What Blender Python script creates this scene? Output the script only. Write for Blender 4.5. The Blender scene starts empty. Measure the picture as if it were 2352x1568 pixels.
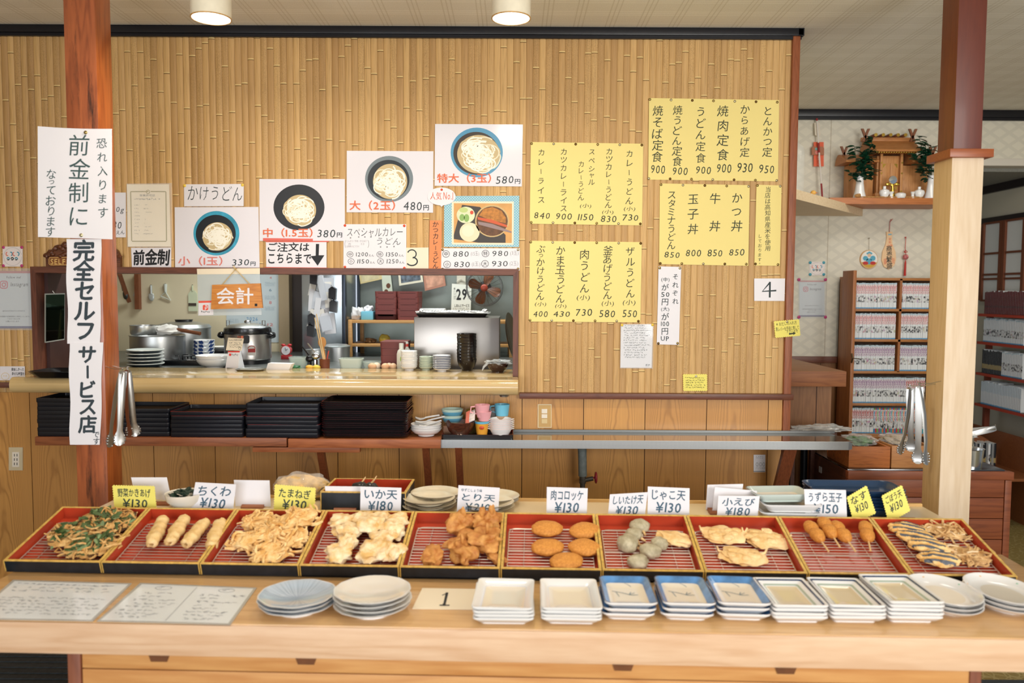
import bpy, bmesh, math, random
from mathutils import Vector, Matrix, noise
R = random.Random(7)
SC = bpy.context.scene
COL = SC.collection
# ------------------------------------------------------------------ camera, light, exposure
FPX = 28.0 / 36.0 * 2352
CAMZ = 1.6
PITCH = math.atan(114 / FPX)
ROLL = 0.005
cam = bpy.data.cameras.new('camera'); cam.lens = 28; cam.sensor_width = 36
camo = bpy.data.objects.new('camera', cam); COL.objects.link(camo)
CM = Matrix.Translation((0, 0, CAMZ)) @ Matrix.Rotation(math.pi / 2 - PITCH, 4, 'X') @ Matrix.Rotation(ROLL, 4, 'Z')
camo.matrix_world = CM
cam.dof.use_dof = True; cam.dof.focus_distance = 3.85; cam.dof.aperture_fstop = 2.2
SC.camera = camo
vs = SC.view_settings
vs.view_transform = 'Standard'; vs.look = 'None'; vs.gamma = 1; vs.use_curve_mapping = False
vs.exposure = 0.2
w = bpy.data.worlds.new('world'); SC.world = w; w.use_nodes = True
bg = w.node_tree.nodes['Background']; bg.inputs[0].default_value = (0.80, 0.90, 1.0, 1); bg.inputs[1].default_value = 0.26
SC.cycles.max_bounces = 7; SC.cycles.diffuse_bounces = 4; SC.cycles.glossy_bounces = 4; SC.cycles.transmission_bounces = 6; SC.cycles.transparent_max_bounces = 10

CEILZ = 2.90
def area(name, loc, target, sx, sy, power, color):
    l = bpy.data.lights.new(name, 'AREA'); l.shape = 'RECTANGLE'; l.size = sx; l.size_y = sy; l.energy = power; l.color = color
    o = bpy.data.objects.new(name, l); COL.objects.link(o); o.location = loc
    d = Vector(target) - Vector(loc); o.rotation_euler = d.to_track_quat('-Z', 'Y').to_euler()
    return o
# daylight through the shop's front windows, behind the camera
area('window_daylight', (-1.4, -2.0, 1.25), (-0.3, 2.4, 0.85), 3.0, 1.4, 88, (0.93, 0.96, 1.0))
area('window_daylight', (2.6, -1.4, 1.85), (0.1, 3.9, 1.3), 2.2, 1.6, 115, (1.0, 0.97, 0.92))
# added light for the enclosed kitchen; no lamp seen there
area('kitchen_fill_light', (-0.7, 4.75, 2.75), (-0.7, 4.9, 0), 2.2, 0.25, 44, (0.95, 1.0, 0.97))
area('ceiling_fill_light', (0.0, 1.1, CEILZ - .03), (0.0, 1.5, 0), 3.4, .35, 40, (1.0, .96, .90))  # one added light brightens the counter, for small ceiling lamps out of view
area('back_room_area_light', (2.3, 4.2, 2.82), (2.3, 4.5, 0), 0.9, 0.5, 9, (1.0, 0.95, 0.86))  # area light over the back room

# ------------------------------------------------------------------ pixel -> place helpers
def ray(px, py):
    d = CM.to_3x3() @ Vector(((px - 1176) / FPX, -(py - 784) / FPX, -1.0))
    return d
EYE = Vector((0, 0, CAMZ))
def PP(px, py, o, n):
    d = ray(px, py); n = Vector(n)
    return EYE + d * ((Vector(o) - EYE).dot(n) / d.dot(n))
def PY(px, py, Y): return PP(px, py, (0, Y, 0), (0, 1, 0))
def PZ(px, py, Z): return PP(px, py, (0, 0, Z), (0, 0, 1))
def PX(px, py, X): return PP(px, py, (X, 0, 0), (1, 0, 0))
V = Vector

# ------------------------------------------------------------------ mesh builder
class MB:
    def __init__(s): s.v = []; s.f = []; s.m = []
    def add(s, vs, fs, m=0, X=None):
        b = len(s.v)
        for p in vs:
            p = Vector(p); s.v.append(X @ p if X is not None else p)
        for f in fs: s.f.append([b + i for i in f]); s.m.append(m)
        return s
    def box(s, c, sz, m=0, bev=0.0, X=None):
        x, y, z = sz[0] / 2, sz[1] / 2, sz[2] / 2; c = Vector(c)
        if bev > 0:
            bm = bmesh.new(); bmesh.ops.create_cube(bm, size=1)
            for v in bm.verts: v.co = Vector((v.co.x * sz[0], v.co.y * sz[1], v.co.z * sz[2]))
            bmesh.ops.bevel(bm, geom=bm.edges[:], offset=bev, segments=2, affect='EDGES', profile=0.6)
            s.bm(bm, m, c, X); return s
        P = [c + Vector((a * x, b * y, d * z)) for d in (-1, 1) for b in (-1, 1) for a in (-1, 1)]
        return s.add(P, [(0, 2, 3, 1), (4, 5, 7, 6), (0, 1, 5, 4), (2, 6, 7, 3), (0, 4, 6, 2), (1, 3, 7, 5)], m, X)
    def bx(s, x0, x1, y0, y1, z0, z1, m=0, bev=0.0, X=None):
        return s.box(((x0 + x1) / 2, (y0 + y1) / 2, (z0 + z1) / 2), (abs(x1 - x0), abs(y1 - y0), abs(z1 - z0)), m, bev, X)
    def bm(s, bm, m=0, c=(0, 0, 0), X=None):
        bm.verts.index_update(); c = Vector(c)
        s.add([v.co + c for v in bm.verts], [[v.index for v in f.verts] for f in bm.faces], m, X); bm.free(); return s
    def prism(s, pts, ext, m=0, X=None):
        n = len(pts); ext = Vector(ext); P = [Vector(p) for p in pts]; P += [p + ext for p in P]
        F = [list(range(n))[::-1], list(range(n, 2 * n))] + [[i, (i + 1) % n, n + (i + 1) % n, n + i] for i in range(n)]
        return s.add(P, F, m, X)
    def lathe(s, prof, n=32, c=(0, 0, 0), m=0, X=None, ripple=0.0, nr=0, mats=None, cap=True):
        c = Vector(c); vs = []; fs = []; ms = []
        for r, z in prof:
            for i in range(n):
                a = 2 * math.pi * i / n; rr = r * (1 + (ripple * math.cos(a * nr) if ripple else 0))
                vs.append(c + Vector((rr * math.cos(a), rr * math.sin(a), z)))
        for j in range(len(prof) - 1):
            for i in range(n):
                fs.append([j * n + i, j * n + (i + 1) % n, (j + 1) * n + (i + 1) % n, (j + 1) * n + i]); ms.append(mats[j] if mats else m)
        if cap and prof[0][0] > 1e-5: fs.append(list(range(n))[::-1]); ms.append(ms[0])
        k = (len(prof) - 1) * n
        if cap and prof[-1][0] > 1e-5: fs.append([k + i for i in range(n)]); ms.append(ms[-2] if prof[0][0] > 1e-5 else ms[-1])
        b = len(s.v)
        for p in vs: s.v.append(X @ p if X is not None else p)
        for f, mm in zip(fs, ms): s.f.append([b + i for i in f]); s.m.append(mm)
        return s
    def loft(s, rings, m=0, X=None, mats=None, cap0=True, cap1=True):
        n = len(rings[0]); b = len(s.v)
        for r in rings:
            for p in r: p = Vector(p); s.v.append(X @ p if X is not None else p)
        for j in range(len(rings) - 1):
            for i in range(n):
                s.f.append([b + j * n + i, b + j * n + (i + 1) % n, b + (j + 1) * n + (i + 1) % n, b + (j + 1) * n + i]); s.m.append(mats[j] if mats else m)
        if cap0: s.f.append([b + i for i in range(n)][::-1]); s.m.append(mats[0] if mats else m)
        if cap1: s.f.append([b + (len(rings) - 1) * n + i for i in range(n)]); s.m.append(mats[-1] if mats else m)
        return s
    def tube(s, path, r, n=6, m=0, X=None, closed=False):
        P = [Vector(p) for p in path]; k = len(P); rr = r if isinstance(r, (list, tuple)) else [r] * k
        rings = []; up = Vector((0.13, 0.29, 0.95))
        for i in range(k):
            if closed: t = (P[(i + 1) % k] - P[i - 1]).normalized()
            else: t = (P[min(i + 1, k - 1)] - P[max(i - 1, 0)]).normalized()
            a = t.cross(up)
            if a.length < 1e-3: a = t.cross(Vector((1, 0, 0)))
            a.normalize(); b2 = a.cross(t).normalized(); up = b2
            rings.append([P[i] + rr[i] * (a * math.cos(2 * math.pi * q / n) + b2 * math.sin(2 * math.pi * q / n)) for q in range(n)])
        if closed: rings.append(rings[0]); return s.loft(rings, m, X, None, False, False)
        return s.loft(rings, m, X)
    def disc(s, c, rx, rz, m=0, n=28, nrm='y', X=None):
        c = Vector(c); P = []
        for i in range(n):
            a = 2 * math.pi * i / n
            P.append(c + (Vector((rx * math.cos(a), 0, rz * math.sin(a))) if nrm == 'y' else Vector((rx * math.cos(a), rz * math.sin(a), 0))))
        return s.add(P, [list(range(n))], m, X)
    def blob(s, c, rad, seed=0, amp=0.15, freq=2.0, sub=3, m=0, X=None, flat=None, amp2=0.0, f2=9.0, mfun=None):
        bm = bmesh.new(); bmesh.ops.create_icosphere(bm, subdivisions=sub, radius=1)
        o = Vector((seed * 3.17, seed * 1.31, -seed * 2.23)); rad = Vector(rad)
        for v in bm.verts:
            d = 1 + amp * noise.noise(v.co * freq + o) * 1.6 + (amp2 * noise.noise(v.co * f2 + o * 2) if amp2 else 0)
            p = v.co * d; p = Vector((p.x * rad.x, p.y * rad.y, p.z * rad.z))
            if flat is not None and p.z < -flat: p.z = -flat
            v.co = p
        if mfun:
            b = len(s.v); bm.verts.index_update(); c = Vector(c)
            for f in bm.faces: s.f.append([b + v.index for v in f.verts]); s.m.append(mfun(f.calc_center_median(), f.normal))
            for v in bm.verts: p = v.co + c; s.v.append(X @ p if X is not None else p)
            bm.free(); return s
        return s.bm(bm, m, c, X)
    def build(s, name, mats, parent=None, origin=None, smooth=40, recalc=True):
        me = bpy.data.meshes.new(name)
        o3 = Vector(origin) if origin is not None else Vector((0, 0, 0))
        me.from_pydata([p - o3 for p in s.v], [], s.f)
        if not isinstance(mats, (list, tuple)): mats = [mats]
        for mm in mats: me.materials.append(mm)
        if len(mats) > 1: me.polygons.foreach_set('material_index', s.m)
        if recalc and len(s.f) > 3:
            bm = bmesh.new(); bm.from_mesh(me); bmesh.ops.recalc_face_normals(bm, faces=bm.faces[:]); bm.to_mesh(me); bm.free()
        me.update()
        if smooth:
            me.polygons.foreach_set('use_smooth', [True] * len(me.polygons)); me.set_sharp_from_angle(angle=math.radians(smooth))
        o = bpy.data.objects.new(name, me); COL.objects.link(o)
        if parent is not None: o.parent = parent
        elif origin is not None: o.location = o3
        return o
def tag(o, label, cat, group=None, kind=None):
    o['label'] = label; o['category'] = cat
    if group: o['group'] = group
    if kind: o['kind'] = kind
    return o
def thing(name, label, cat, loc=(0, 0, 0), rz=0.0, group=None):
    o = bpy.data.objects.new(name, None); COL.objects.link(o); o.empty_display_size = 0.05
    o.location = loc; o.rotation_euler = (0, 0, rz)
    return tag(o, label, cat, group)
def struct(o): o['kind'] = 'structure'; return o
def stuff(o): o['kind'] = 'stuff'; return o
def dup(src, loc=None, rot=None, label=None, scale=None, group=None):
    r = src.copy(); COL.objects.link(r)
    if loc is not None: r.location = loc
    if rot is not None: r.rotation_euler = rot
    if scale is not None: r.scale = scale
    if label: r['label'] = label
    if group: r['group'] = group
    for ch in list(src.children):
        c = ch.copy(); COL.objects.link(c); c.parent = r
        for g in list(ch.children):
            d = g.copy(); COL.objects.link(d); d.parent = c
    return r
def rrect(wd, dp, r, z, n=5, cx=0, cy=0):
    out = []
    for (sx, sy, a0) in ((1, 1, 0), (-1, 1, 90), (-1, -1, 180), (1, -1, 270)):
        for i in range(n + 1):
            a = math.radians(a0 + 90 * i / n)
            out.append(Vector((cx + sx * (wd / 2 - r) + r * math.cos(a), cy + sy * (dp / 2 - r) + r * math.sin(a), z)))
    return out

# ------------------------------------------------------------------ materials
def lin(c):
    if max(c) > 1.0: c = [x / 255 for x in c]
    return tuple((x / 12.92 if x <= 0.04045 else ((x + 0.055) / 1.055) ** 2.4) for x in c[:3]) + (1,)
class NT:
    def __init__(s, name):
        s.mat = bpy.data.materials.new(name); s.mat.use_nodes = True; s.t = s.mat.node_tree; s.b = s.t.nodes['Principled BSDF']
    def n(s, typ, **kw):
        nd = s.t.nodes.new(typ)
        for k, v in kw.items():
            if k.startswith('i_'):
                key = k[2:]; key = int(key) if key.isdigit() else key.replace('_', ' ')
                if isinstance(v, bpy.types.NodeSocket): s.t.links.new(v, nd.inputs[key])
                else: nd.inputs[key].default_value = v
            else: setattr(nd, k, v)
        return nd
    def l(s, a, b): s.t.links.new(a, b)
    def math(s, op, a, b=0.0, c=0.0):
        nd = s.n('ShaderNodeMath', operation=op)
        for i, x in enumerate((a, b, c)):
            if isinstance(x, bpy.types.NodeSocket): s.l(x, nd.inputs[i])
            else: nd.inputs[i].default_value = x
        return nd.outputs[0]
    def mix(s, fac, a, b, blend='MIX'):
        nd = s.n('ShaderNodeMix', data_type='RGBA', blend_type=blend)
        for i, x in ((0, fac), (6, a), (7, b)):
            if isinstance(x, bpy.types.NodeSocket): s.l(x, nd.inputs[i])
            else: nd.inputs[i].default_value = x if i == 0 else (x if len(x) == 4 and max(x) <= 1 else lin(x))
        return nd.outputs[2]
    def set(s, **kw):
        for k, v in kw.items():
            i = s.b.inputs[k.replace('_', ' ')]
            if isinstance(v, bpy.types.NodeSocket): s.l(v, i)
            else: i.default_value = v
    def bump(s, h, strength=0.3, dist=0.002):
        nd = s.n('ShaderNodeBump'); nd.inputs['Strength'].default_value = strength; nd.inputs['Distance'].default_value = dist
        s.l(h, nd.inputs['Height']); s.l(nd.outputs[0], s.b.inputs['Normal'])
MC = {}
def M(col, rough=0.5, metal=0.0, var=0.0, vs=12.0, bump=0.0, bs=60.0, coat=0.0, spec=0.5, trans=0.0, alpha=1.0, ior=1.45, emit=0.0, sss=0.0, name='paint'):
    key = (tuple(col), rough, metal, var, vs, bump, bs, coat, spec, trans, alpha, emit, sss)
    if key in MC: return MC[key]
    t = NT(name); c = lin(col)
    t.set(Base_Color=c, Roughness=rough, Metallic=metal, IOR=ior)
    t.b.inputs['Specular IOR Level'].default_value = spec
    if coat: t.set(Coat_Weight=coat, Coat_Roughness=0.08)
    if trans: t.set(Transmission_Weight=trans)
    if alpha < 1: t.set(Alpha=alpha)
    if emit: t.set(Emission_Color=c, Emission_Strength=emit)
    if sss: t.set(Subsurface_Weight=sss, Subsurface_Radius=(0.01, 0.006, 0.003), Subsurface_Scale=1.0)
    if var or bump:
        tc = t.n('ShaderNodeTexCoord').outputs['Object']
        if var:
            nz = t.n('ShaderNodeTexNoise', i_Vector=tc, i_Scale=vs, i_Detail=4.0)
            rmp = t.n('ShaderNodeValToRGB'); t.l(nz.outputs[0], rmp.inputs[0])
            lo = tuple(max(0, x * (1 - var)) for x in c[:3]) + (1,); hi = tuple(min(1, x * (1 + var * 0.8)) for x in c[:3]) + (1,)
            rmp.color_ramp.elements[0].position = 0.33; rmp.color_ramp.elements[1].position = 0.67
            rmp.color_ramp.elements[0].color = lo; rmp.color_ramp.elements[1].color = hi
            t.l(rmp.outputs[0], t.b.inputs['Base Color'])
        if bump:
            n2 = t.n('ShaderNodeTexNoise', i_Vector=tc, i_Scale=bs, i_Detail=3.0); t.bump(n2.outputs[0], bump, 0.004)
    MC[key] = t.mat; return t.mat
def wood(name, c1, c2, axis='z', sc=1.0, rough=0.45, ring=0.5, coat=0.0, dark=0.0, bump=0.08, stains=None):
    t = NT(name); tc = t.n('ShaderNodeTexCoord').outputs['Object']
    st = {'x': (0.9, 9, 9), 'y': (9, 0.9, 9), 'z': (9, 9, 0.9)}[axis]
    mp = t.n('ShaderNodeMapping', i_Vector=tc); mp.inputs['Scale'].default_value = tuple(q * sc for q in st)
    n1 = t.n('ShaderNodeTexNoise', i_Vector=mp.outputs[0], i_Scale=0.9, i_Detail=2.0, i_Distortion=0.4).outputs[0]
    n2 = t.n('ShaderNodeTexNoise', i_Vector=mp.outputs[0], i_Scale=9.0, i_Detail=5.0).outputs[0]
    g = t.math('SINE', t.math('MULTIPLY', n1, 60.0))
    g = t.math('POWER', t.math('MULTIPLY_ADD', g, 0.5, 0.5), 2.5)
    f = t.math('ADD', t.math('MULTIPLY', g, ring), t.math('MULTIPLY_ADD', n2, 1.3, -0.45))
    f = t.n('ShaderNodeClamp', i_Value=f).outputs[0]
    col = t.mix(f, c1, c2)
    if stains:
        n3 = t.n('ShaderNodeTexNoise', i_Vector=mp.outputs[0], i_Scale=2.2, i_Detail=6.0, i_Roughness=0.75).outputs[0]
        k = t.n('ShaderNodeMapRange', i_Value=n3); k.inputs[1].default_value = 0.53; k.inputs[2].default_value = 0.68
        col = t.mix(k.outputs[0], col, stains)
    t.set(Base_Color=col, Roughness=rough)
    if coat: t.set(Coat_Weight=coat, Coat_Roughness=0.12)
    if bump: t.bump(f, bump, 0.001)
    return t.mat

INK = M((38, 52, 54), 0.6, name='ink'); INKB = M((30, 32, 36), 0.6, name='black_ink'); INKBLUE = M((62, 92, 112), 0.6, name='blue_ink')
INKGREEN = M((46, 54, 32), 0.6, name='marker_ink'); INKRED = M((226, 112, 72), 0.6, name='orange_ink'); INKGREY = M((112, 114, 118), 0.7, name='grey_ink'); INKPINK = M((222, 132, 122), 0.6, name='pink_ink')
WHITE = M((232, 229, 233), 0.45, name='white_paper'); WHITEG = M((232, 229, 235), 0.16, name='laminated_paper'); CREAM = M((240, 226, 200), 0.5, name='cream_paper')
YELLOW = M((241, 221, 138), 0.6, name='yellow_paper'); YELLOWC = M((240, 226, 110), 0.55, name='yellow_card'); ORANGEP = M((232, 140, 84), 0.5, name='orange_paper')
BRASS = M((170, 150, 95), 0.3, 0.9, name='brass'); STEEL = M((200, 203, 205), 0.22, 1.0, name='steel'); STEELB = M((190, 192, 192), 0.38, 1.0, var=0.08, vs=4, name='brushed_steel')
BLACKL = M((14, 14, 18), 0.28, coat=0.3, name='black_lacquer'); REDPIN = M((226, 82, 48), 0.35, name='red_plastic'); YPIN = M((240, 205, 80), 0.35, name='yellow_plastic')
CHINA = M((232, 231, 230), 0.12, coat=0.4, name='white_china'); CHINAB = M((190, 203, 218), 0.14, coat=0.4, var=0.12, vs=20, name='blue_china')
DARKBLUE = M((38, 60, 96), 0.15, name='indigo_glaze'); CLEAR = M((245, 250, 250), 0.05, alpha=0.16, spec=0.9, name='clear_plastic')

# ------------------------------------------------------------------ lettering
GC = {}
_tc = bpy.data.curves.new('lettering_source', 'FONT'); _to = bpy.data.objects.new('lettering_source', _tc); COL.objects.link(_to)
_tc.resolution_u = 2
def glyph(ch, off=0.0):
    k = (ch, off)
    if k in GC: return GC[k]
    _tc.body = ch; _tc.offset = off; _tc.fill_mode = 'FRONT' if hasattr(_tc, 'fill_mode') else _tc.fill_mode
    bpy.context.view_layer.update()
    me = bpy.data.meshes.new_from_object(_to.evaluated_get(bpy.context.evaluated_depsgraph_get()))
    vs_ = [(v.co.x, v.co.y) for v in me.vertices]; fs_ = [list(p.vertices) for p in me.polygons]
    bpy.data.meshes.remove(me)
    if not vs_: b = (0, 0, 0.4, 0)
    else: b = (min(p[0] for p in vs_), min(p[1] for p in vs_), max(p[0] for p in vs_), max(p[1] for p in vs_))
    GC[k] = (vs_, fs_, b); return GC[k]
JIT = 0.05
class Ink:
    """collects flat glyphs in picture units, mapped onto a sheet by pm(px,py)"""
    def __init__(s): s.p = []; s.f = []; s.k = 0
    def put(s, pts, faces, lift=0):
        b = len(s.p); s.p += [(q[0], q[1], lift) for q in pts]; s.f += [[b + i for i in f] for f in faces]
    def h(s, txt, x0, y0, x1, y1, off=0.0, jit=None, slant=0.0, rot=0.0):
        fat = off if off > .012 else 0; off = 0 if fat else off
        jit = JIT if jit is None else jit
        x = 0.0; P = []; F = []
        for ch in txt:
            if ch == ' ': x += 0.45; continue
            vs_, fs_, b = glyph(ch, off); w_ = b[2] - b[0]
            cjk = ord(ch) > 0x2000
            adv = 1.0 if cjk else w_ + 0.16
            ox = x if cjk else x + 0.08 - b[0]
            a = R.uniform(-jit, jit); sc = 1 + R.uniform(-jit, jit); dy = R.uniform(-jit, jit) * 0.6
            cx, cy = (b[0] + b[2]) / 2, (b[1] + b[3]) / 2; base = len(P)
            for (u, v) in vs_:
                du, dv = (u - cx) * sc, (v - cy) * sc
                P.append((ox + cx + du * math.cos(a) - dv * math.sin(a) + slant * (dv + cy), cy + du * math.sin(a) + dv * math.cos(a) + dy))
            F += [[base + i for i in f] for f in fs_]; x += adv
        if not P: return s
        if fat:
            n = len(P); P0, F0 = P[:], F[:]
            for q, (fx, fy) in enumerate(((fat, 0), (0, fat), (-fat, 0), (0, -fat))): P += [(u + fx, v_ + fy) for u, v_ in P0]; F += [[i + n * (q + 1) for i in f] for f in F0]
        ax, ay, bx, by = min(p[0] for p in P), min(p[1] for p in P), max(p[0] for p in P), max(p[1] for p in P)
        cx, cy = (x0 + x1) / 2, (y0 + y1) / 2; out = []
        for (u, v) in P:
            X_ = x0 + (u - ax) / max(bx - ax, 1e-6) * (x1 - x0); Y_ = y1 - (v - ay) / max(by - ay, 1e-6) * (y1 - y0)
            if rot: X_, Y_ = cx + (X_ - cx) * math.cos(rot) - (Y_ - cy) * math.sin(rot), cy + (X_ - cx) * math.sin(rot) + (Y_ - cy) * math.cos(rot)
            out.append((X_, Y_))
        if fat:
            for q in range(5): s.put(out[n * q:n * (q + 1)], F0, q)
        else: s.put(out, F)
        return s
    def v(s, txt, xc, y0, y1, wd, off=0.0, jit=None, slant=0.06, xb=None):
        """vertical column; '|' separates tokens, a token of several letters is set sideways-on"""
        jit = JIT if jit is None else jit; fat = off if off > .009 else 0; off = 0 if fat else off
        tok = txt.split('|') if '|' in txt else list(txt)
        wt = [0.55 if t in 'っャゃ' else 0.62 if t in '。' else 0.8 if len(t) > 1 else 1.0 for t in tok]; tot = sum(wt); y = y0
        for i, t in enumerate(tok):
            ch_h = (y1 - y0) * wt[i] / tot; q = (i + 0.5) / len(tok); xx = xc + ((xb - xc) * q if xb else 0)
            if t.strip():
                if len(t) > 1: s.h(t, xx - wd * 0.55, y + ch_h * 0.12, xx + wd * 0.55, y + ch_h * 0.86, off, jit)
                else:
                    vs_, fs_, b = glyph(t, off); big = min(wd, ch_h * 1.06 / max(wt[i], .7) * (1 if wt[i] > .7 else .9)); a = R.uniform(-jit, jit)
                    if t == 'ー': a += math.pi / 2; big *= 0.8
                    cx, cy = (b[0] + b[2]) / 2, (b[1] + b[3]) / 2
                    if t not in 'っゃャー。': cx, cy = cx * .6 + .5 * .4, cy * .6 + .38 * .4
                    sc = big * (1 + R.uniform(-jit, jit)) * 1.04; dx = R.uniform(-jit, jit) * wd * 0.8; sl = slant if t != 'ー' else 0
                    pts = []
                    for (u, v) in vs_:
                        du, dv = (u - cx), (v - cy); du += sl * dv
                        pts.append((xx + dx + sc * (du * math.cos(a) + dv * math.sin(a)), y + ch_h / 2 - sc * (-du * math.sin(a) * (1 if t != 'ー' else 1) + dv * math.cos(a))))
                    s.put(pts, fs_)
                    if fat:
                        for q, (fx, fy) in enumerate(((fat, 0), (0, fat), (-fat, 0), (0, -fat))): s.put([(p[0] + fx * sc, p[1] + fy * sc) for p in pts], fs_, q + 1)
            y += ch_h
        return s
    def stroke(s, pts, wd):
        """flat pen stroke through picture points"""
        L = []; n = len(pts)
        for i, (x, y) in enumerate(pts):
            xa, ya = pts[max(i - 1, 0)]; xb, yb = pts[min(i + 1, n - 1)]; dx, dy = xb - xa, yb - ya; d = math.hypot(dx, dy) or 1
            L += [(x - dy / d * wd / 2, y + dx / d * wd / 2), (x + dy / d * wd / 2, y - dx / d * wd / 2)]
        s.k += 1; s.put(L, [[2 * i, 2 * i + 1, 2 * i + 3, 2 * i + 2] for i in range(n - 1)], s.k % 40); return s
    def ring(s, cx, cy, rx, ry, wd, n=24):
        s.stroke([(cx + rx * math.cos(2 * math.pi * i / n), cy + ry * math.sin(2 * math.pi * i / n)) for i in range(n + 1)], wd); return s
    def poly(s, pts): s.put([tuple(p) for p in pts], [list(range(len(pts)))]); return s
    def scribble(s, x0, y0, x1, y1, lh, seed=1, ragged=0.35, skew=0.0):
        """illegible small handwriting"""
        r = random.Random(seed); y = y0
        while y + lh * 0.7 < y1 + 0.01:
            x = x0 + r.uniform(0, ragged * lh * 1.5); xe = x1 - r.random() * ragged * (x1 - x0)
            while x < xe:
                k = lh * 0.55; sk = skew * (y - y0)
                for q in range(r.choice((2, 3, 3))):
                    a = (x + r.uniform(0, k) + sk, y + r.uniform(0, k)); b = (x + r.uniform(0, k) + sk, y + r.uniform(0, k))
                    if q == 0: b = (a[0] + k * .7, a[1] + r.uniform(-.1, .1) * k)
                    s.stroke([a, b], lh * 0.13)
                x += lh * 0.72 if r.random() > 0.12 else lh * 1.4
            y += lh
        return s
    def build(s, name, mat, parent, pm):
        b = MB(); b.v = [(lambda p, k: p + (EYE - p).normalized() * (k * 2.5e-5))(pm(x, y), k) for x, y, k in s.p]; b.f = s.f; b.m = [0] * len(s.f)
        return b.build(name, mat, parent, origin=parent.matrix_basis.translation, smooth=0, recalc=False)

class Pl:
    """a plane something hangs on: o a point on it, n the normal towards the viewer"""
    def __init__(s, o, n): s.o = Vector(o); s.n = Vector(n).normalized()
    def at(s, off): return lambda x, y: PP(x, y, s.o + s.n * off, s.n)
def WY(Y): return Pl((0, Y, 0), (0, -1, 0))
def sheet(name, quad, pl, mat, label, cat='sign', off=0.003, th=0.0012, group=None, parent=None, zig=0, curl=0):
    """a sheet of paper or board; quad = 4+ corners in picture units, lying at `off` in front of the plane"""
    if len(quad) == 4 and not isinstance(quad[0], tuple):
        x0, y0, x1, y1 = quad; quad = [(x0, y0), (x1, y0), (x1, y1), (x0, y1)]
    if zig:
        q2 = []
        for i in range(4):
            a, b = Vector(quad[i]), Vector(quad[(i + 1) % 4]); L = (b - a).length; n = max(4, int(L / zig)); t = (b - a) / n; nn = Vector((t.y, -t.x)).normalized()
            for k in range(n): q2 += [tuple(a + t * k), tuple(a + t * (k + 0.5) + nn * zig * 0.35)]
        quad = q2
    pm = pl.at(off); P = [pm(*q) for q in quad]
    c = sum(P, Vector()) / len(P)
    b = MB(); b.prism([p - pl.n * th for p in P][::-1], pl.n * th)
    o = b.build(name, mat, parent, origin=c if parent is None else parent.matrix_basis.translation, smooth=0)
    if parent is None: tag(o, label, cat, group)
    return o
def pins(par, pts, pl, off, mat=BRASS, r=0.0075):
    for i, (x, y) in enumerate(pts):
        c = PP(x, y, pl.o + pl.n * off, pl.n); b = MB()
        X = Matrix.Translation(c) @ pl.n.to_track_quat('Z', 'Y').to_matrix().to_4x4()
        b.lathe([(r, -0.001), (r * 1.05, 0.001), (r * 0.8, 0.003), (r * 0.3, 0.0042), (0, 0.0044)], 10, X=X)
        m = mat[i % len(mat)] if isinstance(mat, list) else mat
        b.build('push_pin', m, par, origin=par.matrix_basis.translation)
# ================================================================== SETTING
YW = 3.90; CEIL = PY(900, 64, YW).z; YB = 5.57; CT = 0.718
xW = lambda px: PY(px, 784, YW).x
zW = lambda py: PY(1000, py, YW).z
def at(px, py, Y): return PY(px, py, Y)
XR = xW(1814); ZD = zW(905); WX0 = -2.95
OX0, OX1, OZ1 = xW(89), xW(1184), zW(623)
ZC = PY(700, 870, 3.72).z      # top of the serving counter
# ---- bamboo panelling
SW = 14.6 / 469.0
def bamboo_mat():
    t = NT('bamboo'); tc = t.n('ShaderNodeTexCoord').outputs['Object']; xyz = t.n('ShaderNodeSeparateXYZ', i_Vector=tc)
    u = t.math('DIVIDE', xyz.outputs[0], SW); idx = t.math('FLOOR', u); fr = t.math('SUBTRACT', u, idx)
    wn = t.n('ShaderNodeTexWhiteNoise', noise_dimensions='1D', i_W=idx).outputs[0]
    mp = t.n('ShaderNodeMapping', i_Vector=tc); mp.inputs['Scale'].default_value = (150, 1, 5)
    g = t.n('ShaderNodeTexNoise', i_Vector=mp.outputs[0], i_Scale=1.6, i_Detail=4.0).outputs[0]
    sp = t.n('ShaderNodeTexNoise', i_Vector=tc, i_Scale=420.0, i_Detail=1.0).outputs[0]
    c = t.mix(wn, (216, 174, 112), (184, 142, 88))
    k = t.n('ShaderNodeMapRange', i_Value=g); k.inputs[1].default_value = 0.47; k.inputs[2].default_value = 0.72
    c = t.mix(t.math('MULTIPLY', k.outputs[0], 0.55), c, (150, 112, 58))
    sel = t.math('GREATER_THAN', t.math('FRACT', t.math('MULTIPLY', wn, 7.31)), 0.72)
    spk = t.n('ShaderNodeMapRange', i_Value=sp); spk.inputs[1].default_value = 0.5; spk.inputs[2].default_value = 0.66
    c = t.mix(t.math('MULTIPLY', t.math('MULTIPLY', sel, spk.outputs[0]), 0.6), c, (140, 108, 60))
    e = t.math('ABSOLUTE', t.math('SUBTRACT', fr, 0.5)); ed = t.math('GREATER_THAN', e, 0.465)
    c = t.mix(t.math('MULTIPLY', ed, 0.55), c, (120, 84, 40))
    big = t.n('ShaderNodeTexNoise', i_Vector=tc, i_Scale=1.4, i_Detail=1.0).outputs[0]
    c = t.mix(t.math('MULTIPLY_ADD', big, 0.5, -0.15), c, (222, 182, 118))
    t.set(Base_Color=c, Roughness=0.55); return t.mat
BAM = bamboo_mat(); BAMN = M((140, 106, 58), 0.6, var=0.2, vs=60, name='bamboo_node'); BAMN2 = M((226, 196, 132), 0.55, name='bamboo_node_rim')
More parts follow.
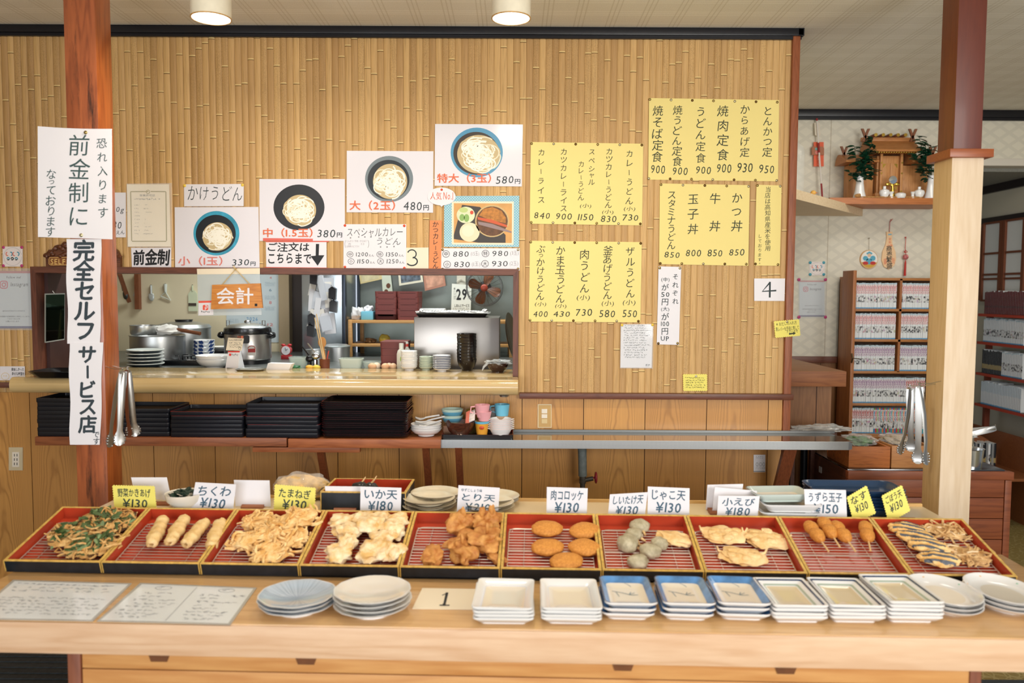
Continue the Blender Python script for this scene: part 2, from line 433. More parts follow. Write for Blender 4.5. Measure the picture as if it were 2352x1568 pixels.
def bamboo(b, i, z0, z1, r):
    x0 = i * SW; d = r.uniform(0.0025, 0.0045); prof = [(0, 0), (0.15, d * .7), (0.38, d), (0.62, d), (0.85, d * .7), (1, 0)]
    n = len(prof); vsn = [(x0 + SW * p, YW - q, z) for z in (z0, z1) for p, q in prof]
    b.add(vsn, [(k, k + 1, n + k + 1, n + k) for k in range(n - 1)], 0)
    z = (r.random() * 0.5) - 0.1 + ZD
    while z < z1:
        if z > z0 + 0.03 and z < z1 - 0.03:
            for (za, zb, mm, ex) in ((z, z + 0.0035, 1, .0008), (z + 0.0035, z + 0.009, 2, .0018)):
                vsn = [(x0 + SW * (0.03 + 0.94 * p), YW - q - ex, zz) for zz in (za, zb) for p, q in prof]
                b.add(vsn, [(k, k + 1, n + k + 1, n + k) for k in range(n - 1)], mm)
        z += r.uniform(0.26, 0.52)
b = MB(); r = random.Random(3)
for i in range(int(WX0 / SW), int(XR / SW) + 1):
    xm = (i + .5) * SW
    if xm > XR - .005: continue
    bamboo(b, i, (OZ1 if OX0 < xm < OX1 else (ZD - .02)), CEIL, r)
# wall body behind the bamboo skin (leaves the opening free)
T = 0.16
b.bx(WX0, OX0 + .01, YW + .001, YW + T, 0, CEIL, 3); b.bx(OX1 - .01, XR, YW + .001, YW + T, 0, CEIL, 3); b.bx(OX0, OX1, YW + .001, YW + T, OZ1 - .0, CEIL, 3); b.bx(OX0, OX1, YW + .001, YW + T, 0, ZC - .06, 3)
struct(b.build('wall_back', [BAM, BAMN, BAMN2, M((96, 66, 44), .6, name='wall_core')], smooth=60))
# ---- lower boards
def cedar_mat():
    t = NT('cedar_boards'); tc = t.n('ShaderNodeTexCoord').outputs['Object']; s = t.n('ShaderNodeSeparateXYZ', i_Vector=tc)
    u = t.math('DIVIDE', t.math('SUBTRACT', s.outputs[0], xW(1200)), .3028); idx = t.math('FLOOR', u); fr = t.math('SUBTRACT', t.math('SUBTRACT', u, idx), 0.5)
    wn = t.n('ShaderNodeTexWhiteNoise', noise_dimensions='1D', i_W=idx).outputs[0]
    fr2 = t.math('ADD', fr, t.math('MULTIPLY_ADD', wn, .3, -.15))
    mp = t.n('ShaderNodeMapping', i_Vector=tc); mp.inputs['Scale'].default_value = (3, 1, 1.2)
    nz = t.n('ShaderNodeTexNoise', i_Vector=mp.outputs[0], i_Scale=2.4, i_Detail=3.0).outputs[0]
    h = t.math('ADD', t.math('MULTIPLY', t.math('MULTIPLY', fr2, fr2), 9.0), t.math('MULTIPLY', t.math('ADD', s.outputs[2], t.math('MULTIPLY', wn, 5.0)), 0.75))
    h = t.math('ADD', h, t.math('MULTIPLY', nz, 0.55))
    g = t.math('POWER', t.math('MULTIPLY_ADD', t.math('SINE', t.math('MULTIPLY', h, 46.0)), .5, .5), 4.0)
    mp2 = t.n('ShaderNodeMapping', i_Vector=tc); mp2.inputs['Scale'].default_value = (60, 1, 2)
    fine = t.n('ShaderNodeTexNoise', i_Vector=mp2.outputs[0], i_Scale=1.5, i_Detail=4.0).outputs[0]
    c = t.mix(wn, (214, 158, 86), (198, 142, 76))
    c = t.mix(t.math('MULTIPLY', g, 0.5), c, (138, 88, 40))
    c = t.mix(t.math('MULTIPLY_ADD', fine, 0.8, -0.2), c, (168, 118, 62))
    t.set(Base_Color=c, Roughness=0.38, Coat_Weight=0.15, Coat_Roughness=0.2); return t.mat
CEDAR = cedar_mat(); DARKW = M((70, 40, 22), .6, name='groove')
b = MB(); x = xW(1200) - .3028 * 12
b.bx(WX0, XR - .03, YW - .004, YW, 0, ZD, 1)
while x < XR:
    a, c = max(x, WX0) + .0018, min(x + .3028, XR - .03) - .0018
    if c > a: b.bx(a, c, YW - .010, YW - .002, 0.06, ZD)
    x += .3028
struct(b.build('wall_back_lower', [CEDAR, DARKW], smooth=0))
# ---- dark wood trims
RW = wood('red_brown_trim_wood', (112, 62, 40), (78, 38, 24), 'x', 2.0, .4, .3)
RWZ = wood('red_brown_post_wood_upright', (128, 70, 42), (90, 44, 26), 'z', 2.0, .4, .3)
BLK = M((20, 21, 28), .35, bump=.1, bs=30, name='black_trim_paint')
b = MB(); b.bx(OX1 + .02, XR + .012, YW - .042, YW - .002, zW(912), zW(899), 0, .003); b.bx(WX0, xW(30), YW - .042, YW - .002, zW(893) , zW(882), 0, .003)
struct(b.build('trim_1', RW))
b = MB(); b.bx(WX0, XR + .02, YW - .03, YW, CEIL - .036, CEIL, 0, .004); b.bx(WX0, XR + .012, YW - .018, YW, CEIL - .05, CEIL - .03, 0)
b.bx(XR - .006, XR + .02, YW - .03, YW + T + .02, CEIL - .036, CEIL, 0)
struct(b.build('trim_2', BLK))
b = MB(); b.bx(XR - .03, XR + .006, YW - .022, YW + T + .005, 0, CEIL - .035, 0, .004)
struct(b.build('trim_3', wood('end_post_wood', (158, 90, 54), (116, 58, 32), 'z', 2, .45, .3)))
# frame of the serving hatch
FR = wood('hatch_frame_wood', (116, 68, 48), (76, 40, 28), 'x', 2.0, .45, .35); FRZ = wood('hatch_frame_wood_upright', (112, 64, 46), (74, 38, 26), 'z', 2.0, .45, .35)
f0, f1, g0, g1 = xW(83), xW(1190), xW(95), xW(1178); zt, zi = zW(617), zW(631)
root = thing('hatch_frame', 'dark brown wooden frame around the kitchen serving hatch in the bamboo wall', 'frame', ((f0 + f1) / 2, YW, ZC))
L0 = root.location
b = MB(); b.prism([(f0, YW - .03, zt), (f1, YW - .03, zt), (g1, YW - .03, zi), (g0, YW - .03, zi)], (0, T + .035, 0)); b.build('head', FR, root, L0)
for xa, xb, xc, xd in ((f0, g0, g0, f0), (g1, f1, f1, g1)):
    b = MB()
    if xa == f0: b.prism([(f0, YW - .03, ZC + .001), (g0, YW - .03, ZC + .001), (g0, YW - .03, zi), (f0, YW - .03, zt)], (0, T + .035, 0))
    else: b.prism([(g1, YW - .03, ZC + .001), (f1, YW - .03, ZC + .001), (f1, YW - .03, zt), (g1, YW - .03, zi)], (0, T + .035, 0))
    b.build('jamb', FRZ, root, L0)
b = MB(); b.bx(g0 - .004, g0 + .018, YW + T - .12, YW + T + .06, ZC + .001, zi); b.build('inner_jamb_board', M((62, 36, 32), .5, var=.2, vs=5, name='dark_board'), root, L0)

# ---- ceiling
def ceil_mat():
    t = NT('embossed_ceiling_paper'); tc = t.n('ShaderNodeTexCoord').outputs['Object']; s = t.n('ShaderNodeSeparateXYZ', i_Vector=tc)
    def lines(x, per, offs, wd):
        acc = None
        for o in offs:
            fr = t.math('FRACT', t.math('DIVIDE', t.math('ADD', x, o + 50), per))
            m = t.math('LESS_THAN', t.math('ABSOLUTE', t.math('SUBTRACT', fr, .5)), wd / per)
            acc = m if acc is None else t.math('MAXIMUM', acc, m)
        return acc
    la = lines(s.outputs[1], .155, (0, .022, .044), .0035); lb = lines(s.outputs[0], .15, (0, .02, .04), .003)
    nz = t.n('ShaderNodeTexNoise', i_Vector=tc, i_Scale=190.0, i_Detail=2.0).outputs[0]
    c = t.mix(nz, (214, 211, 200), (240, 237, 226)); c = t.mix(t.math('MULTIPLY', la, .6), c, (248, 246, 238)); c = t.mix(t.math('MULTIPLY', lb, .5), c, (200, 194, 176))  # shading of the embossed lines put into the colour, one direction paler
    t.set(Base_Color=c, Roughness=.85); t.bump(t.math('ADD', nz, t.math('ADD', la, lb)), .35, .002); return t.mat
b = MB(); b.bx(WX0, 4.4, -0.6, YB + .1, CEIL, CEIL + .05); struct(b.build('ceiling', ceil_mat(), smooth=0))
# ---- floor
def vinyl():
    t = NT('olive_vinyl_floor'); tc = t.n('ShaderNodeTexCoord').outputs['Object']
    v = t.n('ShaderNodeTexVoronoi', feature='DISTANCE_TO_EDGE', i_Vector=tc, i_Scale=26.0).outputs[0]
    nz = t.n('ShaderNodeTexNoise', i_Vector=tc, i_Scale=30.0, i_Detail=4.0).outputs[0]
    c = t.mix(nz, (128, 112, 62), (150, 134, 82)); k = t.math('LESS_THAN', v, .06); c = t.mix(t.math('MULTIPLY', k, .5), c, (186, 172, 124))
    t.set(Base_Color=c, Roughness=.4); return t.mat
b = MB(); b.bx(-3.2, 4.6, -2.5, 7.2, -.05, 0); struct(b.build('floor', vinyl(), smooth=0))
RUB = M((52, 58, 62), .8, var=.2, vs=60, bump=.3, bs=200, name='ribbed_rubber')
for (nm, x0, x1, y0, y1, lab, rot) in (('floor_mat', -2.6, -1.42, 1.5, 3.5, 'dark grey ribbed mat on the floor at the counter\'s left end', 0), ('floor_mat', 1.5, 2.6, 1.3, 3.2, 'dark grey ribbed mat on the floor at the counter\'s right end', 0)):
    b = MB(); b.bx(x0, x1, y0, y1, 0.0005, .006); y = y0 + .02
    while y < y1 - .02: b.bx(x0 + .02, x1 - .02, y, y + .03, .006, .010); y += .05
    tag(b.build(nm, RUB, origin=((x0 + x1) / 2, (y0 + y1) / 2, 0), smooth=0), lab, 'mat')
# ---- side and far walls
def paper_mat():
    t = NT('diamond_wallpaper'); tc = t.n('ShaderNodeTexCoord').outputs['Object']; s = t.n('ShaderNodeSeparateXYZ', i_Vector=tc)
    a = t.math('ADD', s.outputs[0], t.math('MULTIPLY', s.outputs[2], 1.5)); d = t.math('SUBTRACT', s.outputs[0], t.math('MULTIPLY', s.outputs[2], 1.5))
    la = t.math('LESS_THAN', t.math('FRACT', t.math('MULTIPLY', t.math('ADD', a, 40), 7.5)), .3); lb = t.math('LESS_THAN', t.math('FRACT', t.math('MULTIPLY', t.math('ADD', d, 40), 7.5)), .3)
    k = t.math('MAXIMUM', la, lb); c = t.mix(t.math('MULTIPLY', k, .45), (222, 217, 200), (200, 196, 182))
    seam = t.math('LESS_THAN', t.math('ABSOLUTE', t.math('SUBTRACT', s.outputs[0], PY(1903, 500, YB).x)), .003); c = t.mix(t.math('MULTIPLY', seam, .5), c, (150, 130, 100))
    t.set(Base_Color=c, Roughness=.6); return t.mat
PAPER = paper_mat(); ZD2 = PY(1890, 826, YB).z; WPAN = wood('brown_wall_panel', (150, 100, 56), (120, 76, 38), 'z', 1.2, .45, .35)
XO = PY(2190, 700, YB).x; ZH = PY(2300, 366, YB).z
b = MB(); b.bx(XR - .1, XO, YB, YB + .1, ZD2, CEIL); b.bx(XO, 4.4, YB, YB + .1, ZH, CEIL)
struct(b.build('wall_far', PAPER, smooth=0))
b = MB(); b.bx(XR - .1, XO, YB - .006, YB + .1, 0, ZD2)
for k in range(9): b.bx(XR + k * .2, XR + k * .2 + .004, YB - .0065, YB, 0, ZD2, 1)
struct(b.build('wall_far_lower', [WPAN, DARKW], smooth=0))
b = MB(); b.bx(XR, XO, YB - .03, YB, ZD2 - .02, ZD2 + .025, 0, .004); struct(b.build('trim_4', RW))
b = MB(); b.bx(XR - .1, 4.4, YB - .035, YB, CEIL - .05, CEIL, 0, .006); b.bx(XR - .1, 4.4, YB - .02, YB, CEIL - .068, CEIL - .045); struct(b.build('trim_5', BLK))
b = MB(); b.bx(XO - .05, 4.4, YB - .015, YB + .11, ZH - .045, ZH + .004, 0, .003); struct(b.build('trim_6', M((214, 208, 196), .5, name='pale_lintel')))
# partition between kitchen and back room
b = MB(); b.bx(XR - .05, XR + .02, YW + T, YB, 0, CEIL); struct(b.build('wall_partition', M((216, 210, 192), .6, name='plain_wallpaper'), smooth=0))
b = MB(); b.bx(WX0 - .05, WX0, -.6, 5.7, 0, CEIL); struct(b.build('wall_left_unseen', M((150, 128, 92), .6, name='tan_wall'), smooth=0))  # unseen; added to block light and keep the left side darker
# next room beyond the opening on the right
ZC2 = 2.46; XS = 3.8
b = MB(); b.bx(XO - .8, XS + .1, YB + .1, 7.2, ZC2, ZC2 + .05); struct(b.build('ceiling_next_room', M((140, 140, 132), .85, var=.1, vs=90, name='grey_ceiling_paper'), smooth=0))
b = MB(); b.bx(XS, XS + .08, YB - 1.9, 7.2, 0, CEIL); struct(b.build('wall_right', M((206, 198, 176), .6, name='cream_plaster'), smooth=0))
b = MB(); b.bx(XO - .8, XS, 7.1, 7.2, 0, ZC2); struct(b.build('wall_next_room', M((196, 186, 164), .6, name='cream_plaster_far'), smooth=0))
b = MB(); b.bx(XS - .03, XS, YB + .1, 7.1, ZC2 - .06, ZC2, 0); b.bx(XS - .025, XS, YB + .1, 7.1, 2.16, 2.205); struct(b.build('trim_7', M((34, 26, 28), .4, name='dark_rail'), smooth=0))
# shoji window on the right wall
b = MB(); y0, y1, z0, z1 = 5.9, 6.42, 1.55, 2.16; SH = M((120, 66, 40), .5, name='shoji_wood')
for q in (y0, (y0 + y1) / 2 - .02, (y0 + y1) / 2 + .02, y1): b.bx(XS - .04, XS - .01, q - .016, q + .016, z0, z1)
for q in (z0, z0 + .17, z0 + .205, z0 + .37, z1): b.bx(XS - .035, XS - .012, y0, y1, q - .008, q + .008)
win = b.build('window_1', SH, origin=(XS, y0, z0)); struct(win)
b = MB(); b.bx(XS - .022, XS - .016, y0, y1, z0, z1); o = b.build('pane', M((232, 232, 226), .6, name='shoji_paper'), win, (XS, y0, z0))
# ---- kitchen shell
b = MB(); kx = PY(648, 700, YB).x
b.bx(WX0, kx, YB, YB + .1, 0, CEIL); struct(b.build('wall_kitchen', M((226, 214, 182), .6, var=.06, vs=3, name='kitchen_wall'), smooth=0))
b = MB(); b.bx(PY(822, 700, YB).x, XR - .05, YB, YB + .1, 0, CEIL); struct(b.build('wall_kitchen_steel', M((126, 134, 128), .42, .6, var=.25, vs=2.2, name='steel_wall_sheet'), smooth=0))
b = MB(); xa, xb = PY(640, 700, YB - .06).x, PY(664, 700, YB - .06).x; b.bx(xa, xb, YB - .06, YB + .1, 0, CEIL)
struct(b.build('trim_8', M((170, 150, 120), .5, name='door_casing')))
b = MB(); b.bx(xb, PY(692, 700, YB).x + .35, YB + .02, YB + .1, 0, CEIL); struct(b.build('door_1', M((58, 48, 44), .5, name='dark_door')))
xa, xb = PY(790, 700, YB).x, PY(823, 700, YB).x
b = MB(); b.bx(xa - .08, xb + .01, YB + .03, YB + .08, .4, CEIL - .2); struct(b.build('window_2', M((226, 236, 250), .4, emit=.75, name='bright_frosted_glass'), smooth=0))
b = MB(); b.bx(PY(792, 700, YB - .06).x, PY(799, 700, YB - .06).x, YB - .06, YB + .1, 0, CEIL); b.bx(PY(820, 700, YB - .03).x, PY(826, 700, YB - .03).x, YB - .03, YB + .1, 0, CEIL)
struct(b.build('trim_9', M((40, 48, 58), .4, name='dark_sash')))
# ---- posts
YP = 3.06
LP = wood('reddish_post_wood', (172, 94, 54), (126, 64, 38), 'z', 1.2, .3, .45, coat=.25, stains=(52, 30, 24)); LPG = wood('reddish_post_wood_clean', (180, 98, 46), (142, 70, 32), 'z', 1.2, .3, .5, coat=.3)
def post(nm, q, s, z0, z1, mat, mat2):
    b = MB(); x0, x1, = q; b.bx(x0, x1, YP, YP + s, z0, z1, 0, .004)
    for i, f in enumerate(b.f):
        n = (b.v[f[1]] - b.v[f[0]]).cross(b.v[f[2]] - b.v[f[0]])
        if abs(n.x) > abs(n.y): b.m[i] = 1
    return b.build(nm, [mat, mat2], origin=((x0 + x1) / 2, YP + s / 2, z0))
pl0, pl1 = PY(162, 600, YP).x, PY(234, 600, YP).x
o = post('wooden_post', (pl0, pl1), .1165, 0, CEIL, LP, LPG); tag(o, 'weathered reddish wooden post with white banner paper, rising from the counter', 'post')
pr0, pr1 = PY(2172, 800, YP).x, PY(2236, 800, YP).x
bz = PY(2200, 350, YP).z
root = thing('wooden_post', 'square post, dark brown above and pale unvarnished wood below a collar', 'post', ((pr0 + pr1) / 2 + .005, YP + .06, 0)); L0 = root.location
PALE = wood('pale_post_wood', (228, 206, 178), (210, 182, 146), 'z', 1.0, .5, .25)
PALES = wood('pale_post_shaded_side', (222, 190, 140), (204, 168, 112), 'z', 1.0, .5, .25)  # darker copy for the side faces, shade put into the wood colour
BRN = wood('brown_post_wood', (104, 46, 30), (82, 34, 24), 'z', 1.0, .45, .2, coat=.08); BRNS = wood('brown_post_lit_side', (126, 66, 34), (104, 50, 28), 'z', 1.0, .45, .2, coat=.08)  # dark front and brighter side copy, light put into the wood colour
for nm, g, z0, z1, m1, m2 in (('upper_post', 0, bz, CEIL, BRN, BRNS), ('lower_post', .007, 0, bz, PALE, PALES)):
    b = MB(); b.bx(pr0 - g, pr1 + g, YP - g, YP + 0.1165 + g, z0, z1, 0, .004)
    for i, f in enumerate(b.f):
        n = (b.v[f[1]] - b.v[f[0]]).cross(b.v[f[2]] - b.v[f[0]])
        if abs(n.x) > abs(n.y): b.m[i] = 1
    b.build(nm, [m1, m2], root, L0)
b = MB(); b.bx(pr0 - .028, pr1 + .03, YP - .03, YP + .143, bz - .022, bz + .01, 0, .003); b.build('collar', wood('collar_wood', (160, 84, 40), (130, 64, 30), 'x', 1.5, .35, .2), root, L0)
# ---- ceiling lamps
for i, (px, py) in enumerate(((485, 43), (1174, 43))):
    c = PY(px, py, 2.9); rd = .0695
    root = thing('ceiling_lamp', ('cream cylinder downlight hanging nearer the reddish post, rust spots round its rim' if i == 0 else 'cream cylinder downlight hanging above the middle of the bamboo wall'), 'lamp', c, group='ceiling downlights')
    b = MB(); b.lathe([(rd - .004, .012), (rd - .004, 0), (rd, 0), (rd, CEIL - c.z)], 40, cap=False); b.build('lamp_body', M((232, 222, 198), .45, var=.05, vs=30, name='cream_enamel'), root)
    b = MB(); b.lathe([(rd - .0035, -.001), (rd + .0006, -.001), (rd + .0006, .003), (rd - .0035, .003), (rd - .0035, -.001)], 40, cap=False); b.build('rim', M((196, 148, 78), .5, var=.3, vs=60, name='rusty_rim'), root)
    b = MB(); b.lathe([(0, .0028), (rd - .005, .0028), (rd - .005, .006), (0, .006)], 36); b.build('diffuser', M((255, 240, 226), .4, emit=6, name='lamp_glass'), root)
    l = bpy.data.lights.new('ceiling_lamp_light', 'AREA'); l.shape = 'DISK'; l.size = .11; l.energy = 7; l.color = (1, .88, .72)
    o = bpy.data.objects.new('ceiling_lamp_light', l); COL.objects.link(o); o.parent = root; o.location = (0, 0, -.004)
# ================================================================== SIGNS ON THE BAMBOO WALL
WP = Pl((0, YW - .0045, 0), (0, -1, 0))
def Z1(px, py): return (1200 + px / 3.7935, 210 + py / 3.7935)
def Z2(px, py): return (1200 + px / 3.7935, 410 + py / 3.7935)
PINC = [BRASS, M((196, 186, 150), .3, .8, name='worn_brass'), M((120, 92, 50), .3, .9, name='dark_brass')]
def menu(quad, label, cols, pinrows, wd=15):
    o = sheet('menu_poster', quad, WP, YELLOW, label, 'menu', off=.002, group='yellow menu posters')
    k = Ink()
    for c in cols:
        kind, txt = c[0], c[1]
        if kind == 'v': k.v(txt, c[2], c[3], c[4], c[5] if len(c) > 5 else wd, 0, slant=.08, xb=c[2] - 1)
        else: k.h(txt, c[2] - c[4] / 2, c[3] - c[5] / 2, c[2] + c[4] / 2, c[3] + c[5] / 2, 0, slant=.12, rot=.02)
    k.build('lettering', INKGREEN, o, WP.at(.0026))
    P = []
    for (a, bb, n) in pinrows: P += [(a[0] + (bb[0] - a[0]) * i / (n - 1), a[1] + (bb[1] - a[1]) * i / (n - 1)) for i in range(n)]
    pins(o, P, WP, .002, PINC, .0062)
    return o
def num(t, x, y, wd=36, h=15): return ('h', t, x, y, wd, h)
def sho(x, y, wd=26, h=11): return ('h', '(小)', x, y, wd, h)
menu([Z1(73, 440), Z1(1053, 455), Z1(1042, 1167), Z1(63, 1152)], 'yellow five-column curry menu ending in prices 840 900 1150 830 730',
     [('v', 'カレーライス', 1243.5, 339, 470, 17), num('840', 1245, 495), ('v', 'カツカレーライス', 1295, 339, 488, 17), num('900', 1295.5, 497),
      ('v', 'スペシャル', 1359.5, 339, 428, 15), ('v', 'カレーうどん', 1335, 369, 461, 15), sho(1345, 473), num('1150', 1345, 498.5),
      ('v', 'カツカレーうどん', 1399, 339, 479, 17), sho(1396, 487), num('830', 1398, 502.6), ('v', 'カレーうどん', 1446, 342, 472, 18), sho(1446, 480), num('730', 1448, 499.5)],
     [(Z1(80, 454), Z1(1040, 467), 6), (Z1(76, 1140), Z1(1027, 1153), 6)])
menu([Z1(1103, 57), Z1(2237, 75), Z1(2227, 783), Z1(1095, 768)], 'yellow six-column set-meal menu, the highest poster on the bamboo wall',
     [('v', '焼そば定食', 1511, 241, 373, 25), num('900', 1511.6, 389, 32, 20), ('v', '焼うどん定食', 1556, 241, 382, 23), num('900', 1562.5, 393, 34, 18), ('v', 'うどん定食', 1610, 243, 376, 24), num('900', 1616, 391, 34, 18),
      ('v', '焼肉定食', 1661, 238, 372, 27), num('900', 1663.4, 386.6, 33, 21), ('v', 'からあげ定', 1711, 239, 362, 22), num('930', 1711.4, 385, 35, 22), ('v', 'とんかつ定', 1764, 243, 361, 23), num('950', 1761, 388, 34, 20)],
     [(Z1(1110, 70), Z1(2220, 94), 7), (Z1(1101, 758), Z1(2215, 775), 7)])
menu([Z2(1197, 42), Z2(1980, 57), Z2(1968, 760), Z2(1190, 745)], 'yellow four-column rice-bowl menu with prices 850 800 850 850',
     [('v', 'スタミナうどん', 1542.7, 438, 573, 20), num('850', 1543.5, 585, 35, 14), ('v', '玉|子|丼', 1592.8, 440, 543, 26), num('800', 1592.8, 581, 35, 16), ('v', '牛| |丼', 1642.9, 440, 535, 26), num('850', 1642, 581, 34, 16),
      ('v', 'か|つ|丼', 1693, 438, 535, 26), num('850', 1692.4, 579, 35, 16)],
     [(Z2(1208, 53), Z2(1970, 68), 5), (Z2(1201, 738), Z2(1950, 745), 5)])
menu([Z2(2040, 53), Z2(2258, 60), Z2(2243, 760), Z2(2020, 757)], 'narrow yellow notice strip beside the wall end, right of the rice-bowl menu',
     [('v', '当店は高知県産米を使用', 1764, 428, 577, 13.5), ('v', 'しております。', 1745.7, 537, 608, 9)], [(Z2(2048, 60), Z2(2246, 66), 2), (Z2(2030, 743), Z2(2226, 749), 2)])
menu([Z2(65, 541), Z2(1040, 553), Z2(1028, 1253), Z2(55, 1245)], 'yellow five-column udon menu with prices 400 430 730 580 550, lowest poster',
     [('v', 'ぶっかけうどん', 1242, 562, 690, 20), sho(1241.6, 698.6), num('400', 1241.6, 721, 33, 14), ('v', 'かま玉うどん', 1288, 564, 697, 22), sho(1288, 703), num('430', 1290, 721, 38, 13),
      ('v', '肉うどん', 1343.7, 571, 675, 23), sho(1339.7, 684, 30, 14), num('730', 1341.6, 717, 37, 17), ('v', '釜あげうどん', 1396, 565, 688, 22), sho(1396, 697, 28, 14), num('580', 1394.5, 720, 36, 17),
      ('v', 'ザルうどん', 1448, 565, 686, 22), sho(1445, 695, 29, 14), num('550', 1446.5, 720, 33, 17)],
     [(Z2(72, 553), Z2(1030, 564), 6), (Z2(66, 1233), Z2(1010, 1242), 6)])
# white strip
Z3 = lambda px, py: (1400 + px / 4.704, 600 + py / 4.704)
o = sheet('price_notice', [Z3(530, 54), Z3(775, 60), Z3(750, 902), Z3(510, 897)], WP, WHITE, 'tall narrow white strip with vertical writing ending in UP', 'sign', off=.0035)
k = Ink(); k.v('それぞれ', 1551, 626, 701, 14, 0.005); k.v('(中)|が|50|円|(大)|が|100|円|UP', 1528.5, 635, 785, 17, 0.005, xb=1527); k.build('lettering', INK, o, WP.at(.0041))
pins(o, [Z3(543, 72), Z3(760, 74), Z3(527, 886), Z3(735, 885)], WP, .0035, PINC, .0062)
# small printed notice in a plastic sleeve
o = sheet('notice', [Z3(125, 683), Z3(468, 680), Z3(455, 1150), Z3(118, 1148)], WP, WHITE, 'small white handwritten notice in a clear sleeve below the udon menu', 'notice', off=.0025)
k = Ink(); k.scribble(1432, 746, 1494, 823, 5.6, 5, .3); k.scribble(1483, 836, 1491, 842, 5, 6, 0); k.h('店主', 1483, 836, 1491, 841); k.build('lettering', INK, o, WP.at(.0031))
b = MB(); P = [WP.at(.0036)(*Z3(*q)) for q in ((118, 676), (476, 674), (470, 1160), (112, 1156))]; b.prism(P[::-1], (0, -.0004, 0)); b.build('sleeve', CLEAR, o, o.location, smooth=0)
pins(o, [Z3(135, 688), Z3(465, 686)], WP, .004, YPIN, .0065)
# two pinked yellow cards
o = sheet('yellow_card', [Z3(797, 1222), Z3(1050, 1222), Z3(1052, 1396), Z3(802, 1396)], WP, YELLOWC, 'small pinked yellow note just above the dark dado rail', 'note', off=.003, zig=4.6)
k = Ink(); k.scribble(1573, 866, 1620, 894, 5.4, 8, .15); k.build('lettering', INKGREEN, o, WP.at(.0036)); pins(o, [Z3(935, 1240)], WP, .003, M((220, 214, 190), .3, .5, name='pale_pin'), .006)
FP = Pl((0, YW - .024, 0), (0, -1, 0))
o = sheet('yellow_card', [Z3(1780, 650), Z3(2045, 630), Z3(2058, 800), Z3(1795, 822)], FP, YELLOWC, 'pinked yellow note with a black arrow, over the edge of the end post', 'note', off=.002, zig=4.6)
k = Ink(); k.h('※おだしの入れ方', 1783, 738, 1830, 747, 0, rot=-.09); k.h('黒レバーを手前に倒して', 1782, 749, 1835, 759, 0, rot=-.09); k.h('下さいませ', 1806, 757, 1833, 764, 0, rot=-.09)
k.poly([(1812, 765), (1822, 764), (1821.5, 761.5), (1828, 765), (1822.5, 769), (1822, 767), (1812.5, 768.5)]); k.build('lettering', INKGREEN, o, FP.at(.0026)); pins(o, [Z3(1918, 652)], FP, .002, PINC[1], .006)
# numbered cards
o = sheet('number_card', [Z3(1563, 185), Z3(1897, 185), Z3(1890, 428), Z3(1563, 427)], WP, WHITE, 'white card with a large handwritten 4 near the wall end', 'sign', off=.003)
k = Ink(); k.stroke([(1769, 648), (1751, 669), (1783, 667)], 3.6); k.stroke([(1768.5, 647), (1768, 683)], 4); k.build('lettering', INK, o, WP.at(.0036))
Z6 = lambda px, py: (780 + px / 4.3545, 280 + py / 4.3545)
o = sheet('number_card', [Z6(667, 1257), Z6(890, 1255), Z6(890, 1480), Z6(668, 1478)], WP, CREAM, 'cream card with a large 3 above the serving hatch', 'sign', off=.003)
k = Ink()
arc = lambda cx, cy, rx, ry, a0, a1, n=12: [(cx + rx * math.cos(math.radians(a0 + (a1 - a0) * i / n)), cy + ry * math.sin(math.radians(a0 + (a1 - a0) * i / n))) for i in range(n + 1)]
k.stroke(arc(946, 583, 10, 9.5, -160, 80), 2.6); k.stroke(arc(946, 600, 12.5, 9.6, -80, 150), 3); k.build('lettering', INK, o, WP.at(.0036))

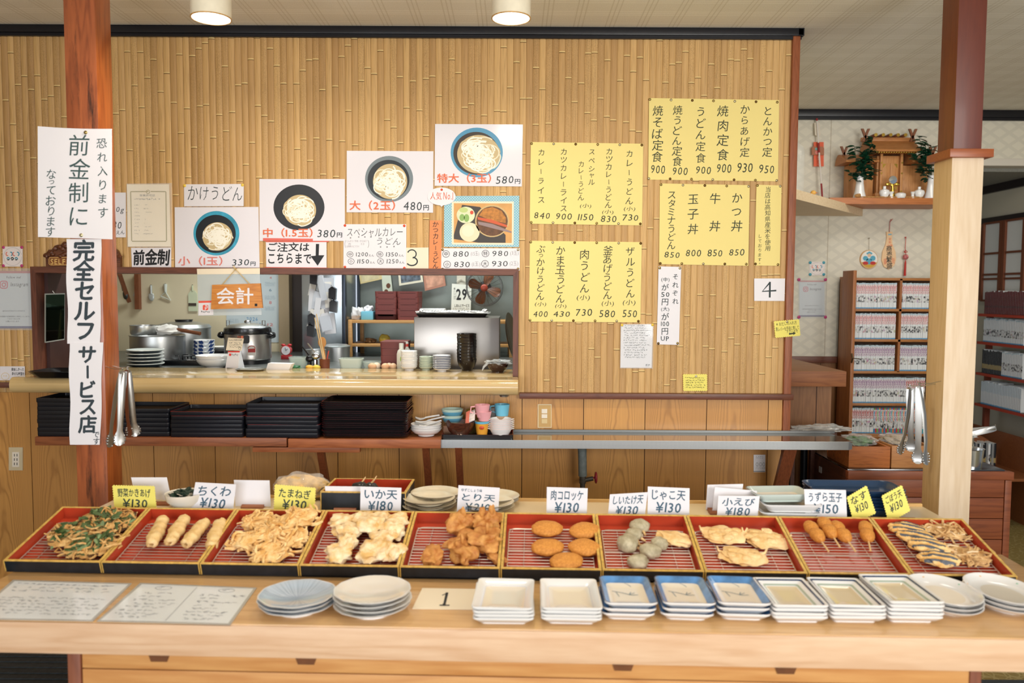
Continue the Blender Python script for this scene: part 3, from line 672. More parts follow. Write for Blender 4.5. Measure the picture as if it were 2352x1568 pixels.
# ---- photo posters of noodle bowls
NOOD = M((236, 226, 196), .4, name='noodle_print'); NOODS = M((204, 182, 136), .5, name='noodle_print_dark'); NOODL = M((250, 246, 230), .4, name='noodle_print_light')
def udon(quad, label, bowl, noodle, rim, inner, red, price, redcol, redoff, seed):
    o = sheet('udon_poster', quad, WP, WHITEG, label, 'poster', off=.0025, group='udon price posters')
    (cx, cy, rx, ry) = bowl; (nx, ny, nr, nq) = noodle
    def disc(nm, X_, Y_, a, bq, mat, off):
        kk = Ink(); kk.poly([(X_ + a * math.cos(2 * math.pi * i / 48), Y_ + bq * math.sin(2 * math.pi * i / 48)) for i in range(48)]); return kk.build(nm, mat, o, WP.at(off))
    disc('bowl_print', cx, cy, rx, ry, rim, .0029); disc('bowl_inside_print', cx - rx * .025, cy + ry * .03, rx * .87, ry * .86, inner, .0031)
    disc('noodle_bed_print', nx, ny, nr * .96, nq * .96, NOODS, .0033)
    r = random.Random(seed); ks = [Ink(), Ink(), Ink()]
    for i in range(int(88 * nr / 36)):
        a0 = r.uniform(0, 6.28); rr = r.uniform(.15, .95) ; kx, ky = nx + nr * rr * .62 * math.cos(a0), ny + nq * rr * .62 * math.sin(a0)
        q = r.uniform(.22, .5); s0 = r.uniform(0, 6.28); sp = r.uniform(1.6, 4.6) * r.choice((-1, 1)); el = r.uniform(.55, 1.0)
        pts = []
        for t in range(13):
            th = s0 + sp * t / 12; x = kx + nr * q * math.cos(th) * 1.0; y = ky + nq * q * el * math.sin(th)
            dx, dy = (x - nx) / nr, (y - ny) / nq; d = math.hypot(dx, dy)
            if d > 1: x, y = nx + dx / d * nr, ny + dy / d * nq
            pts.append((x, y))
        ks[min(2, i * 4 // int(88 * nr / 36))].stroke(pts, r.uniform(2.2, 3.2))
    for kk, mt, of in zip(ks, (NOODS, NOOD, NOODL), (.0034, .0036, .0038)): kk.build('noodle_print', mt, o, WP.at(of))
    kk = Ink(); kk.h(red[0], *red[1:], 0.018, jit=0.0); kk.build('size_lettering', redcol, o, WP.at(.0042))
    kk = Ink(); x0, y0, x1, y1 = price[1:]; kk.h(price[0], x0, y0, x0 + (x1 - x0) * .72, y1, -.005, slant=.1); kk.h('円', x0 + (x1 - x0) * .78, y0 + (y1 - y0) * .38, x1, y1, .01); kk.build('price_lettering', INK, o, WP.at(.0042))
    return o
Z4 = lambda px, py: (260 + px / 6.533, 400 + py / 6.533); Z5 = lambda px, py: (580 + px / 6.533, 400 + py / 6.533)
CY = M((64, 160, 190), .3, var=.25, vs=20, name='turquoise_print'); DK = M((30, 38, 44), .4, name='dark_bowl_print'); BK = M((34, 36, 40), .4, name='black_bowl_print'); GR = M((120, 132, 138), .4, name='grey_rim_print'); BL = M((84, 152, 188), .4, name='blue_rim_print'); BN = M((60, 50, 42), .4, name='brown_bowl_print')
udon([Z4(922, 495), Z4(2180, 490), Z4(2197, 1408), Z4(930, 1410)], 'smallest-size udon poster, turquoise-rimmed bowl, price 330', (497, 535.5, 52.8, 51), (499.5, 543, 36, 34), CY, DK, ('小（1玉）', 409, 588, 511, 610), ('330', 533, 595, 587, 610), INKPINK, 0, 1)
o2 = udon([Z5(103, 72), Z5(1385, 72), Z5(1385, 1000), Z5(105, 1000)], 'second udon poster with all-black bowl, red underline and price 380', (686.7, 476, 58.6, 52.4), (688.7, 482.6, 39, 37), BK, BK, ('中（1.5玉）', 604, 523.5, 718, 545), ('380', 729, 527, 786, 545), INKRED, 0, 2)
k = Ink(); k.poly([(604, 546.5), (718.5, 548), (718.5, 553), (604, 553)]); k.build('red_underline', M((222, 102, 88), .4, name='red_tape'), o2, WP.at(.004))
udon([Z6(72, 288), Z6(938, 293), Z6(935, 907), Z6(70, 903)], 'third udon poster, black bowl with grey rim, price 480', (893.7, 411, 55.2, 53), (896, 416.6, 41, 42), GR, DK, ('大（2玉）', 802.5, 460, 907.5, 483), ('480', 927, 463, 985, 483), INKRED, 0, 3)
udon([Z6(955, 20), Z6(1833, 25), Z6(1823, 645), Z6(950, 638)], 'largest-size udon poster, blue-rimmed bowl heaped with noodles, price 580', (1095, 350, 60, 57), (1099, 354, 51, 46), BL, BN, ('特大（3玉）', 1004, 398, 1128, 420), ('580', 1139, 404, 1195, 422), INKRED, 0, 4)
# かけうどん card
o = sheet('title_card', [Z4(1062, 152), Z4(1960, 145), Z4(1957, 478), Z4(1065, 482)], WP, WHITE, 'white title card with two yellow pins above the 330 poster', 'sign', off=.003)
k = Ink(); k.h('かけうどん', 431, 427, 556, 461, -.012, slant=.12); k.build('lettering', INK, o, WP.at(.0036)); pins(o, [Z4(1072, 172), Z4(1940, 162)], WP, .003, YPIN, .0072)
# licence in a sleeve
o = sheet('licence', [Z4(205, 152), Z4(838, 150), Z4(865, 1085), Z4(222, 1085)], WP, M((252, 238, 214), .3, name='cream_certificate'), 'cream certificate with gold border in a clear sleeve, beside the post', 'certificate', off=.0025)
GOLD = M((160, 146, 84), .5, name='gold_print'); k = Ink()
for pts in ([(300, 440), (341, 439.6)], [(346, 439.6), (380.5, 440)], [(381, 440), (382.5, 553)], [(382, 554), (303, 554)], [(302.5, 553), (300, 440)]): k.stroke(pts, 2.2)
k.ring(339.8, 440.5, 4, 4, 1.3); k.build('gold_border', GOLD, o, WP.at(.0031))
k = Ink(); k.h('営業許可証', 321, 446, 356, 451, jit=0); k.build('title_lettering', INKGREY, o, WP.at(.0031)); k = Ink(); k.scribble(308, 455, 372, 466, 6.5, 3, .1)
for i in range(9): k.scribble(308, 469.5 + i * 8.3, 320, 473.5 + i * 8.3, 3.6, i, .2); k.scribble(329, 469.5 + i * 8.3, 352, 473.5 + i * 8.3, 3.6, i + 20, .9)
k.build('fine_print', INKGREY, o, WP.at(.0031))
b = MB(); P = [WP.at(.0045)(*Z4(*q)) for q in ((200, 140), (880, 132), (888, 1098), (212, 1092))]; b.prism(P[::-1], (0, -.0004, 0)); b.build('sleeve', CLEAR, o, o.location, smooth=0)
# 前金制 card
o = sheet('payment_card', [Z4(268, 1103), Z4(872, 1100), Z4(870, 1418), Z4(282, 1422)], WP, WHITEG, 'white card with three bold black brush characters below the certificate', 'sign', off=.0035)
k = Ink(); k.h('前金制', 306, 571, 391, 610, .03, slant=.08); k.build('lettering', INKB, o, WP.at(.0041))
# half-hidden white sheet behind the post
o = sheet('price_sheet', (236, 442, 289, 545), WP, WHITE, 'white sheet half hidden behind the reddish post', 'sign', off=.003)
k = Ink(); k.h('0g', 267, 475, 285, 491, -.005, slant=.15); k.h('80', 258, 508, 279, 525, -.005, slant=.15); k.h('えん', 267, 529, 286, 538, 0); k.build('lettering', INK, o, WP.at(.0036))
# ご注文はこちらまで
o = sheet('order_sign', [Z5(200, 1010), Z5(1110, 1015), Z5(1110, 1408), Z5(207, 1405)], WP, WHITE, 'white sign with a big black down arrow over the hatch', 'sign', off=.003)
k = Ink(); k.h('ご注文は', 615, 556.5, 710, 578, .018, slant=.05); k.h('こちらまで', 616, 581, 715, 606, .018, slant=.05); k.poly([(725.5, 560), (733, 560), (732, 586), (745, 586), (729.5, 610), (713.5, 588), (725, 587)]); k.build('lettering', INKB, o, WP.at(.0036))
k = Ink(); k.poly([(608, 554), (755, 553.2), (755, 555.6), (612, 556)]); k.poly([(601, 616), (610, 613), (752, 614.5), (756, 616.5), (745, 617.5), (601, 617.5)]); k.build('red_tape', M((222, 84, 60), .4, name='red_tape_edge'), o, WP.at(.0034))
# special curry udon sheet
o = sheet('special_menu', [Z6(40, 1022), Z6(667, 1022), Z6(667, 1477), Z6(38, 1477)], WP, WHITE, 'white special curry sheet with four orange pins above the hatch', 'menu', off=.003)
k = Ink(); k.h('スペシャルカレー', 797, 523, 925, 543, -.01, slant=.12); k.h('うどん', 866, 546, 920, 562, -.01, slant=.12)
for (x, y, c, t) in ((804, 584, '中', '1200'), (872.5, 584, '特', '1350'), (806.5, 600, '小', '1150'), (874, 600, '大', '1250')):
    k.ring(x, y, 7, 6.4, .9); k.h(c, x - 4, y - 4, x + 4, y + 4, 0, 0); k.h(t, x + 14, y - 5, x + 41, y + 5, 0, slant=.05); k.h('えん', x + 43, y, x + 55, y + 5, 0)
for x, y in ((805, 546), (824, 544), (838, 544), (852, 544), (874, 567), (889, 567), (905, 566)): k.stroke([(x - 1.5, y - 1.5), (x + 1.5, y + 1.5)], .7); k.stroke([(x + 1.5, y - 1.5), (x - 1.5, y + 1.5)], .7)
k.build('lettering', INK, o, WP.at(.0036)); k = Ink(); k.h('とんかつ・牛肉・からあげ', 796, 551, 842, 556, -.012); k.h('1枚', 800, 558, 806, 562, -.012); k.h('2コ', 829, 558, 836, 562, -.012); k.h('白身魚エビフライ', 796, 563, 825, 568, -.012); k.stroke(arc(796, 560, 4, 10, 120, 240), .6); k.stroke(arc(843, 560, 4, 10, -60, 60), .6); k.build('small_lettering', INKGREY, o, WP.at(.0036))
pins(o, [Z6(54, 1035), Z6(647, 1038), Z6(54, 1450), Z6(648, 1460)], WP, .003, REDPIN, .0062)
# orange vertical strip
o = sheet('orange_strip', [Z6(902, 985), Z6(1022, 984), Z6(1015, 1482), Z6(892, 1480)], WP, ORANGEP, 'narrow orange strip with vertical writing above the hatch', 'sign', off=.004)
k = Ink(); k.v('かつカレーうどん', 1001, 508, 617, 14, .004, xb=1000); k.build('lettering', INKB, o, WP.at(.0046))
# price sheet with circled sizes
o = sheet('size_price_sheet', [Z6(1018, 1262), Z6(1803, 1263), Z6(1802, 1485), Z6(1015, 1485)], WP, WHITE, 'wide white sheet of circled sizes with prices 880 980 830 930', 'menu', off=.003)
k = Ink(); k2 = Ink()
for (x, y, c, t, q) in ((1024.5, 583, '中', '880', '(1.5玉)'), (1115, 582, '特', '980', '(3玉)'), (1027, 607, '小', '830', '(1玉)'), (1114, 605.5, '大', '930', '(2玉)')):
    k.ring(x, y, 8, 7.6, 1); k.h(c, x - 4.8, y - 4.8, x + 4.8, y + 4.8, .004, 0); k.h(t, x + 16, y - 6.5, x + 52, y + 6.5, -.004, slant=.08); k2.h(q, x + 57, y - 6, x + 76, y + 6, -.014)
k.build('lettering', INK, o, WP.at(.0036)); k2.build('small_lettering', INKGREY, o, WP.at(.0036)); pins(o, [Z6(1030, 1277), Z6(1785, 1278), Z6(1030, 1470), Z6(1785, 1468)], WP, .003, PINC, .006)
# photo of the curry set
def dots():
    t = NT('blue_dotted_paper'); tc = t.n('ShaderNodeTexCoord').outputs['Object']; mp = t.n('ShaderNodeMapping', i_Vector=tc); mp.inputs['Rotation'].default_value = (0, math.radians(45), 0)
    s = t.n('ShaderNodeSeparateXYZ', i_Vector=mp.outputs[0]); P = 110.0
    fx = t.math('SUBTRACT', t.math('FRACT', t.math('MULTIPLY', t.math('ADD', s.outputs[0], 9), P)), .5); fz = t.math('SUBTRACT', t.math('FRACT', t.math('MULTIPLY', t.math('ADD', s.outputs[2], 9), P)), .5)
    d = t.math('ADD', t.math('MULTIPLY', fx, fx), t.math('MULTIPLY', fz, fz)); c = t.mix(t.math('LESS_THAN', d, .055), (136, 190, 206), (232, 238, 238)); t.set(Base_Color=c, Roughness=.2); return t.mat
o = sheet('curry_photo', [Z6(1047, 740), Z6(1797, 738), Z6(1795, 1250), Z6(1045, 1248)], WP, dots(), 'curry set photograph in a blue dotted border above the hatch', 'poster', off=.0025)
def pr(nm, mat, off, *polys):
    kk = Ink()
    for p in polys: kk.poly(p)
    return kk.build(nm, mat, o, WP.at(off))
el = lambda x, y, a, c, n=30, a0=0, a1=360: [(x + a * math.cos(math.radians(a0 + (a1 - a0) * i / n)), y + c * math.sin(math.radians(a0 + (a1 - a0) * i / n))) for i in range(n)]
q = lambda *ps: [Z6(*p) for p in ps]
pr('print_mount', CREAM, .0029, q((1122, 795), (1742, 795), (1740, 1228), (1122, 1225)))
pr('table_print', M((214, 160, 92), .4, var=.12, vs=14, name='table_print'), .0031, q((1142, 812), (1725, 815), (1722, 1210), (1142, 1207)))
pr('tray_print', M((64, 56, 50), .4, name='tray_print'), .0033, q((1225, 828), (1405, 850), (1660, 1130), (1660, 1208), (1390, 1207), (1142, 1170), (1142, 1130)))
pr('salad_plate_print', M((222, 226, 186), .4, var=.1, vs=40, name='salad_print'), .0035, el(*Z6(1262, 930), 21, 19)); pr('rice_plate_print', M((232, 220, 184), .4, name='plate_print'), .0035, el(*Z6(1300, 1102), 23, 22)); pr('rice_bowl_print', M((240, 228, 198), .4, name='lid_print'), .0037, el(*Z6(1285, 1090), 14, 13))
pr('cucumber_print', M((140, 178, 96), .4, name='cucumber_print'), .0037, el(*Z6(1225, 955), 6, 8), el(*Z6(1270, 960), 6, 9)); pr('tomato_print', M((214, 76, 44), .4, name='tomato_print'), .0038, el(*Z6(1322, 905), 4, 4.4)); pr('lettuce_print', M((190, 206, 130), .4, name='lettuce_print'), .0036, el(*Z6(1240, 880), 10, 6))
pr('curry_bowl_print', M((206, 176, 120), .4, name='bowl_rim_print'), .0035, el(*Z6(1525, 990), 39, 37)); pr('curry_print', M((104, 66, 34), .4, var=.3, vs=50, name='curry_print'), .0037, el(*Z6(1525, 992), 36, 34))
pr('cutlet_print', M((186, 122, 50), .5, var=.3, vs=60, name='cutlet_print'), .0039, q((1395, 935), (1440, 870), (1530, 850), (1620, 890), (1665, 960), (1660, 1010), (1520, 985))); pr('ginger_print', M((206, 90, 46), .4, name='ginger_print'), .004, q((1380, 950), (1520, 975), (1670, 1030), (1680, 1055), (1520, 1010), (1382, 975)))
pr('sauce_print', M((150, 128, 126), .4, name='sauce_print'), .0041, q((1385, 995), (1530, 1020), (1720, 1095), (1720, 1110), (1520, 1060), (1390, 1025)))
# speech bubble
o = sheet('speech_bubble', el(1014, 451, 32.5, 20.5, 40) , WP, WHITE, 'white speech-bubble card with orange writing and one orange pin', 'sign', off=.0055)
k = Ink(); k.poly([(1008, 468), (1022, 468), (1014, 475)]); k.build('bubble_tail', WHITE, o, WP.at(.0054)); k = Ink(); k.h('人気', 988, 441, 1014, 459, 0); k.h('No.1', 1018, 441, 1041, 459, 0, slant=.1); k.build('lettering', M((216, 96, 40), .5, name='orange_pen'), o, WP.at(.006)); pins(o, [(1014.5, 435.5)], WP, .0055, REDPIN, .0055)
# ---- left end: social media poster, sticker, note; copies of the first two on the far wall
MAG = M((190, 60, 120), .4, name='magenta_pin')
def emblem(quad, pl, off, label, pc):
    (x0, y0, x1, y1) = quad; W_, H_ = x1 - x0, y1 - y0; o = sheet('sticker_sheet', quad, pl, M((238, 228, 224), .4, name='pinkish_paper'), label, 'sticker', off=off)
    k1, k2, k3 = Ink(), Ink(), Ink()
    for i, kk in enumerate((k1, k2, k1, k2)): kk.stroke(arc(x0 + W_ * (.24 + .17 * i), y0 + H_ * .37, W_ * .07, H_ * .09, 60 + 180 * (i % 2), 260 + 180 * (i % 2), 8), W_ * .05)
    for i in range(3): kk = (k2, k3, k2)[i]; kk.stroke(arc(x0 + W_ * (.28 + .2 * i), y0 + H_ * .62, W_ * .06, H_ * .07, 180, 380, 8), W_ * .05); k3.poly(el(x0 + W_ * (.28 + .2 * i), y0 + H_ * .66, W_ * .06, H_ * .03, 10))
    k3.stroke(el(x0 + W_ * .5, y0 + H_ * .5, W_ * .45, H_ * .45, 30), W_ * .006)
    k1.build('pink_marks', M((228, 130, 110), .4, name='pink_print'), o, pl.at(off + .0006)); k2.build('blue_marks', M((66, 150, 176), .4, name='blue_print'), o, pl.at(off + .0006)); k3.build('dark_marks', INK, o, pl.at(off + .0006))
    pins(o, [(x0 + 2, y0 + 2), (x1 - 2, y0 + 2), (x0 + 2, y1 - 2), (x1 - 2, y1 - 2)], pl, off, pc, .007 * abs(pl.o.y) / 3.9)
def social(quad, pl, off, label, pc):
    (x0, y0, x1, y1) = quad; W_, H_ = x1 - x0, y1 - y0; o = sheet('social_media_poster', quad, pl, M((206, 212, 218), .22, name='bluish_paper'), label, 'poster', off=off)
    f = lambda a, c: (x0 + W_ * a, y0 + H_ * c)
    k1 = Ink(); k1.poly([f(0, 0), f(1, 0), f(1, .04), f(0, .04)]); k1.build('top_band', M((196, 120, 120), .4, name='band_print'), o, pl.at(off + .0006)); k1 = Ink(); k1.poly([f(0, .96), f(1, .96), f(1, 1), f(0, 1)]); k1.build('bottom_band', M((74, 66, 120), .4, name='band_print_blue'), o, pl.at(off + .0006))
    k1 = Ink(); cx, cy = f(.25, .24); s_ = W_ * .09; rr = [(cx + q.x * s_ * 2, cy + q.y * s_ * 2) for q in rrect(1, 1, .28, 0)]; k1.stroke(rr + rr[:1], W_ * .022); k1.ring(cx, cy, s_ * .5, s_ * .5, W_ * .022); k1.poly(el(cx + s_ * .55, cy - s_ * .55, s_ * .12, s_ * .12, 8)); k1.build('camera_logo', M((206, 90, 110), .4, name='logo_print'), o, pl.at(off + .0006))
    k1 = Ink(); k1.h('Follow me!', *f(.32, .09), *f(.68, .13), 0, 0); k1.h('Instagram', *f(.42, .2), *f(.86, .29), 0, .03, slant=.2); k1.h('@NAKAMURAYA.UDONYA', *f(.22, .685), *f(.78, .71), 0, 0); k1.h('最新情報や営業時間など発信しています♪', *f(.12, .78), *f(.9, .805), 0, 0); k1.h('フォローはいいね', *f(.34, .82), *f(.66, .845), 0, 0); k1.h('お願いいたします', *f(.3, .865), *f(.64, .89), 0, 0); k1.build('lettering', INK, o, pl.at(off + .0006))
    pm = pl.at(off + .0012); P = [pm(x0 - 3, y0 - 6), pm(x1 + 5, y0 - 6), pm(x1 + 4, y1 + 4), pm(x0 - 3, y1 + 4)]; b = MB(); b.prism(P[::-1], pl.n * .0005); b.build('sleeve', CLEAR, o, o.location, smooth=0)
    pins(o, [(x1 + 2, y0 - 2), (x1 + 2, y1 + 1)] + [(x0 - 1, y0 - 2), (x0 - 1, y1 + 1)], pl, off + .0017, pc, .0075 * abs(pl.o.y) / 3.9)
emblem((6, 566, 52, 612), WP, .003, 'small square sticker sheet with coloured rings left of the hatch', MAG)
social((-14, 622, 77, 754), WP, .003, 'sleeved social media poster on the bamboo wall left of the hatch', MAG)
o = sheet('thank_you_note', (0, 841, 57, 873), WP, WHITE, 'small white brush-written note with a yellow smiley at the far left', 'note', off=.003)
k = Ink(); k.h('美味しかった', 26, 844, 55, 852, .01); k.h('幸せな時間を', 27, 854, 56, 862, .01); k.h('ありがとう', 33, 864, 56, 871, .01); k.build('lettering', INKB, o, WP.at(.0036)); k = Ink(); k.ring(12, 864, 9, 8, .8); k.ring(9, 863, .8, .8, .8); k.ring(14, 863, .8, .8, .8); k.build('smiley', M((226, 196, 120), .5, name='yellow_pen'), o, WP.at(.0036))
FW = Pl((0, YB, 0), (0, -1, 0))
emblem((1859, 601, 1894, 632), FW, .003, 'faded square sticker sheet with coloured rings on the pale far wall', M((70, 160, 180), .4, name='teal_pin'))
social((1836, 644, 1894, 727), FW, .003, 'sleeved social media poster on the pale far wall left of the bookcase', MAG)
# ---- papers on the reddish post
PP1 = Pl((0, YP - .001, 0), (0, -1, 0)); Z7 = lambda px, py: (px / 4.1275, 280 + py / 4.1275); Z8 = lambda px, py: (px / 3.0167, 540 + py / 3.0167)
top = [Z7(357 + (1060 - 357) * i / 8, 40 + 25 * (i / 8) + 9 * math.sin(math.pi * i / 8)) for i in range(9)]; bot = [Z7(1065 - 705 * i / 8, 1112 - 22 * (i / 8)) for i in range(9)]
o = sheet('post_notice', top + bot, PP1, WHITE, 'large white notice with green-black brush writing pinned to the reddish post', 'sign', off=.0045)
k = Ink(); k.v('恐れ入ります', 234, 313, 504, 25, .0, xb=236); k.v('前金制に', 182, 306, 524, 50, .0); k.v('なっております', 118, 388, 544, 27, .0, xb=116); k.build('lettering', M((62, 84, 84), .6, name='green_black_ink'), o, PP1.at(.0051)); pins(o, [Z7(812, 100), Z7(770, 1073)], PP1, .0045, PINC, .007)
def wavy(x0, x1, xb0, xb1, y0, y1, ph): return [(x0 + (xb0 - x0) * i / 12 + 1.6 * math.sin(i * .9 + ph), y0 + (y1 - y0) * i / 12) for i in range(13)][::-1], [(x1 + (xb1 - x1) * i / 12 + 1.2 * math.sin(i * .8 + ph), y0 + (y1 - y0) * i / 12) for i in range(13)]
l, r_ = wavy(152, 232, 156, 230, 549, 789, .5)
o = sheet('post_banner', r_ + l, PP1, WHITE, 'upper sheet of the white vertical banner with bold brush writing on the post', 'sign', off=.0025, group='banner sheets on the post')
k = Ink(); k.v('完全セルフ', 191, 552, 783, 58, .03, .02, xb=197); k.build('lettering', M((48, 60, 68), .6, name='brush_ink'), o, PP1.at(.0031))
l, r_ = wavy(159, 236, 161, 230, 786, 1021, 1.5)
o = sheet('post_banner', r_ + l, PP1, WHITE, 'lower sheet of the white vertical banner, nearer the tongs on the post', 'sign', off=.0035, group='banner sheets on the post')
k = Ink(); k.v('サービス店', 200, 794, 994, 52, .03, .02, xb=202); k.v('です', 221, 990, 1021, 16, .01); k.build('lettering', M((48, 60, 68), .6, name='brush_ink'), o, PP1.at(.0041))
# ================================================================== THE SELF-SERVICE COUNTER
AC = 0.031; HP = 0.100
C0 = Vector((0, 2.376, CT))
ax = Vector((math.cos(AC), -math.sin(AC), 0)); ay = Vector((math.sin(AC), math.cos(AC), 0)); az = Vector((0, 0, 1))
CX = Matrix(((ax.x, ay.x, 0, C0.x), (ax.y, ay.y, 0, C0.y), (0, 0, 1, C0.z), (0, 0, 0, 1)))   # counter frame -> world
CXI = CX.inverted()
cl = lambda x, y, z=0: CX @ Vector((x, y, z))
def cpt(px, py, z=0.0): return CXI @ PZ(px, py, CT + z)     # a picture point on the counter top, in counter coordinates
FYL = (CXI @ PZ(1176, 1444, CT)).y
CL, CR = -1.56, 1.66; BYL = (CXI @ PZ(1176, 1149, CT + HP)).y - .01; PL0, PL1 = -1.50, 1.50
WCT = wood('counter_wood', (212, 170, 116), (186, 138, 84), 'x', .9, .3, .3, coat=.35); WCF = wood('counter_front_wood', (220, 186, 154), (200, 158, 122), 'x', .9, .42, .45)
WCB = wood('counter_base_wood', (214, 160, 100), (190, 128, 70), 'x', .8, .4, .4)
root = thing('counter', 'long pale wooden self-service counter across the front with fried food', 'counter', cl(0, 0, -CT), -AC)
def cb(nm, mats, fn, sm=30):
    b = MB(); fn(b); return b.build(nm, mats, root, (0, 0, -CT), smooth=sm)
cb('front_plank', [WCT], lambda b: b.bx(CL, CR, FYL, .336, -.086, 0, 0, .004))
# front face wood, paler than the top
cb('front_edge', [WCF], lambda b: b.bx(CL, CR, FYL - .006, FYL + .001, -.088, -.003, 0, .003))
cb('laminate_top', [M((226, 206, 170), .22, var=.04, vs=3, coat=.2, name='cream_laminate')], lambda b: b.bx(PL0, PL1, .3365, BYL, -.05, HP))
cb('back_edge_strip', [wood('strip_wood', (222, 178, 108), (196, 146, 78), 'x', 1.2, .4, .3)], lambda b: b.bx(PL0, PL1, BYL, BYL + .014, -.05, HP + .010, 0, .003))
def base(b):
    x0, x1 = (CXI @ PY(192, 1540, 2.13)).x, (CXI @ PY(2190, 1540, 2.13)).x; z = -.088
    for h in (.068, .14, .14, .14, .12):
        b.bx(x0, x1, FYL + .05, FYL + .075, z - h + .003, z, 0, .002); z -= h
    b.bx(x0 + .01, x1 - .01, FYL + .08, BYL - .05, -CT + .02, -.09, 1)
cb('base_boards', [WCB, M((80, 52, 34), .6, name='dark_carcass')], base)
x0, x1 = (CXI @ PY(160, 1540, 2.13)).x, (CXI @ PY(2214, 1540, 2.13)).x
for a, c in ((x0, x0 + .036), (x1 - .03, x1)): cb('leg', [wood('counter_leg_wood', (140, 84, 60), (110, 60, 42), 'z', 1, .4, .3)], lambda b: b.bx(a, c, FYL + .045, FYL + .1, -CT, -.088, 0, .003))
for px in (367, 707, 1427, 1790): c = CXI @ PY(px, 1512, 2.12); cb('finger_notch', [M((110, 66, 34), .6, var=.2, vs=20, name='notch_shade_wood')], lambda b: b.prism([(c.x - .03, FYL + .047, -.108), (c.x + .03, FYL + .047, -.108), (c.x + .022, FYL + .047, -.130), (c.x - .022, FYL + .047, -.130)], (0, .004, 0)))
# ---- trays: tilted towards the customer
TILT = math.radians(15); TW, TD, TH = .300, .326, .040
tx, ty, tz = Vector((1, 0, 0)), Vector((0, math.cos(TILT), math.sin(TILT))), Vector((0, -math.sin(TILT), math.cos(TILT)))
TX = Matrix(((1, 0, 0, 0), (0, ty.y, tz.y, 0.010), (0, ty.z, tz.z, 0.004), (0, 0, 0, 1)))
ends = [(CXI @ PP(px, py, CX @ Vector((0, 0, .04)), ay)).x for px, py in ((6, 1287), (2338, 1322))]
TS = (ends[1] - ends[0]) / 10
TRED = M((178, 64, 38), .3, var=.12, vs=9, coat=.12, name='vermilion_lacquer'); TBLK = M((26, 30, 36), .4, var=.3, vs=30, name='black_tray'); TGOLD = M((206, 166, 84), .42, var=.25, vs=70, name='gold_edge')
W_, D_, H_ = TS - .003, TD, TH; t_ = .008
pt = MB()
for (a, b_, c, d) in ((-W_ / 2, W_ / 2, 0, t_), (-W_ / 2, W_ / 2, D_ - t_, D_), (-W_ / 2, -W_ / 2 + t_, t_, D_ - t_), (W_ / 2 - t_, W_ / 2, t_, D_ - t_)): pt.bx(a, b_, c, d, 0, H_ - .003)
pt.bx(-W_ / 2, W_ / 2, 0, D_, -.001, .004)
g = MB()
for (a, b_, c, d) in ((-W_ / 2 - .0005, W_ / 2 + .0005, -.0005, t_), (-W_ / 2 - .0005, W_ / 2 + .0005, D_ - t_, D_ + .0005), (-W_ / 2 - .0005, -W_ / 2 + t_, t_, D_ - t_), (W_ / 2 - t_, W_ / 2 + .0005, t_, D_ - t_)): g.bx(a, b_, c, d, H_ - .003, H_, 0, .001)
for sx in (-1, 1): g.bx(sx * W_ / 2 - .003 * (sx > 0), sx * W_ / 2 + .003 * (sx < 0), -.0008, .003, .001, H_ - .002)
rl = MB(); i0, i1, j0, j1 = -W_ / 2 + t_, W_ / 2 - t_, t_, D_ - t_
i0 += .0008; i1 -= .0008; j0 += .0008; j1 -= .0008
rl.add([(i0, j0, .0046), (i1, j0, .0046), (i1, j1, .0046), (i0, j1, .0046), (i0, j0, H_ - .001), (i1, j0, H_ - .001), (i1, j1, H_ - .001), (i0, j1, H_ - .001)], [(0, 1, 2, 3), (0, 4, 5, 1), (1, 5, 6, 2), (2, 6, 7, 3), (3, 7, 4, 0)])
TN = ['kakiage', 'chikuwa', 'onion', 'squid', 'chicken', 'croquette', 'shiitake', 'shrimp', 'quail egg', 'aubergine']
TL = ['leafy vegetable fritters, leftmost', 'four battered fish-paste sticks', 'onion fritters', 'heaped squid tempura', 'chicken tempura pieces', 'five round croquettes', 'grey shiitake tempura', 'three flat shrimp fritters', 'four skewered quail-egg fritters', 'aubergine and burdock tempura']
tray0 = None; rack0 = None; TRM = []
RK = MB(); zr = .0115; rw, rd0, rd1 = W_ / 2 - .017, .014, D_ - .058
fr = [(q.x, q.y, zr) for q in rrect(2 * rw, rd1 - rd0, .02, zr, 4, 0, (rd0 + rd1) / 2)]
RK.tube(fr, .0022, 5, closed=True)
nw = 16
for k in range(nw): y = rd0 + .006 + (rd1 - rd0 - .012) * k / (nw - 1); RK.tube([(-rw, y, zr + .0015), (rw, y, zr + .0015)], .0014, 5)
for x in (-rw * .62, rw * .62): RK.tube([(x, rd0, zr - .0005), (x, rd1, zr - .0005)], .0013, 4)
RK.tube([(-rw, (rd0 + rd1) / 2, zr - .0005), (rw, (rd0 + rd1) / 2, zr - .0005)], .0016, 4)
for x in (-rw + .01, rw - .01):
    for y in (rd0 + .01, rd1 - .01): RK.tube([(x, y, zr), (x, y, .0048)], .0016, 4)
for i in range(10):
    xx = ends[0] + TS * (i + .5); Mx = CX @ Matrix.Translation((xx, 0, 0)) @ TX; TRM.append(Mx)
    lab = 'black lacquer tray with red inside, holding ' + TL[i]
    if tray0 is None:
        tray0 = thing('food_tray', lab, 'tray', group='lacquer trays of fried food')
        pt.build('tray_body', TBLK, tray0, smooth=0); g.build('gold_rim', TGOLD, tray0, smooth=0); rl.build('red_lining', TRED, tray0, smooth=0); tr = tray0
        rack0 = RK.build('wire_rack', M((214, 200, 188), .3, .8, name='rack_wire')); rk = rack0; tag(rk, '', 'rack', 'wire racks in the trays')
    else: tr = dup(tray0, label=lab); rk = dup(rack0)
    rk['label'] = 'steel wire rack lying in the tray of ' + TL[i].split(',')[0].split(' at the')[0]
    for o in (tr, rk): o.matrix_basis = Mx
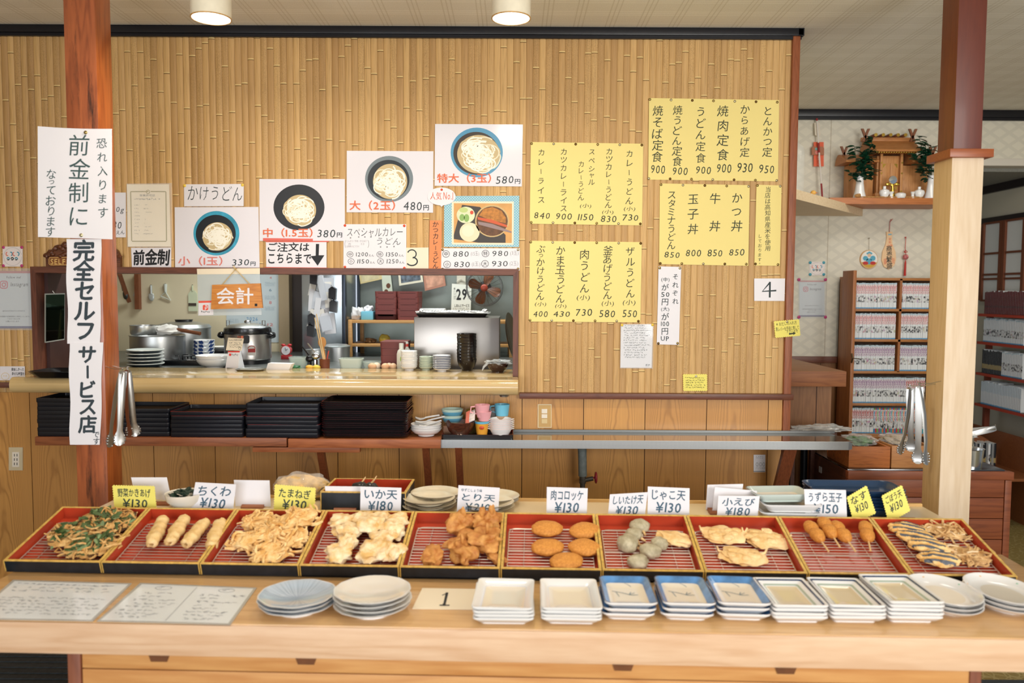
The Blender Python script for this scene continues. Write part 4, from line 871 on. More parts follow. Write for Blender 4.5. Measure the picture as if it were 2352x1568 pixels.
# wooden riser carrying the backs of the trays
b = MB(); yb = TX @ Vector((0, TD - .05, 0)); b.bx(ends[0] + .06, ends[1] - .06, yb.y - .02, yb.y + .02, .0, yb.z - .012, 0, .002)
b.build('riser', WCB, root, (0, 0, -CT))
def tp(i, px, py, h=.014):
    """tray coordinates of a picture point, h above the tray floor"""
    Mx = TRM[i]; n = Mx.to_3x3() @ Vector((0, 0, 1)); p = PP(px, py, Mx @ Vector((0, 0, h)), n); q = Mx.inverted() @ p; return q
def food(nm, i, px, py, h, mb, mats, label, cat, rz=0.0, lift=0.0, group=None, tilt=0.0):
    q = tp(i, px, py, h); q.z = .0145 + lift
    if isinstance(mb, MB):
        for v in mb.v: v.z = max(v.z, .0006)
        A = [v.x * math.cos(rz) - v.y * math.sin(rz) for v in mb.v]; B = [v.x * math.sin(rz) + v.y * math.cos(rz) for v in mb.v]
        for ax_, lo, hi, (m0, m1) in ((0, min(A), max(A), (-W_ / 2 + t_ + .002, W_ / 2 - t_ - .002)), (1, min(B), max(B), (t_ + .002, TD - t_ - .002))):
            if q[ax_] + hi > m1: q[ax_] -= min(.016, q[ax_] + hi - m1)
            if q[ax_] + lo < m0: q[ax_] += min(.016, m0 - q[ax_] - lo)
    o = mb.build(nm, mats, smooth=60) if isinstance(mb, MB) else dup(mb)
    o.matrix_basis = TRM[i] @ Matrix.Translation(q) @ Matrix.Rotation(rz, 4, 'Z') @ Matrix.Rotation(tilt, 4, 'X')
    return tag(o, label, cat, group)
def fry(c, c2, name, sc=30, rough=.62):
    t = NT(name); tc = t.n('ShaderNodeTexCoord').outputs['Object']
    nz = t.n('ShaderNodeTexNoise', i_Vector=tc, i_Scale=sc, i_Detail=4.0, i_Roughness=.6).outputs[0]
    k = t.n('ShaderNodeMapRange', i_Value=nz); k.inputs[1].default_value = .36; k.inputs[2].default_value = .66
    t.set(Base_Color=t.mix(k.outputs[0], c, c2), Roughness=rough)
    n2 = t.n('ShaderNodeTexNoise', i_Vector=tc, i_Scale=sc * 9, i_Detail=2.0).outputs[0]; t.bump(n2, .3, .003); return t.mat
F_CRUMB = fry((196, 124, 46), (222, 152, 66), 'bread_crumb', 160); F_GOLD = fry((214, 160, 84), (240, 208, 146), 'pale_batter', 26); F_SQUID = fry((222, 176, 104), (248, 232, 196), 'squid_batter', 24)
F_CHICK = fry((178, 108, 44), (218, 160, 86), 'brown_batter', 30); F_CHIK = fry((214, 172, 104), (236, 206, 150), 'stick_batter', 30); F_SHRIMP = fry((222, 176, 108), (246, 214, 160), 'shrimp_batter', 26)
F_GREY = fry((158, 146, 116), (204, 192, 162), 'shiitake_batter', 34); F_GOB = fry((190, 140, 80), (230, 194, 138), 'burdock_batter', 40); F_KAK = fry((186, 132, 64), (226, 186, 120), 'kakiage_batter', 40)
F_GREEN = M((74, 94, 50), .5, var=.4, vs=40, name='fried_leaf'); F_GREEN2 = M((120, 142, 96), .5, var=.3, vs=40, name='pale_leaf'); F_DARK = M((92, 58, 34), .6, name='dark_shred'); F_ONION = fry((222, 168, 92), (246, 216, 158), 'onion_batter', 30); F_NASU = M((88, 92, 100), .4, var=.35, vs=30, name='aubergine_skin'); F_STEM = M((214, 176, 122), .6, name='stick_wood')
def strands(r, n, rx, ry, h, rad, spread=1.0, up=.5, L=(.03, .06), m=0, b=None):
    b = b or MB()
    for k in range(n):
        a = r.uniform(0, 6.28); q = math.sqrt(r.random()) * spread; p = Vector((rx * q * math.cos(a), ry * q * math.sin(a), h * (1 - q * q * .75) * r.uniform(.55, 1.05)))
        d = Vector((r.gauss(0, 1), r.gauss(0, 1), r.gauss(0, .3) * up)).normalized(); l = r.uniform(*L); cv = Vector((r.gauss(0, 1), r.gauss(0, 1), r.gauss(0, .5))) * l * .35
        pts = [p + d * (l * (s - .5)) + cv * (1 - (2 * s - 1) ** 2) for s in (0, .25, .5, .75, 1)]
        for q_ in pts: q_.z = max(q_.z, rad)
        w = rad * r.uniform(.7, 1.3); b.tube(pts, [w * .7, w, w * 1.1, w, w * .6], 5, m)
    return b
def leaves(r, n, rx, ry, h, sz, m=0):
    b = MB()
    for k in range(n):
        a = r.uniform(0, 6.28); q = math.sqrt(r.random()); p = Vector((rx * q * math.cos(a), ry * q * math.sin(a), h * (1 - q * q * .7) * r.uniform(.8, 1.15)))
        X = Matrix.Translation(p) @ Matrix.Rotation(r.uniform(0, 6.28), 4, 'Z') @ Matrix.Rotation(r.uniform(-.6, .6), 4, 'X') @ Matrix.Rotation(r.uniform(-.5, .5), 4, 'Y')
        s = sz * r.uniform(.6, 1.3); b.blob((0, 0, 0), (s, s * .5, s * .14), k + 5, .4, 1.8, 1, m, X)
    return b
# 1 leafy vegetable fritters
for k, (px, py, rz, lift, where) in enumerate(((236, 1192, .3, .012, 'at the back, topmost'), (276, 1203, 1.2, .004, 'at the back right corner'), (150, 1232, 2.0, .008, 'on the left side'), (215, 1228, .8, .02, 'in the middle of the heap'), (190, 1258, 2.6, .004, 'at the front, nearest the diners'), (240, 1252, 1.7, .01, 'at the front right'))):
    r = random.Random(40 + k); b = MB().blob((0, 0, .012), (.062, .05, .016), 60 + k, .3, 2.4, 3)
    o = food('vegetable_fritter', 0, px, py, .03, b, F_KAK, 'leafy vegetable fritter with green leaves, ' + where + ' of its tray', 'fritter', rz, lift, 'vegetable fritters')
    stuff(strands(r, 46, .062, .052, .034, .0032, 1.05, .8, (.03, .06)).build('shredded_vegetable', F_KAK, o)); stuff(strands(r, 22, .06, .05, .034, .002, 1.05, 1.0, (.02, .05)).build('dark_shred', F_DARK, o))
    stuff(leaves(r, 34, .058, .048, .040, .017).build('fried_leaf', F_GREEN, o)); stuff(leaves(r, 14, .056, .046, .041, .014).build('pale_leaf', F_GREEN2, o))
# 2 battered fish-paste sticks
for k, (x0, y0, x1, y1, w) in enumerate(((348, 1253, 376, 1192, 'leftmost, widest'), (390, 1250, 424, 1192, 'second from the left, thinnest'), (427, 1254, 473, 1198, 'third from the left, most slanted'), (484, 1258, 508, 1198, 'rightmost, against the tray wall'))):
    a, c = tp(1, x0, y0, .03), tp(1, x1, y1, .03); L = (c - a).length; b = MB(); n = 26; m = 14; rings = []; o3 = Vector((k * 3.3, 1, 2))
    for j in range(n + 1):
        s = j / n; rr = .0215 * (.82 + .18 * math.sin(math.pi * s)) * (.78 if j in (0, n) else 1); ring = []
        for q in range(m):
            an = 2 * math.pi * q / m; p = Vector((math.cos(an) * rr * 1.05, (s - .5) * L, math.sin(an) * rr * .85)); p *= 1; d = noise.noise(p * 55 + o3) * .0065 + noise.noise(p * 130 + o3) * .002
            ring.append(p + Vector((math.cos(an), 0, math.sin(an))) * d + Vector((0, noise.noise(p * 90) * .006 if j in (0, n) else 0, .02)))
        rings.append(ring)
    inner0 = [Vector((p.x * .45, p.y, (p.z - .02) * .45 + .02)) for p in rings[0]]; deep = [p + Vector((0, .012, 0)) for p in inner0]
    b.loft([deep, inner0] + rings)
    mid = (a + c) / 2; o = b.build('fish_paste_stick', F_CHIK, smooth=70); mid.z = .0145
    o.matrix_basis = TRM[1] @ Matrix.Translation(mid) @ Matrix.Rotation(-math.atan2(c.x - a.x, c.y - a.y), 4, 'Z'); tag(o, 'battered fish-paste stick lying on its rack, ' + w, 'tempura', 'fish-paste sticks')
# 3 onion fritters
for k, (px, py, rz, lift, s, where) in enumerate(((592, 1200, .2, .004, .85, 'at the back left corner'), (695, 1196, 1.1, .022, 1.05, 'propped high at the back right'), (640, 1212, 2.2, .008, .9, 'in the middle'), (570, 1243, 2.8, .006, .95, 'at the left edge'), (678, 1240, .7, .006, 1.0, 'at the right edge'), (622, 1270, 1.6, .004, 1.05, 'at the front'), (618, 1236, .4, .022, .8, 'lying on top of the others'))):
    r = random.Random(80 + k); b = MB().blob((0, 0, .014 * s), (.056 * s, .046 * s, .02 * s), 90 + k, .3, 2.2, 3, amp2=.08, f2=7)
    o = food('onion_fritter', 2, px, py, .03, b, F_ONION, 'golden onion fritter of curled strips, ' + where + ' of its tray', 'fritter', rz, lift, 'onion fritters')
    stuff(strands(r, 40, .056 * s, .046 * s, .036 * s, .0046, 1.1, .8, (.03, .065)).build('onion_strip', F_ONION, o)); stuff(strands(r, 16, .05 * s, .04 * s, .042 * s, .0052, 1.0, .8, (.02, .045)).build('pale_onion_strip', F_GOLD, o))
# 4 squid tempura
sq = ((790, 1205, .004, 1.0, 'back left corner'), (830, 1200, .008, .95, 'back row, left of centre'), (872, 1198, .01, .9, 'back row, right of centre'), (922, 1207, .006, 1.0, 'back right corner'), (800, 1228, .014, .85, 'left edge of the second row'), (855, 1222, .024, 1.0, 'centre, on top of the heap'), (912, 1232, .014, 1.0, 'right edge of the second row'), (778, 1278, .004, 1.05, 'front left corner'), (800, 1258, .02, .8, 'upright by the front left corner'), (858, 1280, .008, 1.15, 'front centre, palest'), (915, 1272, .004, .9, 'front right corner'), (880, 1250, .022, .85, 'just behind the palest front piece'))
for k, (px, py, lift, s, where) in enumerate(sq):
    r = random.Random(k + 11); b = MB().blob((0, 0, .02 * s), (.046 * s * r.uniform(.85, 1.15), .039 * s, .025 * s), 120 + k, .32, 1.9, 4, amp2=.16, f2=5.2)
    food('squid_tempura', 3, px, py, .03, b, F_SQUID, 'lumpy pale squid tempura in the heaped tray: ' + where, 'tempura', r.uniform(0, 6), lift, 'squid tempura pieces', r.uniform(-.1, .1))
# 5 chicken tempura
for k, (px, py, lift, s, where, ex) in enumerate(((1057, 1215, .006, 1.0, 'back left piece', (.9, 1.0, 1.5)), (1127, 1212, .01, 1.1, 'back right piece with two pointed tips', (1, .9, 1.3)), (1065, 1248, .008, 1.0, 'middle piece', (1.3, .8, .9)), (1125, 1252, .012, 1.05, 'long right-hand piece', (1.0, 1.2, 1.1)), (993, 1278, .002, .95, 'front left piece', (1.1, .8, .9)), (1062, 1280, .006, 1.05, 'front middle piece, roundest', (1.15, .9, 1.15)), (1150, 1278, .002, .6, 'small scrap at the right edge', (1.3, .8, .8)))):
    b = MB().blob((0, 0, .02 * s * ex[2]), (.047 * s * ex[0], .04 * s * ex[1], .024 * s * ex[2]), 150 + k, .42, 1.7, 4, amp2=.14, f2=5.5)
    if k in (1, 3, 5, 0):
        for dx in ((-.014, .02) if k == 1 else (.012,)): b.blob((dx, -.004, .05 * s * ex[2]), (.009, .006, .022), 170 + k, .3, 2, 2)
    food('chicken_tempura', 4, px, py, .03, b, F_CHICK, 'craggy brown chicken tempura in its tray: ' + where, 'tempura', .4 * k, lift, 'chicken tempura pieces')
# 6 croquettes
cr = MB().blob((0, 0, .017), (.053, .041, .0195), 9, .05, 2.0, 4, amp2=.05, f2=16)
c0 = None
for k, (px, py, where) in enumerate(((1256, 1224, 'back left'), (1343, 1229, 'back right'), (1257, 1267, 'middle left'), (1342, 1268, 'middle right'), (1300, 1300, 'single one at the front'))):
    o = food('croquette', 5, px, py, .014, cr if c0 is None else c0, F_CRUMB, 'round golden breadcrumbed croquette, ' + where + ' of the five', 'croquette', .5 * k * math.pi * .0 + (0, 3.3, .1, 3.0, .2)[k], 0, 'five croquettes'); c0 = c0 or o
# 7 shiitake and whitebait tempura
for k, (px, py, s, where) in enumerate(((1468, 1215, 1.0, 'at the very back'), (1455, 1236, .95, 'second, behind the largest'), (1441, 1256, 1.15, 'the largest, at the left edge'), (1514, 1254, .85, 'the smallest, beside the pale flat piece'), (1493, 1273, 1.0, 'nearest the middle'), (1465, 1298, 1.0, 'at the front, with two stalk ends'))):
    b = MB().blob((0, 0, .014 * s), (.034 * s, .03 * s, .023 * s), 200 + k, .14, 2.2, 3, amp2=.05, f2=9)
    o = food('shiitake_tempura', 6, px, py, .016, b, F_GREY, 'grey-battered shiitake mushroom cap, ' + where, 'tempura', .7 * k, 0, 'shiitake tempura')
    b = MB()
    for dx in (-.008, .01): b.tube([(dx, -.025 * s, .01), (dx * 1.6, -.041 * s, .004)], [.005, .0035], 6)
    b.build('stalk', F_GOB, o)
b = MB().blob((0, 0, .011), (.06, .036, .014), 231, .25, 1.8, 4, amp2=.12, f2=5); food('whitebait_tempura', 6, 1562, 1243, .015, b, F_SHRIMP, 'single flat pale tempura piece right of the grey mushrooms', 'tempura', -.55)
# 8 shrimp fritters
for k, (px, py, rz, where) in enumerate(((1662, 1234, -.1, 'at the back left'), (1770, 1244, -.3, 'at the back right, lumpiest'), (1705, 1283, -.1, 'at the front'))):
    r = random.Random(300 + k); b = MB().blob((0, 0, .010), (.07, .05, .0125), 240 + k, .22, 1.9, 4, amp2=.1, f2=5)
    for q in range(9): a = r.uniform(0, 6.28); d = r.uniform(.3, .85); b.blob((.064 * d * math.cos(a), .046 * d * math.sin(a), .018), (.017, .013, .008), q, .2, 2, 2)
    for a in (.35, 2.9): b.tube([(.058 * math.cos(a), .042 * math.sin(a), .012), (.076 * math.cos(a), .054 * math.sin(a), .016), (.081 * math.cos(a), .06 * math.sin(a), .03)], [.005, .0045, .003], 6)
    food('shrimp_fritter', 7, px, py, .015, b, F_SHRIMP, 'flat pale shrimp fritter ' + where + ' of the three', 'fritter', rz, 0, 'shrimp fritters')
# 9 quail eggs on sticks
bq = MB().blob((0, .026, .021), (.0225, .035, .021), 1, .05, 2, 3, amp2=.05, f2=11).blob((0, -.018, .021), (.0225, .034, .021), 2, .05, 2, 3, amp2=.05, f2=11); st = MB().tube([(0, -.04, .018), (.001, -.098, .012)], .0032, 6)
q0 = None
for k, (px, py, rz, where) in enumerate(((1870, 1233, .12, 'leftmost'), (1900, 1224, .05, 'second from the left'), (1931, 1233, .1, 'third from the left'), (1989, 1233, -.25, 'standing apart on the right'))):
    o = food('quail_egg_skewer', 8, px, py, .017, bq if q0 is None else q0, F_CRUMB, 'breadcrumbed quail-egg skewer, ' + where + ' of the four', 'skewer', rz, 0, 'quail-egg skewers')
    if q0 is None: st.build('stick', F_STEM, o); q0 = o
# 10 aubergine fans and burdock
for k, (px, py, rz, where) in enumerate(((2082, 1217, -.25, 'at the back'), (2103, 1240, -.3, 'second from the back'), (2130, 1262, -.2, 'third from the back'), (2155, 1293, -.1, 'at the front, showing most dark skin'))):
    mf = lambda p, n: 1 if (p.z > -.002 and abs(p.x + .002) < .05 and math.sin(p.y / .04 * 10.5 + p.x / .058 * 2.0 + k) > .2 + abs(p.x) * 7 + .5 * noise.noise(p * 60)) else 0
    b = MB().blob((0, 0, .012), (.06, .04, .0145), 260 + k, .12, 2, 5, amp2=.08, f2=6, mfun=mf)
    for i in range(len(b.v)): b.v[i].z += .0022 * math.sin(b.v[i].y / .04 * 10.5 + b.v[i].x / .058 * 2.0 + k) if b.v[i].z > .014 else 0
    o = food('aubergine_tempura', 9, px, py, .016, b, [F_GOLD, F_NASU], 'fan-cut aubergine tempura with dark skin, ' + where + ' of the four', 'tempura', rz, .002 * k, 'aubergine tempura')
for k, (px, py, rz, where) in enumerate(((2168, 1217, -.4, 'at the back right corner'), (2228, 1277, -.45, 'nearer the front'))):
    r = random.Random(330 + k); b = MB().blob((0, 0, .008), (.055, .04, .008), 280 + k, .25, 2, 3)
    o = food('burdock_fritter', 9, px, py, .016, b, F_GOB, 'tangled brown burdock fritter ' + where, 'fritter', rz, 0, 'burdock fritters')
    stuff(strands(r, 56, .058, .042, .02, .003, 1.15, .5, (.03, .06)).build('burdock_strip', F_GOB, o)); stuff(strands(r, 14, .045, .032, .02, .0026, 1, .5, (.03, .05)).build('pale_burdock_strip', M((232, 208, 168), .6, name='burdock_core'), o))
# ================================================================== DISHES, SHEETS AND CARDS ON THE COUNTER
def stack(proto, n, p, step, rz, label, cat, group, wob=.003, seed=0, names=None, frame=None):
    """a pile: proto is the first dish, the rest are copies of it"""
    r = random.Random(seed); out = []
    for i in range(n):
        where = 'topmost' if i == n - 1 else 'lowest' if i == 0 else ('second', 'third', 'fourth', 'fifth', 'sixth', 'seventh', 'eighth', 'ninth', 'tenth', 'eleventh', 'twelfth', 'thirteenth', 'fourteenth', 'fifteenth', 'sixteenth', 'seventeenth', 'eighteenth')[i - 1] + ' from the bottom'
        q = Vector((p[0] + r.uniform(-wob, wob), p[1] + r.uniform(-wob, wob), p[2] + i * step))
        if proto.get('used'): o = dup(proto)
        else: o = proto; o['used'] = 1
        o.location = q; o.rotation_euler = (0, 0, rz + r.uniform(-.03, .03)); o['label'] = label + ', ' + where; o['category'] = cat; o['group'] = group; out.append(o)
    return out
def ctop(px, py, z=0.0): return PZ(px, py, CT + z)
def round_plate(name, mats, R_, h, foot, ripple=0, nr=0, th=.004):
    b = MB(); prof = [(0, .004), (foot * .9, .004), (foot * .92, 0), (foot, 0), (foot, .005), (R_ * .8, h * .55), (R_, h - .002), (R_ + .0008, h), (R_ - .002, h), (R_ * .78, h * .55 + th), (foot * .9, .005 + th), (0, .004 + th)]
    b.lathe(prof, 48, ripple=ripple, nr=nr, mats=[0] * 6 + ([2, 1] if len(mats) > 2 else [0, 0]) + [1] * 3 if len(mats) > 1 else None); return b.build(name, mats)
BLUELINE = NT('blue_ray_glaze'); _t = BLUELINE; _c = _t.n('ShaderNodeTexCoord').outputs['Object']; _s = _t.n('ShaderNodeSeparateXYZ', i_Vector=_c)
_a = _t.math('ARCTAN2', _s.outputs[1], _s.outputs[0]); _r = _t.math('SQRT', _t.math('ADD', _t.math('MULTIPLY', _s.outputs[0], _s.outputs[0]), _t.math('MULTIPLY', _s.outputs[1], _s.outputs[1])))
_n = _t.n('ShaderNodeTexNoise', noise_dimensions='1D', i_W=_t.math('MULTIPLY', _a, 9.0), i_Scale=1.3, i_Detail=2.0).outputs[0]
_k = _t.n('ShaderNodeMapRange', i_Value=_n); _k.inputs[1].default_value = .45; _k.inputs[2].default_value = .62
_d = _t.n('ShaderNodeMapRange', i_Value=_r); _d.inputs[1].default_value = .0; _d.inputs[2].default_value = .095; _d.inputs[3].default_value = .85; _d.inputs[4].default_value = .15
_t.set(Base_Color=_t.mix(_t.math('MULTIPLY', _k.outputs[0], _d.outputs[0]), (182, 196, 210), (74, 96, 128)), Roughness=.12, Coat_Weight=.4); BLUELINE = _t.mat
pA = round_plate('round_plate', [CHINA, BLUELINE], .1045, .026, .055, .014, 9)
stack(pA, 3, ctop(683, 1400), .0115, 0, 'blue ray-patterned round plate with scalloped rim', 'plate', 'blue round plates')
pB = round_plate('round_plate', [CHINA, M((226, 218, 206), .1, coat=.5, name='warm_white_glaze')], .1045, .028, .055, .008, 14)
stack(pB, 4, ctop(857, 1404), .0115, 0, 'plain white round plate beside the blue plates', 'plate', 'white round plates', .005, 3)
def rect_plate(name, mats, wd, dp, h, rad, wall, inner, bands=None, th=.004, foot=.75):
    """rounded rectangular dish; bands = list of (inset from rim, width, material index) lines glazed on the inside"""
    rings = [rrect(wd * foot, dp * foot, rad, 0), rrect(wd * foot, dp * foot, rad, .005), rrect(wd * .84, dp * .88, rad, .009), rrect(wd * .945, dp * .96, rad, h - .0085), rrect(wd, dp, rad, h - .0045), rrect(wd, dp, rad, h), rrect(wd - .006, dp - .006, rad, h)]
    ms = [0, 0, 0, 0, 0, wall]; zf = .007 + th; W1, D1 = wd - 2 * inner, dp - 2 * inner
    if bands:
        for (a, q, m) in bands:
            for v in (a, a + q): f = v / inner; rings.append(rrect(wd - .006 - 2 * (inner - .003) * f, dp - .006 - 2 * (inner - .003) * f, rad, h - (h - zf) * min(1, f)))
            ms += [1, m]
    rings.append(rrect(W1, D1, rad * .8, zf)); ms.append(1 if not bands else 1); rings.append(rrect(W1 * .5, D1 * .5, rad * .4, zf - .0005)); ms.append(2)
    b = MB(); b.loft(rings, mats=ms + [2]); return b.build(name, mats, smooth=50)
IV = M((232, 222, 206), .12, coat=.4, name='ivory_glaze'); LAV = M((190, 190, 206), .15, name='lilac_line'); BLUERIM = M((86, 136, 190), .14, coat=.4, var=.3, vs=26, name='blue_band_glaze'); INDIGO = M((44, 66, 100), .14, coat=.4, name='indigo_line'); SAGE = M((164, 178, 162), .15, coat=.4, name='sage_line')
def fpt(px, py, half): q = CXI @ ctop(px, py); q.y += half; return CX @ q
sp = rect_plate('square_plate', [CHINA, CHINA, IV, LAV], .161, .215, .026, .012, 0, .024, [(.0215, .001, 3)])
stack(sp, 4, fpt(1154, 1441, .105), .0095, -AC, 'plain white rectangular plate next to the card with numeral 1', 'plate', 'white rectangular plates', .0012, 5)
stack(sp, 4, fpt(1312, 1441, .105), .0095, -AC, 'plain white rectangular plate next to the blue-rimmed plates', 'plate', 'white rectangular plates', .0012, 6)
bp = rect_plate('blue_rim_plate', [CHINA, BLUERIM, IV, INDIGO], .142, .205, .026, .018, 3, .018)
b = Ink(); b.stroke(arc(-.03, .05, .05, .07, 20, 100), .0022); b.stroke([(-.04, .04), (-.015, .03), (.01, .012), (.03, .015)], .003); b.stroke([(.005, .014), (.012, .035)], .0025); b.stroke([(.005, .014), (.022, .03)], .0025); b.stroke([(-.03, .035), (-.024, .0)], .002)
m_ = MB(); m_.v = [Vector((x, y - .02, .0113 + k * 2e-5)) for x, y, k in b.p]; m_.f = b.f; m_.m = [0] * len(b.f); m_.build('painted_twig', M((120, 140, 152), .15, name='twig_glaze'), bp, recalc=False)
for k, (px, w_) in enumerate(((1447, 'nearest the plain white plates'), (1583, 'in the middle stack'), (1713, 'nearest the green-lined plates'))): stack(bp, 3, fpt(px, 1431, .1), .0155, -AC - .02 * k, 'blue-banded plate with a painted twig ' + w_, 'plate', 'blue-banded plates', .003, 8 + k)
gp = rect_plate('lined_plate', [CHINA, CHINA, M((224, 206, 172), .12, coat=.4, name='straw_glaze'), INDIGO, SAGE], .146, .205, .026, .008, 0, .030, [(.004, .006, 3), (.021, .006, 4)])
for k, (px, n, w_) in enumerate(((1838, 4, 'beside the blue-banded plates'), (1972, 4, 'in the middle stack'), (2104, 5, 'in the stack beside the ovals'))): stack(gp, n, fpt(px, 1437, .1), .0105, -AC, 'white plate with indigo lines ' + w_, 'plate', 'indigo-lined plates', .0018, 12 + k)
def oval_plate():
    el_ = lambda a, c, z: [Vector((a * math.cos(2 * math.pi * i / 40), c * math.sin(2 * math.pi * i / 40), z)) for i in range(40)]
    A, B = .092, .125; b = MB(); b.loft([el_(A * .55, B * .55, 0), el_(A * .55, B * .55, .005), el_(A * .9, B * .9, .016), el_(A, B, .026), el_(A - .003, B - .003, .0265), el_(A * .82, B * .82, .013), el_(A * .55, B * .55, .0095), el_(A * .2, B * .2, .009)], mats=[0, 0, 0, 0, 0, 0, 1, 1])
    o = b.build('oval_plate', [CHINA, M((226, 218, 204), .12, coat=.5, name='oval_glaze')]); r = random.Random(2)
    for k, c in enumerate(((120, 190, 150), (236, 180, 90), (236, 170, 80), (120, 190, 150), (236, 180, 90))): a = .5 + k * 1.1; d = MB(); d.blob((A * .9 * math.cos(a), B * .9 * math.sin(a), .0195), (.004, .004, .0012), k, .2, 2, 1); d.build('glaze_dot', M(c, .2, name='dot_glaze'), o)
    return o
op = oval_plate()
stack(op, 3, fpt(2208, 1425, .10), .012, -AC, 'white oval plate with coloured dots beside the lined plates', 'plate', 'white oval plates', .002, 20); stack(op, 3, fpt(2350, 1422, .10), .012, -AC, 'white oval plate with coloured dots, last stack at the counter end', 'plate', 'white oval plates', .002, 21)
CP = Pl(C0, (0, 0, 1)); SLV = M((224, 227, 228), .12, spec=.7, name='laminated_sheet')
for (quad, lab, seed, two) in (([(30, 1331), (303, 1339), (213, 1426), (-75, 1421)], 'laminated handwritten sheet on the counter, leftmost, text across its width', 3, 0), ([(322, 1338), (590, 1349), (529, 1434), (222, 1426)], 'laminated handwritten sheet in two columns beside the blue plates', 4, 1)):
    o = sheet('laminated_sheet', quad, CP, M((176, 172, 164), .12, name='laminate_edge'), lab, 'sheet', off=.0018, th=.0012, group='laminated sheets on the counter')
    c = sum((Vector(q) for q in quad), Vector((0, 0))) / 4; q2 = [tuple(c + (Vector(q) - c) * Vector((.955, .94)) if False else c + Vector(((Vector(q) - c).x * .955, (Vector(q) - c).y * .94))) for q in quad]
    s2 = Ink(); s2.poly(q2); s2.build('paper', SLV, o, CP.at(.0021)); k = Ink(); bil = lambda u, v: (Vector(q2[0]) * (1 - u) + Vector(q2[1]) * u) * (1 - v) + (Vector(q2[3]) * (1 - u) + Vector(q2[2]) * u) * v
    t = Ink(); 
    if two:
        t.scribble(.04, .2, .44, .93, .095, 5, .5); t.scribble(.56, .2, .97, .93, .095, 7, .5); t.stroke([(.5, .02), (.5, .97)], .006); t.ring(.22, .08, .07, .05, .008); t.ring(.78, .08, .07, .05, .008); t.scribble(.17, .05, .27, .13, .075, 4, .1); t.scribble(.73, .05, .83, .13, .075, 6, .1)
    else: t.scribble(.03, .04, .97, .34, .085, 8, .15); t.scribble(.03, .40, .97, .92, .085, 9, .2)
    k.p = [tuple(bil(x, y)) + (z,) for x, y, z in t.p]; k.f = t.f; k.build('handwriting', M((160, 164, 168), .4, name='grey_pencil'), o, CP.at(.0024))
o = sheet('number_card', [(970, 1350), (1098, 1352), (1086, 1399), (947, 1397)], CP, CREAM, 'white card with a printed 1 lying on the counter', 'sign', off=.002)
k = Ink(); k.poly([(1024, 1360), (1030, 1360), (1024, 1386), (1018, 1386)]); k.poly([(1015, 1366), (1028, 1360), (1026, 1363), (1016, 1367.5)]); k.poly([(1010, 1388), (1033, 1388), (1032, 1391), (1009, 1391)]); k.poly([(1017, 1385.5), (1024, 1385.5), (1023.5, 1388.5), (1016.5, 1388.5)]); k.build('numeral', INKB, o, CP.at(.0023))
# ---- price cards in split-log holders on the raised ledge
HOLD = wood('holder_wood', (160, 96, 56), (116, 62, 34), 'x', 3, .5, .4); HLD = None
def card(quad, label, txt, price, yellow=0, small=None, yl=.372, holder=1, hx=None, blank=0, hlab=None, ink=None):
    pl = Pl(CX @ Vector((0, yl, HP)), -ay + az * .06); xs = [q[0] for q in quad]; ys = [q[1] for q in quad]; x0, x1, y0, y1 = min(xs), max(xs), min(ys), max(ys)
    qd = list(quad)
    o = sheet('price_card', qd, pl, YELLOWC if yellow else WHITE, label, 'card', off=0, th=.0015, group='price cards behind the trays', zig=5.5 if yellow else 0)
    if not blank:
        t = Ink(); U = lambda u, v: ((qd[0][0] * (1 - u) + qd[1][0] * u) * (1 - v) + (qd[3][0] * (1 - u) + qd[2][0] * u) * v, (qd[0][1] * (1 - u) + qd[1][1] * u) * (1 - v) + (qd[3][1] * (1 - u) + qd[2][1] * u) * v)
        if small: t.h(small, .08, .08, .58, .17, .013)
        a, bq = (.22, .44) if small else (.08, .38)
        t.h(txt, .1, a, .9, bq, .014, slant=.05); t.h(price, .2, bq + .05, .8, .74, .014, slant=.12)
        k = Ink(); k.p = [tuple(U(x, y)) + (z,) for x, y, z in t.p]; k.f = t.f; k.build('lettering', ink or (M((54, 66, 56), .6, name='green_ink') if yellow else INKBLUE), o, pl.at(.0006))
    global HLD
    hxp = hx or (x0 + x1) / 2; c = CXI @ PP(hxp, 1180, CX @ Vector((0, yl, HP)), ay)
    if HLD is None:
        b = MB(); n = 10; L = .04
        for sg in (-1, 1):
            prof = [(sg * .001, .004)] + [(sg * (.001 + .016 * math.sin(math.radians(9 * i))), .0115 * math.cos(math.radians(9 * i)) ) for i in range(0, 11)] + [(sg * .001, 0)]
            prof = [(a_, z_ + .0) for a_, z_ in prof if True]; b.prism([Vector((-L, y_, max(0, z_))) for y_, z_ in prof[1:]], (2 * L, 0, 0))
        b.bx(-L, L, -.0012, .0012, 0, .003); HLD = b.build('card_holder', HOLD); h = HLD
    else: h = dup(HLD)
    h.location = CX @ Vector((c.x, yl + .0005, HP)); h.rotation_euler = (0, 0, -AC); tag(h, hlab or ('split-log card holder behind the ' + label.split(' reading')[0].split('price card')[0].strip() + ' card for ' + label.split('above the ')[-1].split('over the ')[-1]), 'holder', 'split-log card holders'); return o
card([(259, 1115), (354, 1117), (360, 1186), (265, 1182)], 'pinked yellow price card above the leafy vegetable fritters', '野菜かきあげ', '¥130', 1)
card([(449, 1107), (542, 1112), (533, 1190), (434, 1186)], 'white price card above the fish-paste sticks', 'ちくわ', '¥130')
card([(632, 1113), (724, 1121), (721, 1190), (629, 1186)], 'pinked yellow price card above the onion fritters', 'たまねぎ', '¥130', 1)
card([(828, 1117), (922, 1120), (920, 1192), (827, 1191)], 'white price card above the squid tempura', 'いか天', '¥180')
card([(1053, 1114), (1148, 1120), (1143, 1196), (1048, 1194)], 'white price card with a small extra line above the chicken tempura', 'とり天', '¥210', small='ゆずこしょう味')
